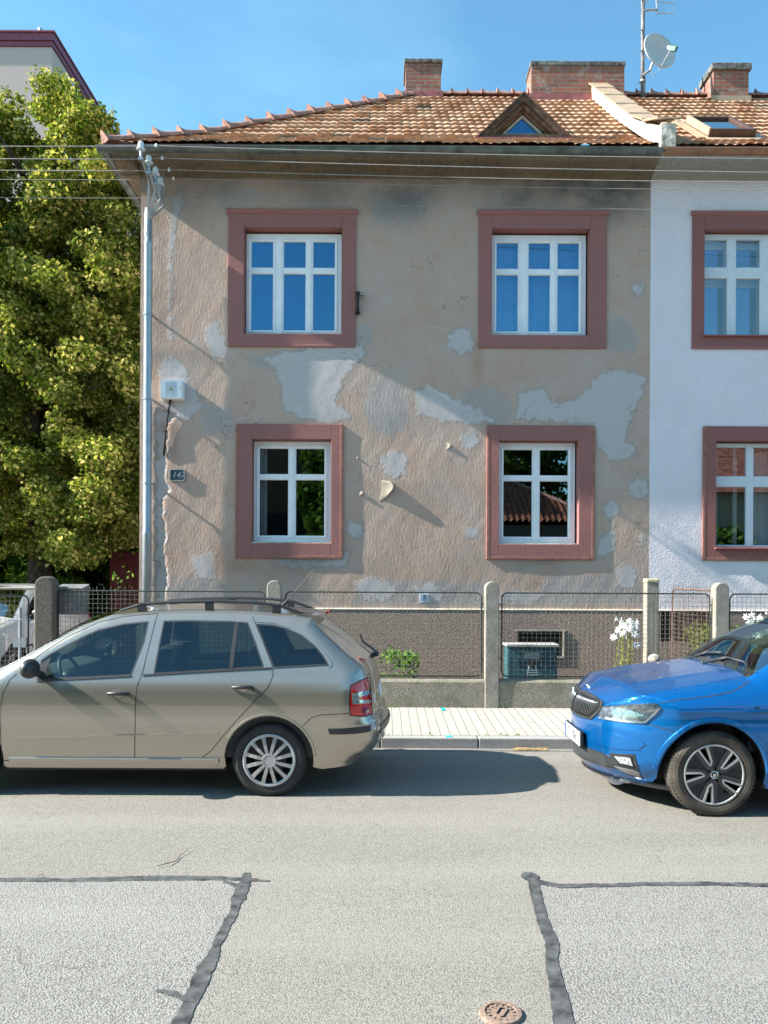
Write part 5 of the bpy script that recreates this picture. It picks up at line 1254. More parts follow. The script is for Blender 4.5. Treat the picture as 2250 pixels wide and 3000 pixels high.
    # ---- building
    def mesh(s, name, verts, faces, mat, parent=None, normals=None, smooth=True):
        me = bpy.data.meshes.new(name); off = np.array(parent_base(s.root)); me.from_pydata([tuple(v) for v in verts], [], faces)
        for m in (mat if isinstance(mat, (list, tuple)) else [mat]): me.materials.append(m)
        if smooth: me.polygons.foreach_set('use_smooth', [True] * len(me.polygons))
        me.update()
        if normals is not None: me.normals_split_custom_set_from_vertices([tuple(n) for n in normals])
        o = bpy.data.objects.new(name, me); col.objects.link(o); o.parent = parent or s.root; return o
    def MBbuild(s, m, name, mat, parent=None, **k):
        return m.build(name, mat, parent or s.root, base=(0, 0, 0), **k)
    def panels(s, outline, holes, regions, default='body', mats=None, glassmats=None, sides=(-1, 1), grid=.04):
        """one conforming triangulation of the side view, split into named panels"""
        verts, edges = [], []
        def addloop(pl, close=True, step=.03):
            pts = []
            n = len(pl)
            for i in range(n if close else n - 1):
                a, b = Vector(pl[i]), Vector(pl[(i + 1) % n]); k = max(1, int((b - a).length / step))
                for j in range(k): pts.append(a.lerp(b, j / k))
            if not close: pts.append(Vector(pl[-1]))
            o = len(verts); verts.extend(pts); m = len(pts)
            edges.extend([(o + i, o + (i + 1) % m) for i in range(m if close else m - 1)])
        addloop(outline)
        for h in holes: addloop(h)
        for nm, pl in regions: addloop(pl)
        O = np.array([tuple(v) for v in outline]); x0, x1, z0, z1 = O[:, 0].min(), O[:, 0].max(), O[:, 1].min(), O[:, 1].max()
        gx, gz = np.meshgrid(np.arange(x0, x1, grid), np.arange(z0, z1, grid * .8)); gx = gx.ravel() + .004 * np.sin(gz.ravel() * 99); gz = gz.ravel()
        ok = sdf(gx, gz, outline) > .008
        for h in holes: ok &= sdf(gx, gz, h) < -.012
        for nm, pl in regions: ok &= np.abs(sdf(gx, gz, pl)) > .008
        verts.extend([Vector(v) for v in zip(gx[ok], gz[ok])])
        # extra rows where the corner rounds off
        for i in range(len(s.sil) - 1):
            a, b = Vector(s.sil[i][:2]), Vector(s.sil[i + 1][:2]); n = Vector((b - a)).normalized(); n = Vector((n.y, -n.x)); k = max(1, int((b - a).length / .03)); D = (s.sil[i][3] + s.sil[i + 1][3]) / 2
            for j in range(k):
                p = a.lerp(b, j / k)
                for f in (.006, .02, .045, .08, .13, .2, .3, .42):
                    q = p + n * D * f
                    if sdf(np.array([q.x]), np.array([q.y]), outline)[0] > .002 and all(abs(sdf(np.array([q.x]), np.array([q.y]), r[1])[0]) > .004 for r in regions) and all(sdf(np.array([q.x]), np.array([q.y]), h)[0] < -.005 for h in holes): verts.append(q)
        r = geometry.delaunay_2d_cdt([Vector((v[0], v[1])) for v in verts], edges, [], 0, 1e-5)
        V = np.array([tuple(v) for v in r[0]]); T = np.array([t for t in r[2]]); C_ = V[T].mean(1)
        keep = sdf(C_[:, 0], C_[:, 1], outline) > 0
        for h in holes: keep &= sdf(C_[:, 0], C_[:, 1], h) < 0
        lab = np.full(len(T), -1)
        for k, (nm, pl) in enumerate(regions): lab[(lab < 0) & (sdf(C_[:, 0], C_[:, 1], pl) > 0)] = k
        out = {}
        for sg in sides:
            P3, N3 = s.side(V[:, 0], V[:, 1], 0, sg)
            for k in range(-1, len(regions)):
                sel = keep & (lab == k)
                if not sel.any(): continue
                nm = default if k < 0 else regions[k][0]; t = T[sel]; u, inv = np.unique(t, return_inverse=True); t2 = inv.reshape(t.shape)
                if sg > 0: t2 = t2[:, ::-1]
                out.setdefault(nm, []).append((P3[u], N3[u], t2.tolist(), sg))
        return out
    def cap(s, i0, i1, name, mat, parent=None, off=0, tmin=-1, tmax=1, nt_=30, inset=0.):
        pts = []
        for i in range(i0, i1):
            a, b = np.array(tuple(s.sil[i]) + tuple(s.Bv[i])), np.array(tuple(s.sil[i + 1]) + tuple(s.Bv[i + 1])); k = max(1, int(math.hypot(*(b - a)[:2]) / .03))
            for j in range(k): pts.append(a + (b - a) * j / k)
        pts.append(np.array(tuple(s.sil[i1]) + tuple(s.Bv[i1]))); pts = np.array(pts, float)
        vs = []; n = len(pts)
        ye = s.y(pts[:, 0], pts[:, 1])
        for i in range(n):
            d = pts[min(i + 1, n - 1), :2] - pts[max(i - 1, 0), :2]; d /= np.linalg.norm(d); nn = np.array([-d[1], d[0]])
            for k in range(nt_ + 1):
                t = math.sin(math.pi / 2 * (tmin + (tmax - tmin) * k / nt_)) if (tmin, tmax) == (-1, 1) else tmin + (tmax - tmin) * k / nt_
                q = pts[i, :2] + pts[i, -2:] * s.g(pts[i], t) + nn * (s.crease(pts[i], t) + off); vs.append((q[0], t * (ye[i] - inset), q[1]))
        fs = [(i * (nt_ + 1) + k, i * (nt_ + 1) + k + 1, (i + 1) * (nt_ + 1) + k + 1, (i + 1) * (nt_ + 1) + k) for i in range(n - 1) for k in range(nt_)]
        return s.mesh(name, vs, fs, mat, parent)
    def capf(s, p, t):
        return p[4] * (1 - t * t) ** 1.3
    def g(s, p, t):
        w = min(1, max(0, (p[0] - .13) / .25)) if s.pmin < 2 and p[0] < 3.6 else 0
        return (1 - w) * (1 - t * t) ** 1.3 + w * (1 - abs(t) ** 3)
    def crease(s, p, t):
        b = 0
        if len(p) > 7: b += p[5] * (max(0, 1 - abs(abs(t) - .62) / .09) * .5 - max(0, 1 - abs(t) / .5) * .4)
        return b
    def ribbon(s, pl, w, name, mat, off=.0012, parent=None, close=False, raise_=0, sg=-1, smoothline=True):
        pts = [Vector(p) for p in pl]; L = []
        n = len(pts); rng_ = range(n if close else n - 1)
        for i in rng_:
            a, b = pts[i], pts[(i + 1) % n]; k = max(1, int((b - a).length / .03))
            for j in range(k): L.append(a.lerp(b, j / k))
        if not close: L.append(pts[-1])
        m = len(L); prof = ((-1, off), (1, off)) if not raise_ else ((-1, 0), (-.6, raise_), (.6, raise_), (1, 0)); K = len(prof); vs = []
        X, Z, O = [], [], []
        for i, p in enumerate(L):
            a = L[(i - 1) % m] if (close or i > 0) else p; b = L[(i + 1) % m] if (close or i < m - 1) else p
            d = (b - a).normalized(); nn = Vector((-d.y, d.x))
            for (u, o) in prof: q = p + nn * (u * w / 2); X.append(q.x); Z.append(q.y); O.append(o)
        P3, N3 = s.side(X, Z, 0, sg); P3 = P3 + N3 * np.array(O)[:, None]
        fs = [(i * K + k, i * K + k + 1, ((i + 1) % m) * K + k + 1, ((i + 1) % m) * K + k) for i in range(m if close else m - 1) for k in range(K - 1)]
        return s.mesh(name, P3, fs, mat, parent, None, not raise_)
    def sidepatch(s, pl, name, mat, off=.004, parent=None, sg=-1, step=.025):
        """raised patch following the side surface, outline given in the side view, with an edge"""
        L = []
        n = len(pl)
        for i in range(n):
            a, b = Vector(pl[i]), Vector(pl[(i + 1) % n]); k = max(1, int((b - a).length / step))
            for j in range(k): L.append(a.lerp(b, j / k))
        return s._patch(L, lambda x, z, o: s.side(x, z, o, sg)[0], name, mat, off, parent, step)
    def frontpatch(s, pl, name, mat, off=.004, parent=None, step=.02, flipz=False):
        L = []; n = len(pl)
        for i in range(n):
            a, b = Vector(pl[i]), Vector(pl[(i + 1) % n]); k = max(1, int((b - a).length / step))
            for j in range(k): L.append(a.lerp(b, j / k))
        return s._patch(L, lambda x, z, o: np.array([tuple(s.fcap(a, b, o)) for a, b in zip(x, z)]), name, mat, off, parent, step)
    def _patch(s, L, f, name, mat, off, parent, step):
        A = np.array([tuple(p) for p in L]); m = len(L); poly = [tuple(p) for p in L]
        gx, gz = np.meshgrid(np.arange(A[:, 0].min(), A[:, 0].max(), step), np.arange(A[:, 1].min(), A[:, 1].max(), step)); gx, gz = gx.ravel(), gz.ravel()
        ok = sdf(gx, gz, poly) > step * .3 if len(gx) else np.array([], bool)
        V = [Vector(p) for p in poly] + [Vector(p) for p in zip(gx[ok], gz[ok])]
        r = geometry.delaunay_2d_cdt(V, [(i, (i + 1) % m) for i in range(m)], [], 0, 1e-6)
        W = np.array([tuple(v) for v in r[0]]); T = np.array(r[2]); C_ = W[T].mean(1); T = T[sdf(C_[:, 0], C_[:, 1], poly) > 0]
        Pt = f(W[:, 0], W[:, 1], off); Pb = f(A[:, 0], A[:, 1], -.004); Pe = f(A[:, 0], A[:, 1], off)
        n0 = len(W); vs = list(Pt) + list(Pe) + list(Pb)
        fs = [tuple(int(v) for v in t) for t in T] + [(n0 + i, n0 + (i + 1) % m, n0 + m + (i + 1) % m, n0 + m + i) for i in range(m)]
        o = s.mesh(name, vs, fs, mat, parent, None, True)
        bm = bmesh.new(); bm.from_mesh(o.data); bmesh.ops.recalc_face_normals(bm, faces=bm.faces)
        bm.to_mesh(o.data); bm.free(); return o
def arc(cx, cz, r, a0, a1, n=22): return [(cx + r * math.cos(rad(a0 + (a1 - a0) * k / n)), cz + r * math.sin(rad(a0 + (a1 - a0) * k / n))) for k in range(n + 1)]

def wheel(car, x, yout, R, width, kind, parent=None, sgn=-1):
    """yout: distance of the outer tyre face from the car's centre plane"""
    t = bpy.data.objects.new('wheel', None); col.objects.link(t); t.parent = car.root; t.empty_display_size = .1
    f = lambda y: sgn * (yout + y)   # y positive = outward
    rr = {'hub': .205, 'alloy': .222}[kind]
    def lathe(prof, n=56):
        m = MB(); m.lathe([(r, f(y)) for r, y in prof], (x, 0, R - .004), 'y', n); return m
    ty = [(rr - .01, -.02), (rr + .004, -.004), (rr + .02, .004), (R * .86, .006), (R * .93, -.002), (R * .965, -.012), (R * .985, -.022), (R, -.04), (R + .001, -width * .5), (R, -width + .04), (R * .97, -width + .01), (R * .8, -width), (rr, -width + .02)]
    m = lathe(ty); n_ = 72
    for k in range(n_):
        for (ya, yb, sh) in ((-.012, -.05, 0), (-.065, -.11, .5)):
            a = 2 * math.pi * (k + sh) / n_; b = a + .045; vs = []
            for an in (a, b):
                for r_, y_ in ((R * .975, ya), (R + .0045, ya - .012), (R + .0045, yb)): vs.append((x + r_ * math.cos(an), f(y_), R - .004 + r_ * math.sin(an)))
            m.add(vs, [(0, 1, 4, 3), (1, 2, 5, 4)])
    car.MBbuild(m, 'tyre', M_rubber_dusty if kind == 'alloy' else M_rubber, t, smooth=False, fixn=True)
    m = lathe([(0, -.10), (rr * .9, -.10), (rr, -.03), (rr, -.01)], 40); car.MBbuild(m, 'rim_barrel', M_black, t, smooth=True)
    m = lathe([(.05, -.085), (.13, -.085), (.13, -.075), (.05, -.07)], 32); car.MBbuild(m, 'brake_disc', simple('brake_steel', (.10, .09, .085), .6, .4), t)
    if kind == 'hub':
        m = lathe([(rr - .022, -.012), (rr - .018, .004), (rr - .004, .010), (rr + .006, .004), (rr + .006, -.006), (rr - .02, -.014)], 56); car.MBbuild(m, 'hubcap_ring', M_alu, t, smooth=True)
        m = MB(); N_ = 12
        for k in range(N_):
            a = 2 * math.pi * (k + .5) / N_; c, s = math.cos(a), math.sin(a)
            sec = []
            for r_, w, y in ((.05, .0125, .016), (.10, .0145, .018), (.15, .0155, .012), (rr - .012, .0185, .004)):
                for u, dy in ((-w, -.012), (-w * .85, 0), (w * .85, 0), (w, -.012)): sec.append((x + r_ * c - u * s, f(y + dy), R - .004 + r_ * s + u * c))
            m.add(sec, [(4 * j + i, 4 * j + i + 1, 4 * j + i + 5, 4 * j + i + 4) for j in range(3) for i in range(3)])
        car.MBbuild(m, 'spoke', M_alu, t, fixn=False)
        m = lathe([(0, .020), (.036, .020), (.040, .017), (.041, .021), (.052, .022), (.056, .010), (.056, -.005)], 36); car.MBbuild(m, 'centre_cap', M_alu, t, smooth=False)
    else:
        zc = R - .004
        m = lathe([(rr - .014, -.005), (rr - .012, .002), (rr - .002, .004), (rr + .002, 0), (rr + .002, -.01)], 60); car.MBbuild(m, 'rim_edge', M_alu, t, smooth=True)
        def plate(m, pts, y0, y1):
            n = len(pts); m.add([(x + a, f(y1), zc + b) for a, b in pts] + [(x + a, f(y0), zc + b) for a, b in pts], [tuple(range(n)), ] + [(i, (i + 1) % n, n + (i + 1) % n, n + i) for i in range(n)])
        pol = lambda r, d: (r * math.cos(rad(d)), r * math.sin(rad(d)))
        md, ms, mb = MB(), MB(), MB()
        for k in range(5):
            a = 54 + 72 * k - 36 + 2
            # dark infill panel between two spokes
            plate(mb, [pol(.055, a - 34), pol(.12, a - 30)] + [pol(rr - .014, d) for d in np.linspace(a - 29, a + 12, 9)] + [pol(.12, a + 8), pol(.06, a + 10)], -.04, -.012)
            # silver outlined open slot: two bright legs meeting near the hub
            A0, A1, V = pol(rr - .010, a + 13), pol(rr - .010, a + 31), pol(.068, a + 22)
            def bar(p, q, w0, w1, mm, y0=-.03, y1=.004):
                d = Vector((q[0] - p[0], q[1] - p[1])).normalized(); n = Vector((-d.y, d.x)); plate(mm, [(p[0] + n.x * w0, p[1] + n.y * w0), (p[0] - n.x * w0, p[1] - n.y * w0), (q[0] - n.x * w1, q[1] - n.y * w1), (q[0] + n.x * w1, q[1] + n.y * w1)], y0, y1)
            K = pol(.098, a + 9)
            bar(A1, V, .0075, .005, ms); bar(A0, K, .009, .006, ms); bar(K, V, .006, .005, ms)
            # dark spoke bodies beside the bright lines
            bar(pol(rr - .012, a + 6), pol(.06, a - 2), .014, .012, md, -.035, 0); bar(pol(rr - .012, a + 38), pol(.05, a + 40), .014, .013, md, -.035, 0)
            plate(md, [pol(.0, 0), pol(.09, a - 5), pol(.085, a + 20), pol(.09, a + 48)], -.035, -.001)
            for i in range(9):
                for j in range(4):
                    r_, d_ = .125 + .017 * j, a - 25 + i * 3.6 + (j % 2) * 1.8
                    c = pol(r_, d_); plate(ms if False else mb, [(c[0] + .0035, c[1]), (c[0], c[1] + .0035), (c[0] - .0035, c[1]), (c[0], c[1] - .0035)], -.012, -.0075)
        car.MBbuild(mb, 'aero_panel', simple('aero_black', (.035, .035, .038), .5), t); car.MBbuild(md, 'dark_spoke', simple('spoke_black', (.028, .03, .036), .35, coat=.4), t); car.MBbuild(ms, 'bright_spoke', M_alu, t)
        m = lathe([(0, .004), (.026, .004), (.028, .001), (.028, -.01)], 30); car.MBbuild(m, 'centre_cap', M_black, t)
        m = lathe([(.0225, .0045), (.0255, .006), (.0285, .0045)], 30)
        z_ = zc; m.add([(x + a, f(.006), z_ + b) for a, b in ((-.012, -.014), (.004, -.016), (.013, -.006), (.010, .010), (.0, .004), (-.004, .013), (-.010, .004))], [(0, 1, 2, 3, 4, 5, 6)])
        car.MBbuild(m, 'centre_emblem', M_chrome, t)
    return t

def soft_box(car, name, pts_fn, mat, parent=None):
    pass
def seat(car, x, yc, zb, front=True):
    m = MB(); w = .25
    def rb(x0, x1, y0, y1, z0, z1, lean=0):
        vs = []
        for z, k in ((z0, 0), (z1, 1)):
            for a, b in ((x0, y0), (x1, y0), (x1, y1), (x0, y1)): vs.append((a + lean * k, b, z))
        m.add(vs, [(3, 2, 1, 0), (4, 5, 6, 7), (0, 1, 5, 4), (1, 2, 6, 5), (2, 3, 7, 6), (3, 0, 4, 7)])
    rb(x - .45, x + .08, yc - w, yc + w, zb, zb + .14); rb(x - .02, x + .12, yc - w * .95, yc + w * .95, zb + .08, zb + .70, .16)
    rb(x + .16, x + .27, yc - .13, yc + .13, zb + .74, zb + .93, .03)
    m.tube([(x + .2, yc - .05, zb + .66), (x + .215, yc - .05, zb + .78)], .008, 5); m.tube([(x + .2, yc + .05, zb + .66), (x + .215, yc + .05, zb + .78)], .008, 5)
    return car.MBbuild(m, 'seat', M_seat, bevel=.045, smooth=True)
def steering(car, x, yc, z, R=.185, tilt=22):
    m = MB(); n = 32; c = Vector((x, yc, z)); ax = Vector((math.cos(rad(tilt)), 0, math.sin(rad(tilt)))); u = Vector((0, 1, 0)); w = ax.cross(u)
    pts = [c + (u * math.cos(2 * math.pi * k / n) + w * math.sin(2 * math.pi * k / n)) * R for k in range(n + 1)]; m.tube(pts, .0155, 8, False)
    m.tube([c - ax * .25, c], .03, 8); m.ball(c - ax * .02, .07, .08, .06)
    for a in (0, 180, 270): d = u * math.cos(rad(a)) + w * math.sin(rad(a)); m.tube([c, c + d * R], .014, 6)
    return car.MBbuild(m, 'steering_wheel', M_trim, smooth=True)
def under(car, x0, x1, W, wheels, zlow, Ra, R):
    m = MB(); xs = sorted([x0 + .25] + [v for w in wheels for v in (w - Ra - .01, w + Ra + .01)] + [x1 - .42])
    for i in range(0, len(xs), 2):
        w_ = W - .10 if 0 < i < len(xs) - 2 else W - .36
        m.box(xs[i], xs[i + 1], -w_, w_, zlow + (.03 if w_ < .6 else 0), zlow + .16)
    m.box(x0 + .3, x1 - .3, -W + .33, W - .33, zlow + .02, .48)
    car.MBbuild(m, 'underbody', M_black)
    m = MB()
    for w in wheels:
        for sg in (-1, 1):
            m = MB(); pr = arc(w, R, Ra + .003, -12, 192, 24); n = len(pr)
            yo = [sg * (car.y([p[0]], [p[1]])[0] - .004) for p in pr]; yi = sg * (W - .34)
            vs = [(p[0], y_, p[1]) for p, y_ in zip(pr, yo)] + [(p[0], yi, p[1]) for p in pr] + [(w, yi, R)]
            m.add(vs, [(i, i + 1, n + i + 1, n + i) for i in range(n - 1)] + [(n + i, n + i + 1, 2 * n) for i in range(n - 1)]); car.MBbuild(m, 'wheel_arch_liner', M_black, fixn=False)
def door_handle(car, x, z, parent, mat, sg=-1, l=.17):
    m = MB(); P3 = lambda a, b, o: Vector(car.side([a], [b], o, sg)[0][0])
    # recessed cup
    cup = [(x + .058 * math.cos(rad(a)) - .01, z + .036 * math.sin(rad(a))) for a in range(0, 360, 20)]
    o = car.sidepatch(cup, 'handle_cup', simple('handle_recess', (.16, .14, .115), .5), .0008, parent, sg)
    pts = [P3(x - l / 2, z, .012), P3(x - l / 2 + .02, z + .002, .03), P3(x, z + .003, .036), P3(x + l / 2 - .03, z + .002, .034), P3(x + l / 2, z, .016)]
    m.tube(pts, [.010, .015, .016, .016, .013], 10); m.tube([P3(x + l / 2 - .012, z, .0), P3(x + l / 2 - .012, z, .034)], .017, 10)
    return car.MBbuild(m, 'door_handle', mat, parent, smooth=True)
def mirror(car, x, z, mat, sg, parent=None, size=1.0):
    y = car.y([x], [z - .02])[0]; m = MB(); c = Vector((x - .02, sg * (y + .13), z + .05))
    m.ball(c, .065 * size, .115 * size, .078 * size, 20, 14); m.tube([(x, sg * (y - .02), z - .01), (x - .01, sg * (y + .07), z + .01)], .028, 8)
    o = car.MBbuild(m, 'wing_mirror', mat, parent, smooth=True)
    m = MB(); q = c + Vector((.040 * size, 0, 0)); n = 20; m.add([q] + [q + Vector((.004, .075 * size * math.cos(2 * math.pi * k / n), .048 * size * math.sin(2 * math.pi * k / n))) for k in range(n)], [(0, 1 + k, 1 + (k + 1) % n) for k in range(n)])
    car.MBbuild(m, 'mirror_glass', M_chrome, o); return o

def emit(car, out, mats, names_parent=None):
    objs = {}
    for nm, lst in out.items():
        for (P3, N3, T, sg) in lst:
            base = nm.split('#')[0]; o = car.mesh(base, P3, T, mats.get(nm, mats.get(base, mats['body'])), None, N3); objs[(nm, sg)] = o
    return objs

# ---------------- champagne estate
def estate():
    X0, Yc = -4.17, 7.08
    root = thing('parked_car', 'beige champagne estate car with roof rails parked at the kerb on the left', 'car', (X0, Yc, 0), local=True)
    sil = [ # x, z, drop, extent, bulge
        (.22, .20, .30, .30, .06), (.14, .30, .32, .32, .10), (.11, .52, .32, .34, .11), (.15, .64, .32, .36, .10), (.24, .745, .22, .28, .06), (.50, .84, .10, .14, .035), (.85, .92, .09, .12, .03), (1.07, .985, .08, .11, .05),   # 7 windscreen base
        (1.42, 1.185, .06, .075, .09), (1.68, 1.335, .06, .075, .08), (1.90, 1.42, .06, .08, .05),                                           # 10 roof start
        (2.2, 1.458, .07, .09, .035), (2.7, 1.472, .07, .09, .035), (3.1, 1.463, .07, .09, .035), (3.42, 1.435, .07, .09, .035), (3.565, 1.40, .07, .08, .03),                # 15 rear glass top
        (3.70, 1.27, .09, .10, .05), (3.86, 1.13, .11, .13, .07), (4.0, 1.025, .14, .16, .08),                          # 18 rear glass bottom
        (4.035, .94, .16, .2, .08), (4.065, .80, .18, .24, .08), (4.085, .64, .20, .26, .08),                            # 21 bumper top
        (4.125, .61, .22, .30, .075), (4.15, .52, .22, .32, .075), (4.13, .40, .22, .32, .07), (4.05, .29, .2, .3, .05), (3.95, .235, .2, .3, .03)]
    W = .823
    wp = [(.0, .72), (.20, .755), (.27, .785), (.40, .806), (.53, .818), (.62, .823), (.72, .820), (.81, .812), (.845, .806), (.90, .790), (.955, .768), (1.0, .752), (1.1, .712), (1.25, .645), (1.45, .552), (1.6, .48)]
    c = Car(root, Yc, X0, sil, wp, W); c.nose = [p for p in sil[:5]]
    q = lambda *L: [c.px(*p) for p in L]
    Ra, R = .352, .293; xr, xf = 3.266, .804
    silp = [p[:2] for p in sil]
    zb = .235
    outline = silp + [(xr + Ra + .06, .215)] + [(xr + Ra * math.cos(rad(a)), R + Ra * math.sin(rad(a))) for a in np.linspace(-10, 190, 26)] + [(xr - Ra - .02, zb - .02), (xf + Ra + .02, zb - .02)] + [(xf + Ra * math.cos(rad(a)), R + Ra * math.sin(rad(a))) for a in np.linspace(-10, 190, 26)] + [(xf - Ra - .03, .20)]
    wf = q((116, 1989), (121, 1935), (150, 1915), (203, 1887), (250, 1863), (289, 1846), (362, 1829), (434, 1822), (421, 1881), (402, 1930), (383, 1977), (250, 1984))
    wr1 = q((481, 1820), (560, 1819), (690, 1822), (672, 1960), (560, 1967), (452, 1973), (465, 1900))
    wr2 = q((698, 1823), (725, 1825), (748, 1885), (771, 1953), (682, 1959))
    wq = q((752, 1829), (801, 1832), (840, 1842), (883, 1862), (922, 1893), (946, 1922), (960, 1946), (880, 1951), (803, 1955), (778, 1895))
    doorF = q((7, 2228), (2, 2156), (0, 2084), (8, 2030), (30, 1990), (48, 1975)) + [c.px(*p) for p in ((80, 1945), (150, 1895), (203, 1863), (289, 1823), (362, 1806), (463, 1797))] + q((440, 1880), (416, 1977), (400, 2012), (396, 2120), (395, 2229))
    doorR = q((395, 2229), (396, 2120), (400, 2012), (416, 1977), (440, 1880), (463, 1797), (560, 1795), (740, 1806), (770, 1880), (800, 1957), (799, 1982), (785, 2013), (746, 2053), (699, 2104), (652, 2158), (620, 2198), (593, 2219), (550, 2226))
    tl = q((1027, 2008), (1055, 1994), (1083, 1984), (1088, 2030), (1091, 2092), (1058, 2099), (1026, 2096), (1023, 2050))
    bump_ = q((888, 2126), (911, 2103), (942, 2094), (1024, 2090), (1028, 2098), (1060, 2102), (1092, 2093)) + [(4.3, .61), (4.4, .2), (3.6, .1), c.px(928, 2234), c.px(922, 2190), c.px(905, 2150)]
    sill = q((2, 2237), (395, 2236), (600, 2229), (660, 2215), (662, 2262)) + [(1.1, .1), (1.1, .3)]
    out = c.panels(outline, [], [('front_window', wf), ('rear_window', wr1), ('rear_vent_window', wr2), ('quarter_window', wq), ('tail_light', tl), ('front_door', doorF), ('rear_door', doorR), ('rear_bumper', bump_)])
    mats = {'body': M_champ, 'front_window': M_carglass, 'rear_window': M_carglass, 'rear_vent_window': M_carglass, 'quarter_window': M_carglass, 'tail_light': M_red}
    ob = emit(c, out, mats)
    for sg in (-1, 1):
        for k, d in (('front_window', 'front_door'), ('rear_window', 'rear_door'), ('rear_vent_window', 'rear_door')): ob[(k, sg)].parent = ob[(d, sg)]
    c.cap(0, 4, 'front_bumper', M_champ); c.cap(4, 7, 'bonnet', M_champ); c.cap(7, 10, 'windscreen', M_windscreen, inset=.0); c.cap(10, 15, 'roof', M_champ)
    rg = c.cap(15, 18, 'rear_screen', M_carglass_dark); tg = c.cap(18, 21, 'tailgate', M_champ); c.cap(21, 26, 'rear_bumper_centre', M_champ)
    D = ob[('front_door', -1)]; E = ob[('rear_door', -1)]
    for sg, nm in ((-1, ''), (1, '')):
        for pl in (wf, wr1, wr2, wq): c.ribbon(pl, .012, 'window_seal', M_trim, close=True, sg=sg)
        c.ribbon(doorF[:6] , .006, 'panel_gap', M_gap, sg=sg); c.ribbon(doorR[:6], .006, 'panel_gap', M_gap, sg=sg); c.ribbon(doorR[7:] + [doorR[0]], .006, 'panel_gap', M_gap, sg=sg)
        c.ribbon([doorF[0], doorF[-1]], .007, 'panel_gap', M_gap, sg=sg); c.ribbon(doorF[6:12], .005, 'panel_gap', M_gap, sg=sg); c.ribbon(bump_[:4], .006, 'panel_gap', M_gap, sg=sg)
        c.ribbon(q((110, 1994), (250, 1988), (385, 1981)), .022, 'waist_trim', M_trim, raise_=.006, sg=sg); c.ribbon(q((420, 1979), (560, 1970), (690, 1963), (796, 1958)), .02, 'waist_trim', M_trim, raise_=.006, sg=sg)
        c.ribbon(q((803, 1957), (880, 1953), (962, 1948)), .012, 'waist_trim', M_trim, raise_=.004, sg=sg)
        c.ribbon(q((686, 1824), (677, 1960)) if False else [tuple((np.array(wr1[2]) + np.array(wr2[0])) / 2), tuple((np.array(wr1[3]) + np.array(wr2[4])) / 2)], .03, 'window_divider', M_trim, off=.003, sg=sg)
        c.ribbon(q((28, 2163), (160, 2159), (300, 2156), (388, 2153)), .012, 'rubbing_strip', M_champ, raise_=.011, sg=sg); c.ribbon(q((400, 2153), (500, 2149), (640, 2146)), .012, 'rubbing_strip', M_champ, raise_=.011, sg=sg)
        c.ribbon([(x, .285) for x in np.linspace(xf + Ra + .05, xr - Ra - .05, 12)], .05, 'sill', M_champ, raise_=.02, sg=sg)
        # outer arch lip
        c.ribbon(arc(xr, R, Ra + .012, 4, 178), .022, 'arch_lip', M_champ, raise_=.010, sg=sg)
        k = q((748, 1826), (801, 1828)) ; c.ribbon(q((745, 1822), (800, 1825), (850, 1838), (900, 1866), (940, 1900), (968, 1936), (972, 1950), (962, 1957)), .005, 'window_moulding', M_champ, raise_=.004, sg=sg)
    # bumper strip
    st = q((960, 2135), (1000, 2134), (1050, 2130), (1085, 2124)); st2 = q((1085, 2142), (1050, 2148), (1000, 2151), (966, 2151))
    for sg in (-1, 1): c.sidepatch(st[:1] + st[1:] + st2, 'bumper_strip', M_trim, .008, sg=sg)
    def rear(y, z, o=0): # rear cap surface
        p = None
        for i in range(18, 26):
            a, b = sil[i], sil[i + 1]
            if b[1] <= z <= a[1]: t_ = (a[1] - z) / (a[1] - b[1]); p = [a[k] + (b[k] - a[k]) * t_ for k in range(5)]; break
        ye = c.y([p[0]], [z])[0]; t_ = min(1, abs(y) / ye); return Vector((p[0] + p[4] * (1 - t_ * t_) ** 1.3 + o, y, z))
    def rearpatch(pl, name, mat, o, parent=None):
        m = MB(); ys = [p[0] for p in pl]; L = []
        n = len(pl)
        for i in range(n):
            a, b = Vector(pl[i]), Vector(pl[(i + 1) % n]); k = max(1, int((b - a).length / .05))
            for j in range(k): L.append(a.lerp(b, j / k))
        return c._patch(L, lambda x, z, oo: np.array([tuple(rear(a, b, oo)) for a, b in zip(x, z)]), name, mat, o, parent, .04)
    zz0, zz1 = .475, .54
    rearpatch([(-.62, zz0), (.62, zz0), (.62, zz1), (-.62, zz1)], 'bumper_strip', M_trim, .009)
    rearpatch([(-.26, .72), (.26, .72), (.26, .83), (-.26, .83)], 'number_plate', M_plate, .006, tg)
    for (a, b) in (((-.60, .945), (.60, .945)), ((-.62, .70), (-.60, .945)), ((.62, .70), (.60, .945)), ((-.62, .625), (.62, .625)), ((-.40, .70), (-.38, .93)), ((.40, .70), (.38, .93))):
        a, b = Vector(a), Vector(b); d = (b - a).normalized(); nn = Vector((-d.y, d.x)) * .003; rearpatch([tuple(a - nn), tuple(b - nn), tuple(b + nn), tuple(a + nn)], 'panel_gap', M_gap, .0012, tg)
    cc = MB(); pp = rear(-.50, .77, .003)
    rearpatch([(-.50 + .02 * math.cos(rad(a)), .745 + .045 * math.sin(rad(a))) for a in range(0, 360, 30)], 'round_sticker', M_plate, .003, tg)
    # rear light details
    T = ob[('tail_light', -1)]
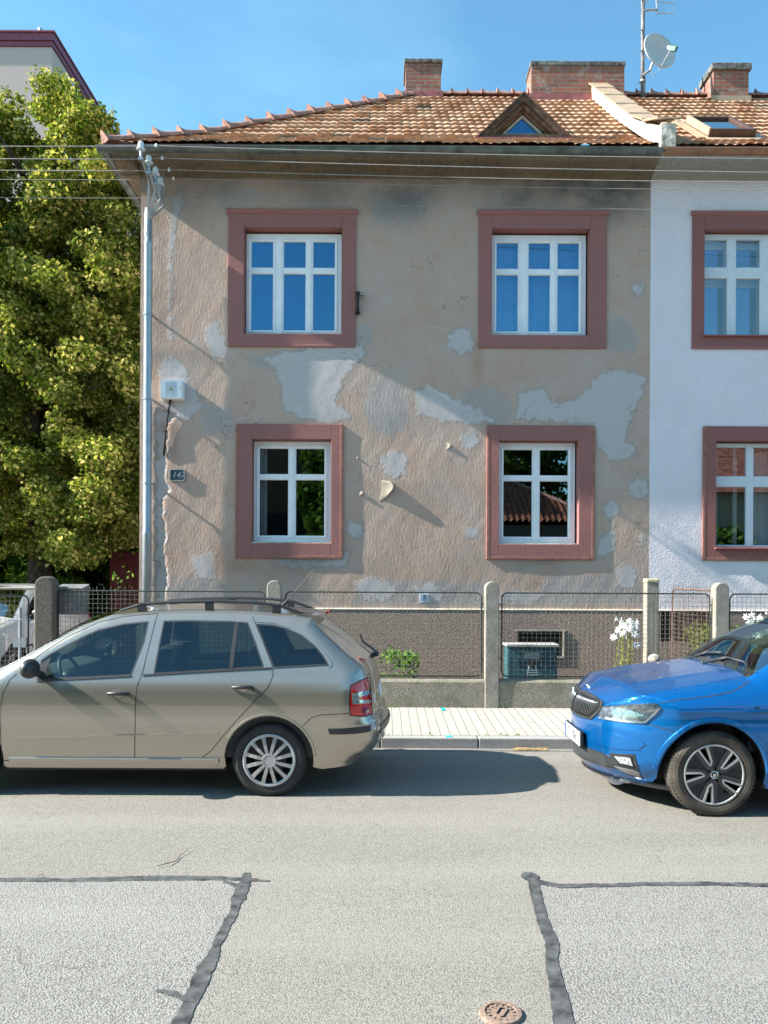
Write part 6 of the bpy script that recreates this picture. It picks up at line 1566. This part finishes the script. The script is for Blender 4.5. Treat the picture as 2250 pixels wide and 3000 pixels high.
    for sg in (-1, 1):
        c.ribbon(tl, .008, 'lamp_seal', M_gap, close=True, sg=sg, off=.002)
        for nm, pl, mt in (('reversing_lens', ((1031, 2032), (1060, 2026), (1086, 2020), (1088, 2034), (1066, 2038), (1050, 2042), (1050, 2050), (1066, 2051), (1089, 2050), (1090, 2058), (1060, 2062), (1032, 2064)), M_clear),):
            c.sidepatch(q(*pl), nm, mt, .004, ob[('tail_light', sg)], sg)
        c.sidepatch(q((1060, 2074), (1080, 2072), (1084, 2084), (1074, 2092), (1060, 2086)), 'lamp_dot', simple('dark_red_lens', (.22, .004, .005), .15, coat=1), .003, ob[('tail_light', sg)], sg)
    mt = simple('spoiler_light', (.5, .02, .02), .2)
    # spoiler
    m = MB(); ys = np.linspace(-.50, .50, 15); vs = []
    for y_ in ys:
        k = (1 - (y_ / .56) ** 2) ** .5 if abs(y_) < .56 else 0; z_ = 1.425 + .035 * k; xo = 3.62 + .05 * k
        vs += [(3.38, y_, z_ + .012), (xo, y_, z_ - .018), (xo + .005, y_, z_ - .036), (3.52, y_, z_ - .05)]
    m.add(vs, [(4 * i + k, 4 * i + (k + 1) % 4, 4 * i + 4 + (k + 1) % 4, 4 * i + 4 + k) for i in range(14) for k in range(4)] + [(0, 1, 2, 3), (56, 57, 58, 59)])
    sp = c.MBbuild(m, 'spoiler', M_champ, smooth=False); m = MB(); m.box(3.665, 3.682, -.14, .14, 1.425, 1.445); c.MBbuild(m, 'brake_light', mt, sp)
    # rear wiper, roof rails, aerial
    m = MB(); a = Vector((4.085, 0, 1.045)); m.tube([a + Vector((-.05, 0, -.03)), a + Vector((.03, 0, .035))], .022, 8); m.tube([a + Vector((.03, 0, .03)), (3.98, .15, 1.16), (3.95, .40, 1.20)], .009, 6); m.ball(a + Vector((.02, -.02, .02)), .025); c.MBbuild(m, 'rear_wiper', M_trim)
    for sg in (-1, 1):
        m = MB(); yr = .495
        zt = lambda x: np.interp(x, [p[0] for p in sil[10:16]], [p[1] for p in sil[10:16]])
        pts = [(1.98, sg * yr, zt(1.98) + .028), (2.15, sg * yr, zt(2.15) + .062), (2.4, sg * yr, 1.532), (2.8, sg * yr, 1.542), (3.1, sg * yr, 1.532), (3.3, sg * yr, 1.508), (3.42, sg * yr, 1.468), (3.50, sg * yr, zt(3.5) + .028)]
        m.tube(pts, [.010, .014, .0145, .0145, .0145, .0145, .013, .008], 8)
        for xx in (2.16, 2.72, 3.28): m.box(xx - .035, xx + .035, sg * yr - .012, sg * yr + .012, float(zt(xx)) + .0, float(zt(xx)) + .07)
        c.MBbuild(m, 'roof_rail', M_trim, smooth=False)
    b = Vector(((P(832, 1782, Yc - .0).x - X0), 0, 1.50)); e = Vector((P(920, 1668, Yc).x - X0, 0, P(920, 1668, Yc).z)); d = e - b
    m = MB(); m.tube([b - Vector((.02, 0, .02)), b + d * .12], [.028, .008], 8); m.tube([b, b + d * .35], .0055, 6); m.tube([b + d * .35, b + d], .003, 5); c.MBbuild(m, 'aerial', M_black)
    for sg, D_ in ((-1, D), (1, ob[('front_door', 1)])):
        h = c.px(347, 2033); door_handle(c, h[0], h[1], D_, M_trim, sg)
        mirror(c, 1.43, .97, M_trim if sg < 0 else M_champ, sg, D_)
        h = c.px(711, 2016); door_handle(c, h[0], h[1], ob[('rear_door', sg)], M_trim, sg)
        c.sidepatch(q((108, 1990), (112, 1950), (150, 1925), (128, 1990)), 'mirror_sail', M_trim, .004, D_, sg)
    for sg in (-1, 1):
        wheel(c, xr, .795, R, .17, 'hub', sgn=sg); wheel(c, xf, .795, R, .17, 'hub', sgn=sg)
    under(c, .0, 4.2, W, (xf, xr), .19, Ra, R)
    seat(c, 2.05, -.36, .42); seat(c, 2.05, .36, .42); seat(c, 2.95, -.36, .46); seat(c, 2.95, .36, .46); seat(c, 2.95, 0, .44)
    steering(c, 1.52, -.36, .90)
    m = MB(); m.prism([(1.02, .45), (1.02, .93), (1.25, .965), (1.42, .93), (1.46, .83), (1.44, .45)], -.72, .72, 'xz'); m.box(1.9, 4.0, -.73, -.69, .3, .86); m.box(1.2, 4.0, .69, .73, .3, .92); m.box(1.2, 1.9, -.73, -.69, .3, .86); m.box(1.0, 4.0, -.70, .70, .28, .33)
    c.MBbuild(m, 'interior_trim', M_dash, bevel=.02)
    m = MB(); m.ball((1.72, 0, 1.27), .02, .11, .035); c.MBbuild(m, 'rear_view_mirror', M_trim, smooth=True)
    m = MB(); m.prism([(.02, .0)] * 0 + [(3.25, .95), (3.97, .97), (3.97, 1.0), (3.25, .98)], -.66, .66, 'xz'); c.MBbuild(m, 'parcel_shelf', M_dash)
    # front lamps and grille (beyond the left edge of the photograph)
    for sg in (-1, 1): c.frontpatch([(sg * .42, .60), (sg * .78, .62), (sg * .80, .72), (sg * .45, .735)], 'headlight', M_clear, .006)
    c.frontpatch([(-.32, .60), (.32, .60), (.34, .73), (-.34, .73)], 'grille', M_trim, .006); c.frontpatch([(-.5, .28), (.5, .28), (.5, .38), (-.5, .38)], 'lower_grille', M_trim, .005); c.frontpatch([(-.26, .43), (.26, .43), (.26, .54), (-.26, .54)], 'number_plate', M_plate, .01)
    root.location = (X0, Yc, 0)
estate()

# ---------------- blue hatchback
def hatch(root, X0, Yc, body, full=True, windows=M_carglass):
    sil = [(.34, .165, .34, .42, .12), (.20, .19, .40, .48, .12), (.12, .28, .42, .50, .11), (.095, .45, .42, .50, .10), (.09, .60, .42, .48, .095), (.10, .70, .42, .47, .085), (.13, .775, .40, .44, .08),   # 6 bonnet edge
           (.36, .868, .13, .17, .10, .0), (.62, .915, .11, .15, .06, .026), (.90, .96, .10, .14, .05, .012), (1.20, 1.0, .09, .12, .055, .0),   # 10 windscreen base
           (1.45, 1.15, .06, .08, .11), (1.70, 1.285, .06, .08, .10), (1.95, 1.385, .06, .08, .07),              # 13 roof
           (2.3, 1.44, .07, .10, .035), (2.8, 1.455, .07, .10, .03), (3.3, 1.425, .07, .10, .03), (3.70, 1.365, .07, .10, .03),       # 17 hatch
           (3.87, 1.17, .12, .15, .05), (3.98, 1.02, .15, .2, .06), (4.01, .90, .2, .25, .06), (4.03, .64, .22, .3, .06), (4.05, .5, .24, .34, .06), (4.02, .35, .24, .34, .05), (3.9, .24, .2, .3, .03)]
    sil = [p if len(p) == 6 else (*p, 0.) for p in sil]
    S_ = .062; sil = [(p[0] - S_ * min(1, max(0, (p[0] - .2) / .2)), *p[1:]) if i > 6 or i < 1 else p for i, p in enumerate(sil)]
    W = .89
    wp = [(.0, .80), (.20, .835), (.30, .865), (.45, .880), (.58, .886), (.70, .880), (.745, .876), (.775, .885), (.83, .872), (.90, .845), (.96, .805), (1.0, .775), (1.1, .73), (1.25, .665), (1.45, .575), (1.6, .5)]
    c = Car(root, Yc, X0 if X0 is not None else 0, sil, wp, W, {6: (-.075, .03), 7: (-.03, .05), 8: (0, .05)}, 1.45); c.nose = [p for p in sil[:7]]
    Ra, R = .378, .314; xf, xr = .812, 3.36; sh = lambda L: [(a - S_, b) for a, b in L]
    silp = [p[:2] for p in sil]
    outline = silp + [(xr + Ra + .06, .22)] + arc(xr, R, Ra, -10, 190, 26) + [(xr - Ra - .02, .20), (xf + Ra + .02, .20)] + arc(xf, R, Ra, -10, 190, 26) + [(xf - Ra - .015, .205)]
    wf = [(1.50, 1.035), (1.60, 1.115), (1.78, 1.21), (2.0, 1.30), (2.25, 1.345), (2.45, 1.355), (2.42, 1.035)]
    wr = [(2.55, 1.035), (2.56, 1.355), (2.9, 1.352), (3.2, 1.325), (3.33, 1.28), (3.45, 1.06)]
    door1 = [(1.40, .26), (1.38, .60), (1.42, .85), (1.46, 1.0), (1.62, 1.155), (1.9, 1.31), (2.2, 1.385), (2.5, 1.40), (2.49, 1.0), (2.48, .26)]
    door2 = [(2.48, .26), (2.49, 1.0), (2.5, 1.40), (2.9, 1.395), (3.25, 1.365), (3.42, 1.25), (3.50, 1.04), (3.42, .85), (3.15, .66), (3.03, .50), (3.0, .26)]
    tl = [(3.75, .98), (3.98, .93), (4.0, .72), (3.9, .74), (3.70, .90)]
    wf, wr, door1, door2, tl = map(sh, (wf, wr, door1, door2, tl))
    out = c.panels(outline, [], [('front_window', wf), ('rear_window', wr), ('tail_light', tl), ('front_door', door1), ('rear_door', door2)])
    ob = emit(c, out, {'body': body, 'front_window': windows, 'rear_window': windows, 'tail_light': M_red})
    for sg in (-1, 1):
        ob[('front_window', sg)].parent = ob[('front_door', sg)]; ob[('rear_window', sg)].parent = ob[('rear_door', sg)]
        for pl in (wf, wr): c.ribbon(pl, .016, 'window_seal', M_trim, close=True, sg=sg)
        c.ribbon(door1, .006, 'panel_gap', M_gap, close=True, sg=sg); c.ribbon(door2, .006, 'panel_gap', M_gap, close=True, sg=sg)
        for x_ in (2.25, 3.25): door_handle(c, x_ - S_, .83, ob[('front_door' if x_ < 3 else 'rear_door', sg)], body, sg)
        mirror(c, 1.52, 1.0, M_trim, sg, ob[('front_door', sg)], 1.1)
        c.ribbon([(x, .255) for x in np.linspace(xf + Ra + .06, xr - Ra - .06, 12)], .08, 'sill', M_trim, raise_=.015, sg=sg)
    c.cap(0, 6, 'front_bumper', body); bon = c.cap(6, 10, 'bonnet', body, nt_=60); ws = c.cap(10, 13, 'windscreen', M_windscreen); c.cap(13, 17, 'roof', body); c.cap(17, 19, 'rear_screen', M_carglass_dark); c.cap(19, 24, 'tailgate', body)
    for sg in (-1, 1):
        wheel(c, xf, .872, R, .21, 'alloy', sgn=sg); wheel(c, xr, .872, R, .21, 'alloy', sgn=sg)
    under(c, .1, 4.05, W, (xf, xr), .19, Ra, R)
    for x_, zb in ((2.25, .42), (3.0, .46)):
        for y_ in (-.38, .38): seat(c, x_, y_, zb)
    steering(c, 1.78, -.38, .92)
    m = MB(); m.prism([(1.12, .45), (1.12, .945), (1.45, .985), (1.62, .96), (1.68, .85), (1.66, .45)], -.74, .74, 'xz'); m.box(1.4, 3.8, -.76, -.72, .3, .95); m.box(1.4, 3.8, .72, .76, .3, .95); m.box(1.2, 3.8, -.72, .72, .28, .33); m.box(3.4, 3.85, -.6, .6, .93, .96)
    c.MBbuild(m, 'interior_trim', M_dash, bevel=.02)
    m = MB(); m.ball((1.98, 0, 1.30), .02, .11, .035); c.MBbuild(m, 'rear_view_mirror', M_trim, smooth=True)
    return c, ob, ws, bon
def blue():
    X0, Yc = 1.617, 6.68
    root = thing('parked_car', 'metallic blue hatchback with black grille and two-tone alloy wheels at the right edge', 'car', (X0, Yc, 0), local=True)
    c, ob, ws, bon = hatch(root, X0, Yc, M_blue)
    f = lambda *L: [c.fpx(*p) for p in L]; q = lambda *L: [c.px(*p) for p in L]
    mirr = lambda pl: [(-a, b) for a, b in pl]
    # grille: hexagon, near half traced from the photo and mirrored
    gn = f((1754, 2065), (1757, 2107), (1733, 2143), (1712, 2136)); gn = [(-abs(y), z) for y, z in gn]
    (y1, z1), (y2, z2), (y3, z3), (y4, z4) = gn
    y1 = y2 = -max(.36, min(.46, abs(y2))); 
    G_ = [(0, .60 + .01), (-.20, .605), (-.33, .615), (-.44, .70), (-.44, .775), (-.30, .80), (-.12, .815), (0, .80)]
    full = G_ + [(-y, z) for y, z in G_[1:-1]][::-1]
    g = c.frontpatch(full, 'grille', M_trim, .010); ins = [(y * .93, .705 + (z - .705) * .80) for y, z in full]
    c.frontpatch(ins, 'grille_opening', simple('grille_black', (.006, .006, .007), .6), .0115, g)
    m = MB()
    for i in range(34):
        y_ = -.395 + .79 * i / 33; zt, zb_ = .782 - .05 * max(0, abs(y_) - .3) , .625 + max(0, abs(y_) - .30) * .85
        if abs(y_) < .02: continue
        a = [c.fcap(y_, z_, .012 + .018 * math.sin(math.pi * (z_ - zb_) / (zt - zb_)) ** .6 if 0 < (z_ - zb_) / (zt - zb_) < 1 else .012) for z_ in np.linspace(zb_, zt, 8)]
        m.tube(a, .0042, 5)
    c.MBbuild(m, 'grille_slat', simple('gloss_slat', (.16, .165, .17), .2, .7, coat=1), g, smooth=True)
    # number plate
    py0, pz0, pz1 = .26, .385, .498; pc = c.front(0, .44); m = MB(); xx = pc.x - .012
    m.box(xx - .004, xx + .02, -py0 - .004, py0 + .004, pz0 - .012, pz1 + .004); pb = c.MBbuild(m, 'plate_holder', M_black)
    m = MB(); m.box(xx - .008, xx - .0045, -py0, py0, pz0, pz1); pl = c.MBbuild(m, 'number_plate', M_plate, bevel=.001)
    m = MB(); m.box(xx - .0095, xx - .0082, py0 - .045, py0 - .002, pz0 + .002, pz1 - .002); c.MBbuild(m, 'plate_band', M_euroblue, pl)
    for s_, y_ in (('1TL', .125), ('0061', -.10)): text_obj('plate_writing', s_, .098, M_ink, (xx - .0086, y_, (pz0 + pz1) / 2), (0, -1, 0), (0, 0, 1), .0006, pl, .002)
    # headlights, traced
    hl = f((1757, 2071), (1840, 2064), (1918, 2060), (1927, 2063), (1938, 2074), (1922, 2094), (1892, 2119), (1840, 2117), (1790, 2111), (1757, 2104))
    hn = [(-abs(y), z) for y, z in hl]
    Mh = simple('headlight_housing', (.33, .36, .40), .28, .6, var=.35, nscale=30)
    for sg in (1, -1):
        L = hn if sg > 0 else mirr(hn); h = c.frontpatch(L, 'headlight', Mh, .003)
        k = lambda pl: (lambda u: [(-abs(y), z) for y, z in u] if sg > 0 else [(abs(y), z) for y, z in u])(f(*pl))
        c.frontpatch(k([(1775, 2101), (1830, 2110), (1888, 2115), (1915, 2090), (1930, 2073), (1934, 2076), (1918, 2096), (1892, 2118), (1840, 2116), (1775, 2106)]), 'daylight_strip', simple('drl_white', (.75, .78, .8), .25, .2), .010, h)
        for (a, b_, r_) in ((1810, 2090, 13), (1848, 2096, 16), (1880, 2086, 13)):
            pts = [(a + r_ * math.cos(rad(t)), b_ + r_ * math.sin(rad(t))) for t in range(0, 360, 30)]; c.frontpatch(k(pts), 'lamp_reflector', simple('reflector_grey', (.33, .36, .40), .25, .8), .008, h)
            pts = [(a + r_ * .5 * math.cos(rad(t)), b_ + r_ * .5 * math.sin(rad(t))) for t in range(0, 360, 40)]; c.frontpatch(k(pts), 'lamp_lens', M_lampglass, .012, h)
        c.frontpatch(k([(1895, 2079), (1925, 2078), (1910, 2085), (1898, 2086)]), 'indicator', M_clear, .009, h)
        c.frontpatch(L, 'lamp_cover', M_lampglass, .016, h)
        # fog light pocket
        fp = k([(1786, 2206), (1860, 2210), (1871, 2245), (1886, 2282), (1850, 2272), (1815, 2258), (1792, 2240)])
        fo = c.frontpatch(fp, 'fog_light_pocket', M_trim, .005)
        c.frontpatch(k([(1796, 2211), (1853, 2216), (1862, 2248), (1812, 2238)]), 'fog_light_bezel', simple('bezel', (.012, .012, .014), .5), .009, fo)
        c.frontpatch(k([(1802, 2214), (1848, 2219), (1856, 2242), (1818, 2234)]), 'fog_lamp', M_clear, .013, fo)
        c.frontpatch(k([(1800, 2243), (1840, 2252), (1874, 2260), (1882, 2278), (1850, 2268), (1818, 2256)]), 'pocket_trim', simple('grey_satin', (.30, .31, .33), .35, .6), .010, fo)
    # lower grille with mesh, splitter
    lg = [(0, .375), (-.28, .375), (-.50, .375), (-.62, .345), (-.56, .285), (-.45, .262), (0, .252)]; lf = lg + [(-y, z) for y, z in lg[1:-1]][::-1]
    lo = c.frontpatch(lf, 'lower_grille', M_trim, .006)
    m = MB()
    for r_ in range(6):
        for i in range(46):
            y_ = -.50 + i * .0222 + (r_ % 2) * .011; z_ = .268 + r_ * .017
            a = c.fcap(y_, z_, .008); b_ = c.fcap(y_ + .0111, z_ + .009, .014); d_ = c.fcap(y_ + .0222, z_, .008); m.tube([a, b_, d_], .0022, 4)
    c.MBbuild(m, 'grille_mesh', simple('mesh_grey', (.10, .105, .11), .4), lo)
    sp = [(0, .182), (-.5, .184), (-.80, .20), (-.86, .20), (-.86, .172), (-.6, .168), (0, .168)]
    c.frontpatch(sp + [(-y, z) for y, z in sp[1:-1]][::-1], 'splitter', simple('gloss_black_trim', (.012, .012, .014), .15, coat=1), .022)
    # bumper creases: raised body-colour folds
    for sg in (1, -1):
        k = lambda pl: (lambda u: [(-abs(y), z) for y, z in u] if sg > 0 else [(abs(y), z) for y, z in u])(f(*pl))
        c.frontpatch(k([(1738, 2140), (1800, 2150), (1880, 2172), (1892, 2180), (1870, 2196), (1800, 2194), (1740, 2176), (1722, 2160)]), 'bumper_fold', M_blue, .007)
    # panel gaps, creases, badge
    for sg in (-1, 1):
        c.ribbon(q((1932, 2058), (1990, 2050), (2070, 2042), (2140, 2028), (2172, 2012), (2193, 1996)), .005, 'panel_gap', M_gap, sg=sg)
        c.ribbon(q((1892, 2120), (1930, 2131), (1985, 2147), (1997, 2149)), .005, 'panel_gap', M_gap, sg=sg)
        c.ribbon([(x, .772 + (x - .7) * .022) for x in np.linspace(.55, 3.6, 30)], .022, 'shoulder_crease', M_blue, raise_=.009, sg=sg)
        c.ribbon(arc(.812, .314, .400, 2, 178, 30), .04, 'arch_flare', M_blue, raise_=.010, sg=sg)
    b_ = q((2193, 2084), (2247, 2078))
    P3, N3 = c.side([(b_[0][0] + b_[1][0]) / 2], [(b_[0][1] + b_[1][1]) / 2 - .004], .003, -1)
    badge = ob[('body', -1)]; o = Vector(P3[0]); N_ = Vector(N3[0]); uz = (Vector((0, 0, 1)) - N_ * N_.z).normalized(); ux = uz.cross(N_).normalized(); ux = ux if ux.x > 0 else -ux
    text_obj('fender_badge', 'MONTE CARLO', .024, M_chrome, o - uz * .004, ux, uz, .001, badge, .0012)
    m = MB()
    def pq(a, b, d=.0015): return o + ux * a + uz * b + N_ * d
    for (a0, b0, a1, b1) in ((-.068, .010, .068, .010), (-.068, -.017, .068, -.017)): m.add([pq(a0, b0), pq(a1, b1), pq(a1, b1 + .0022), pq(a0, b0 + .0022)], [(0, 1, 2, 3)])
    for s_ in (-.068, .066): m.add([pq(s_, -.017), pq(s_ + .002, -.017), pq(s_ + .002, .012), pq(s_, .012)], [(0, 1, 2, 3)])
    for s_ in (-.022, -.010, .002): m.add([pq(s_, .014), pq(s_ + .007, .014), pq(s_ + .013, .030), pq(s_ + .005, .031)], [(0, 1, 2, 3)])
    c.MBbuild(m, 'badge_flags', M_chrome, badge, fixn=False)
    # bonnet: emblem, washer creases, gap round the grille
    e = c.front(0, .775); e = Vector((.13, -.0, .835)); m = MB(); m.lathe([(0, .008), (.030, .007), (.034, .002), (.036, -.01)], e, 'z', 24)
    m.tube([e + Vector((-.04, 0, .01)), e + Vector((.035, -.012, .012))], .006, 5); c.MBbuild(m, 'bonnet_emblem', M_chrome, bon, smooth=True)
    # wipers on the windscreen
    def onws(u, t):
        i = 10 + min(2, int(u * 3)); a, b = np.array(c.sil[i]), np.array(c.sil[i + 1]); w = u * 3 - int(min(2, int(u * 3))); p = a + (b - a) * w; ye = c.y([p[0]], [p[1]])[0]
        d = (b - a)[:2] / np.linalg.norm((b - a)[:2]); n = np.array([-d[1], d[0]]); k = c.capf(p, t) + .018; return Vector((p[0] + n[0] * k, t * ye, p[1] + n[1] * k))
    for t0, t1 in ((.52, -.16), (-.08, -.72)):
        m = MB(); m.tube([onws(.02, t0) - Vector((.06, 0, .03)), onws(.06, t0 * .7 + t1 * .3), onws(.11, (t0 + t1) / 2)], .009, 6); m.tube([onws(.045, t0 * .9 + t1 * .1), onws(.10, (t0 + t1) / 2), onws(.13, t1)], .0075, 6); m.ball(onws(.02, t0) - Vector((.06, 0, .03)), .018); c.MBbuild(m, 'wiper', M_trim, ws, smooth=True)
    m = MB(); vs = []
    for i in range(25):
        t_ = -1 + 2 * i / 24
        for u, dz in ((0, 0), (.055, .002)):
            p = onws(u, t_); vs.append(p - Vector((0, 0, .0155)))
    m.add(vs, [(2 * i, 2 * i + 1, 2 * i + 3, 2 * i + 2) for i in range(24)]); c.MBbuild(m, 'windscreen_cowl', M_trim, ws, fixn=False)
    root.location = (X0, Yc, 0)
blue()
def white_car():
    root = thing('parked_car', 'white hatchback parked nose-out in the driveway behind the fence at far left', 'car', (0, 0, 0), local=True)
    hatch(root, None, 0, M_silverwhite, windows=M_carglass_dark)
    for s in (-1, 1): pass
    root.rotation_euler = (0, 0, rad(90)); root.location = (-5.98, 10.15, .13)
white_car()
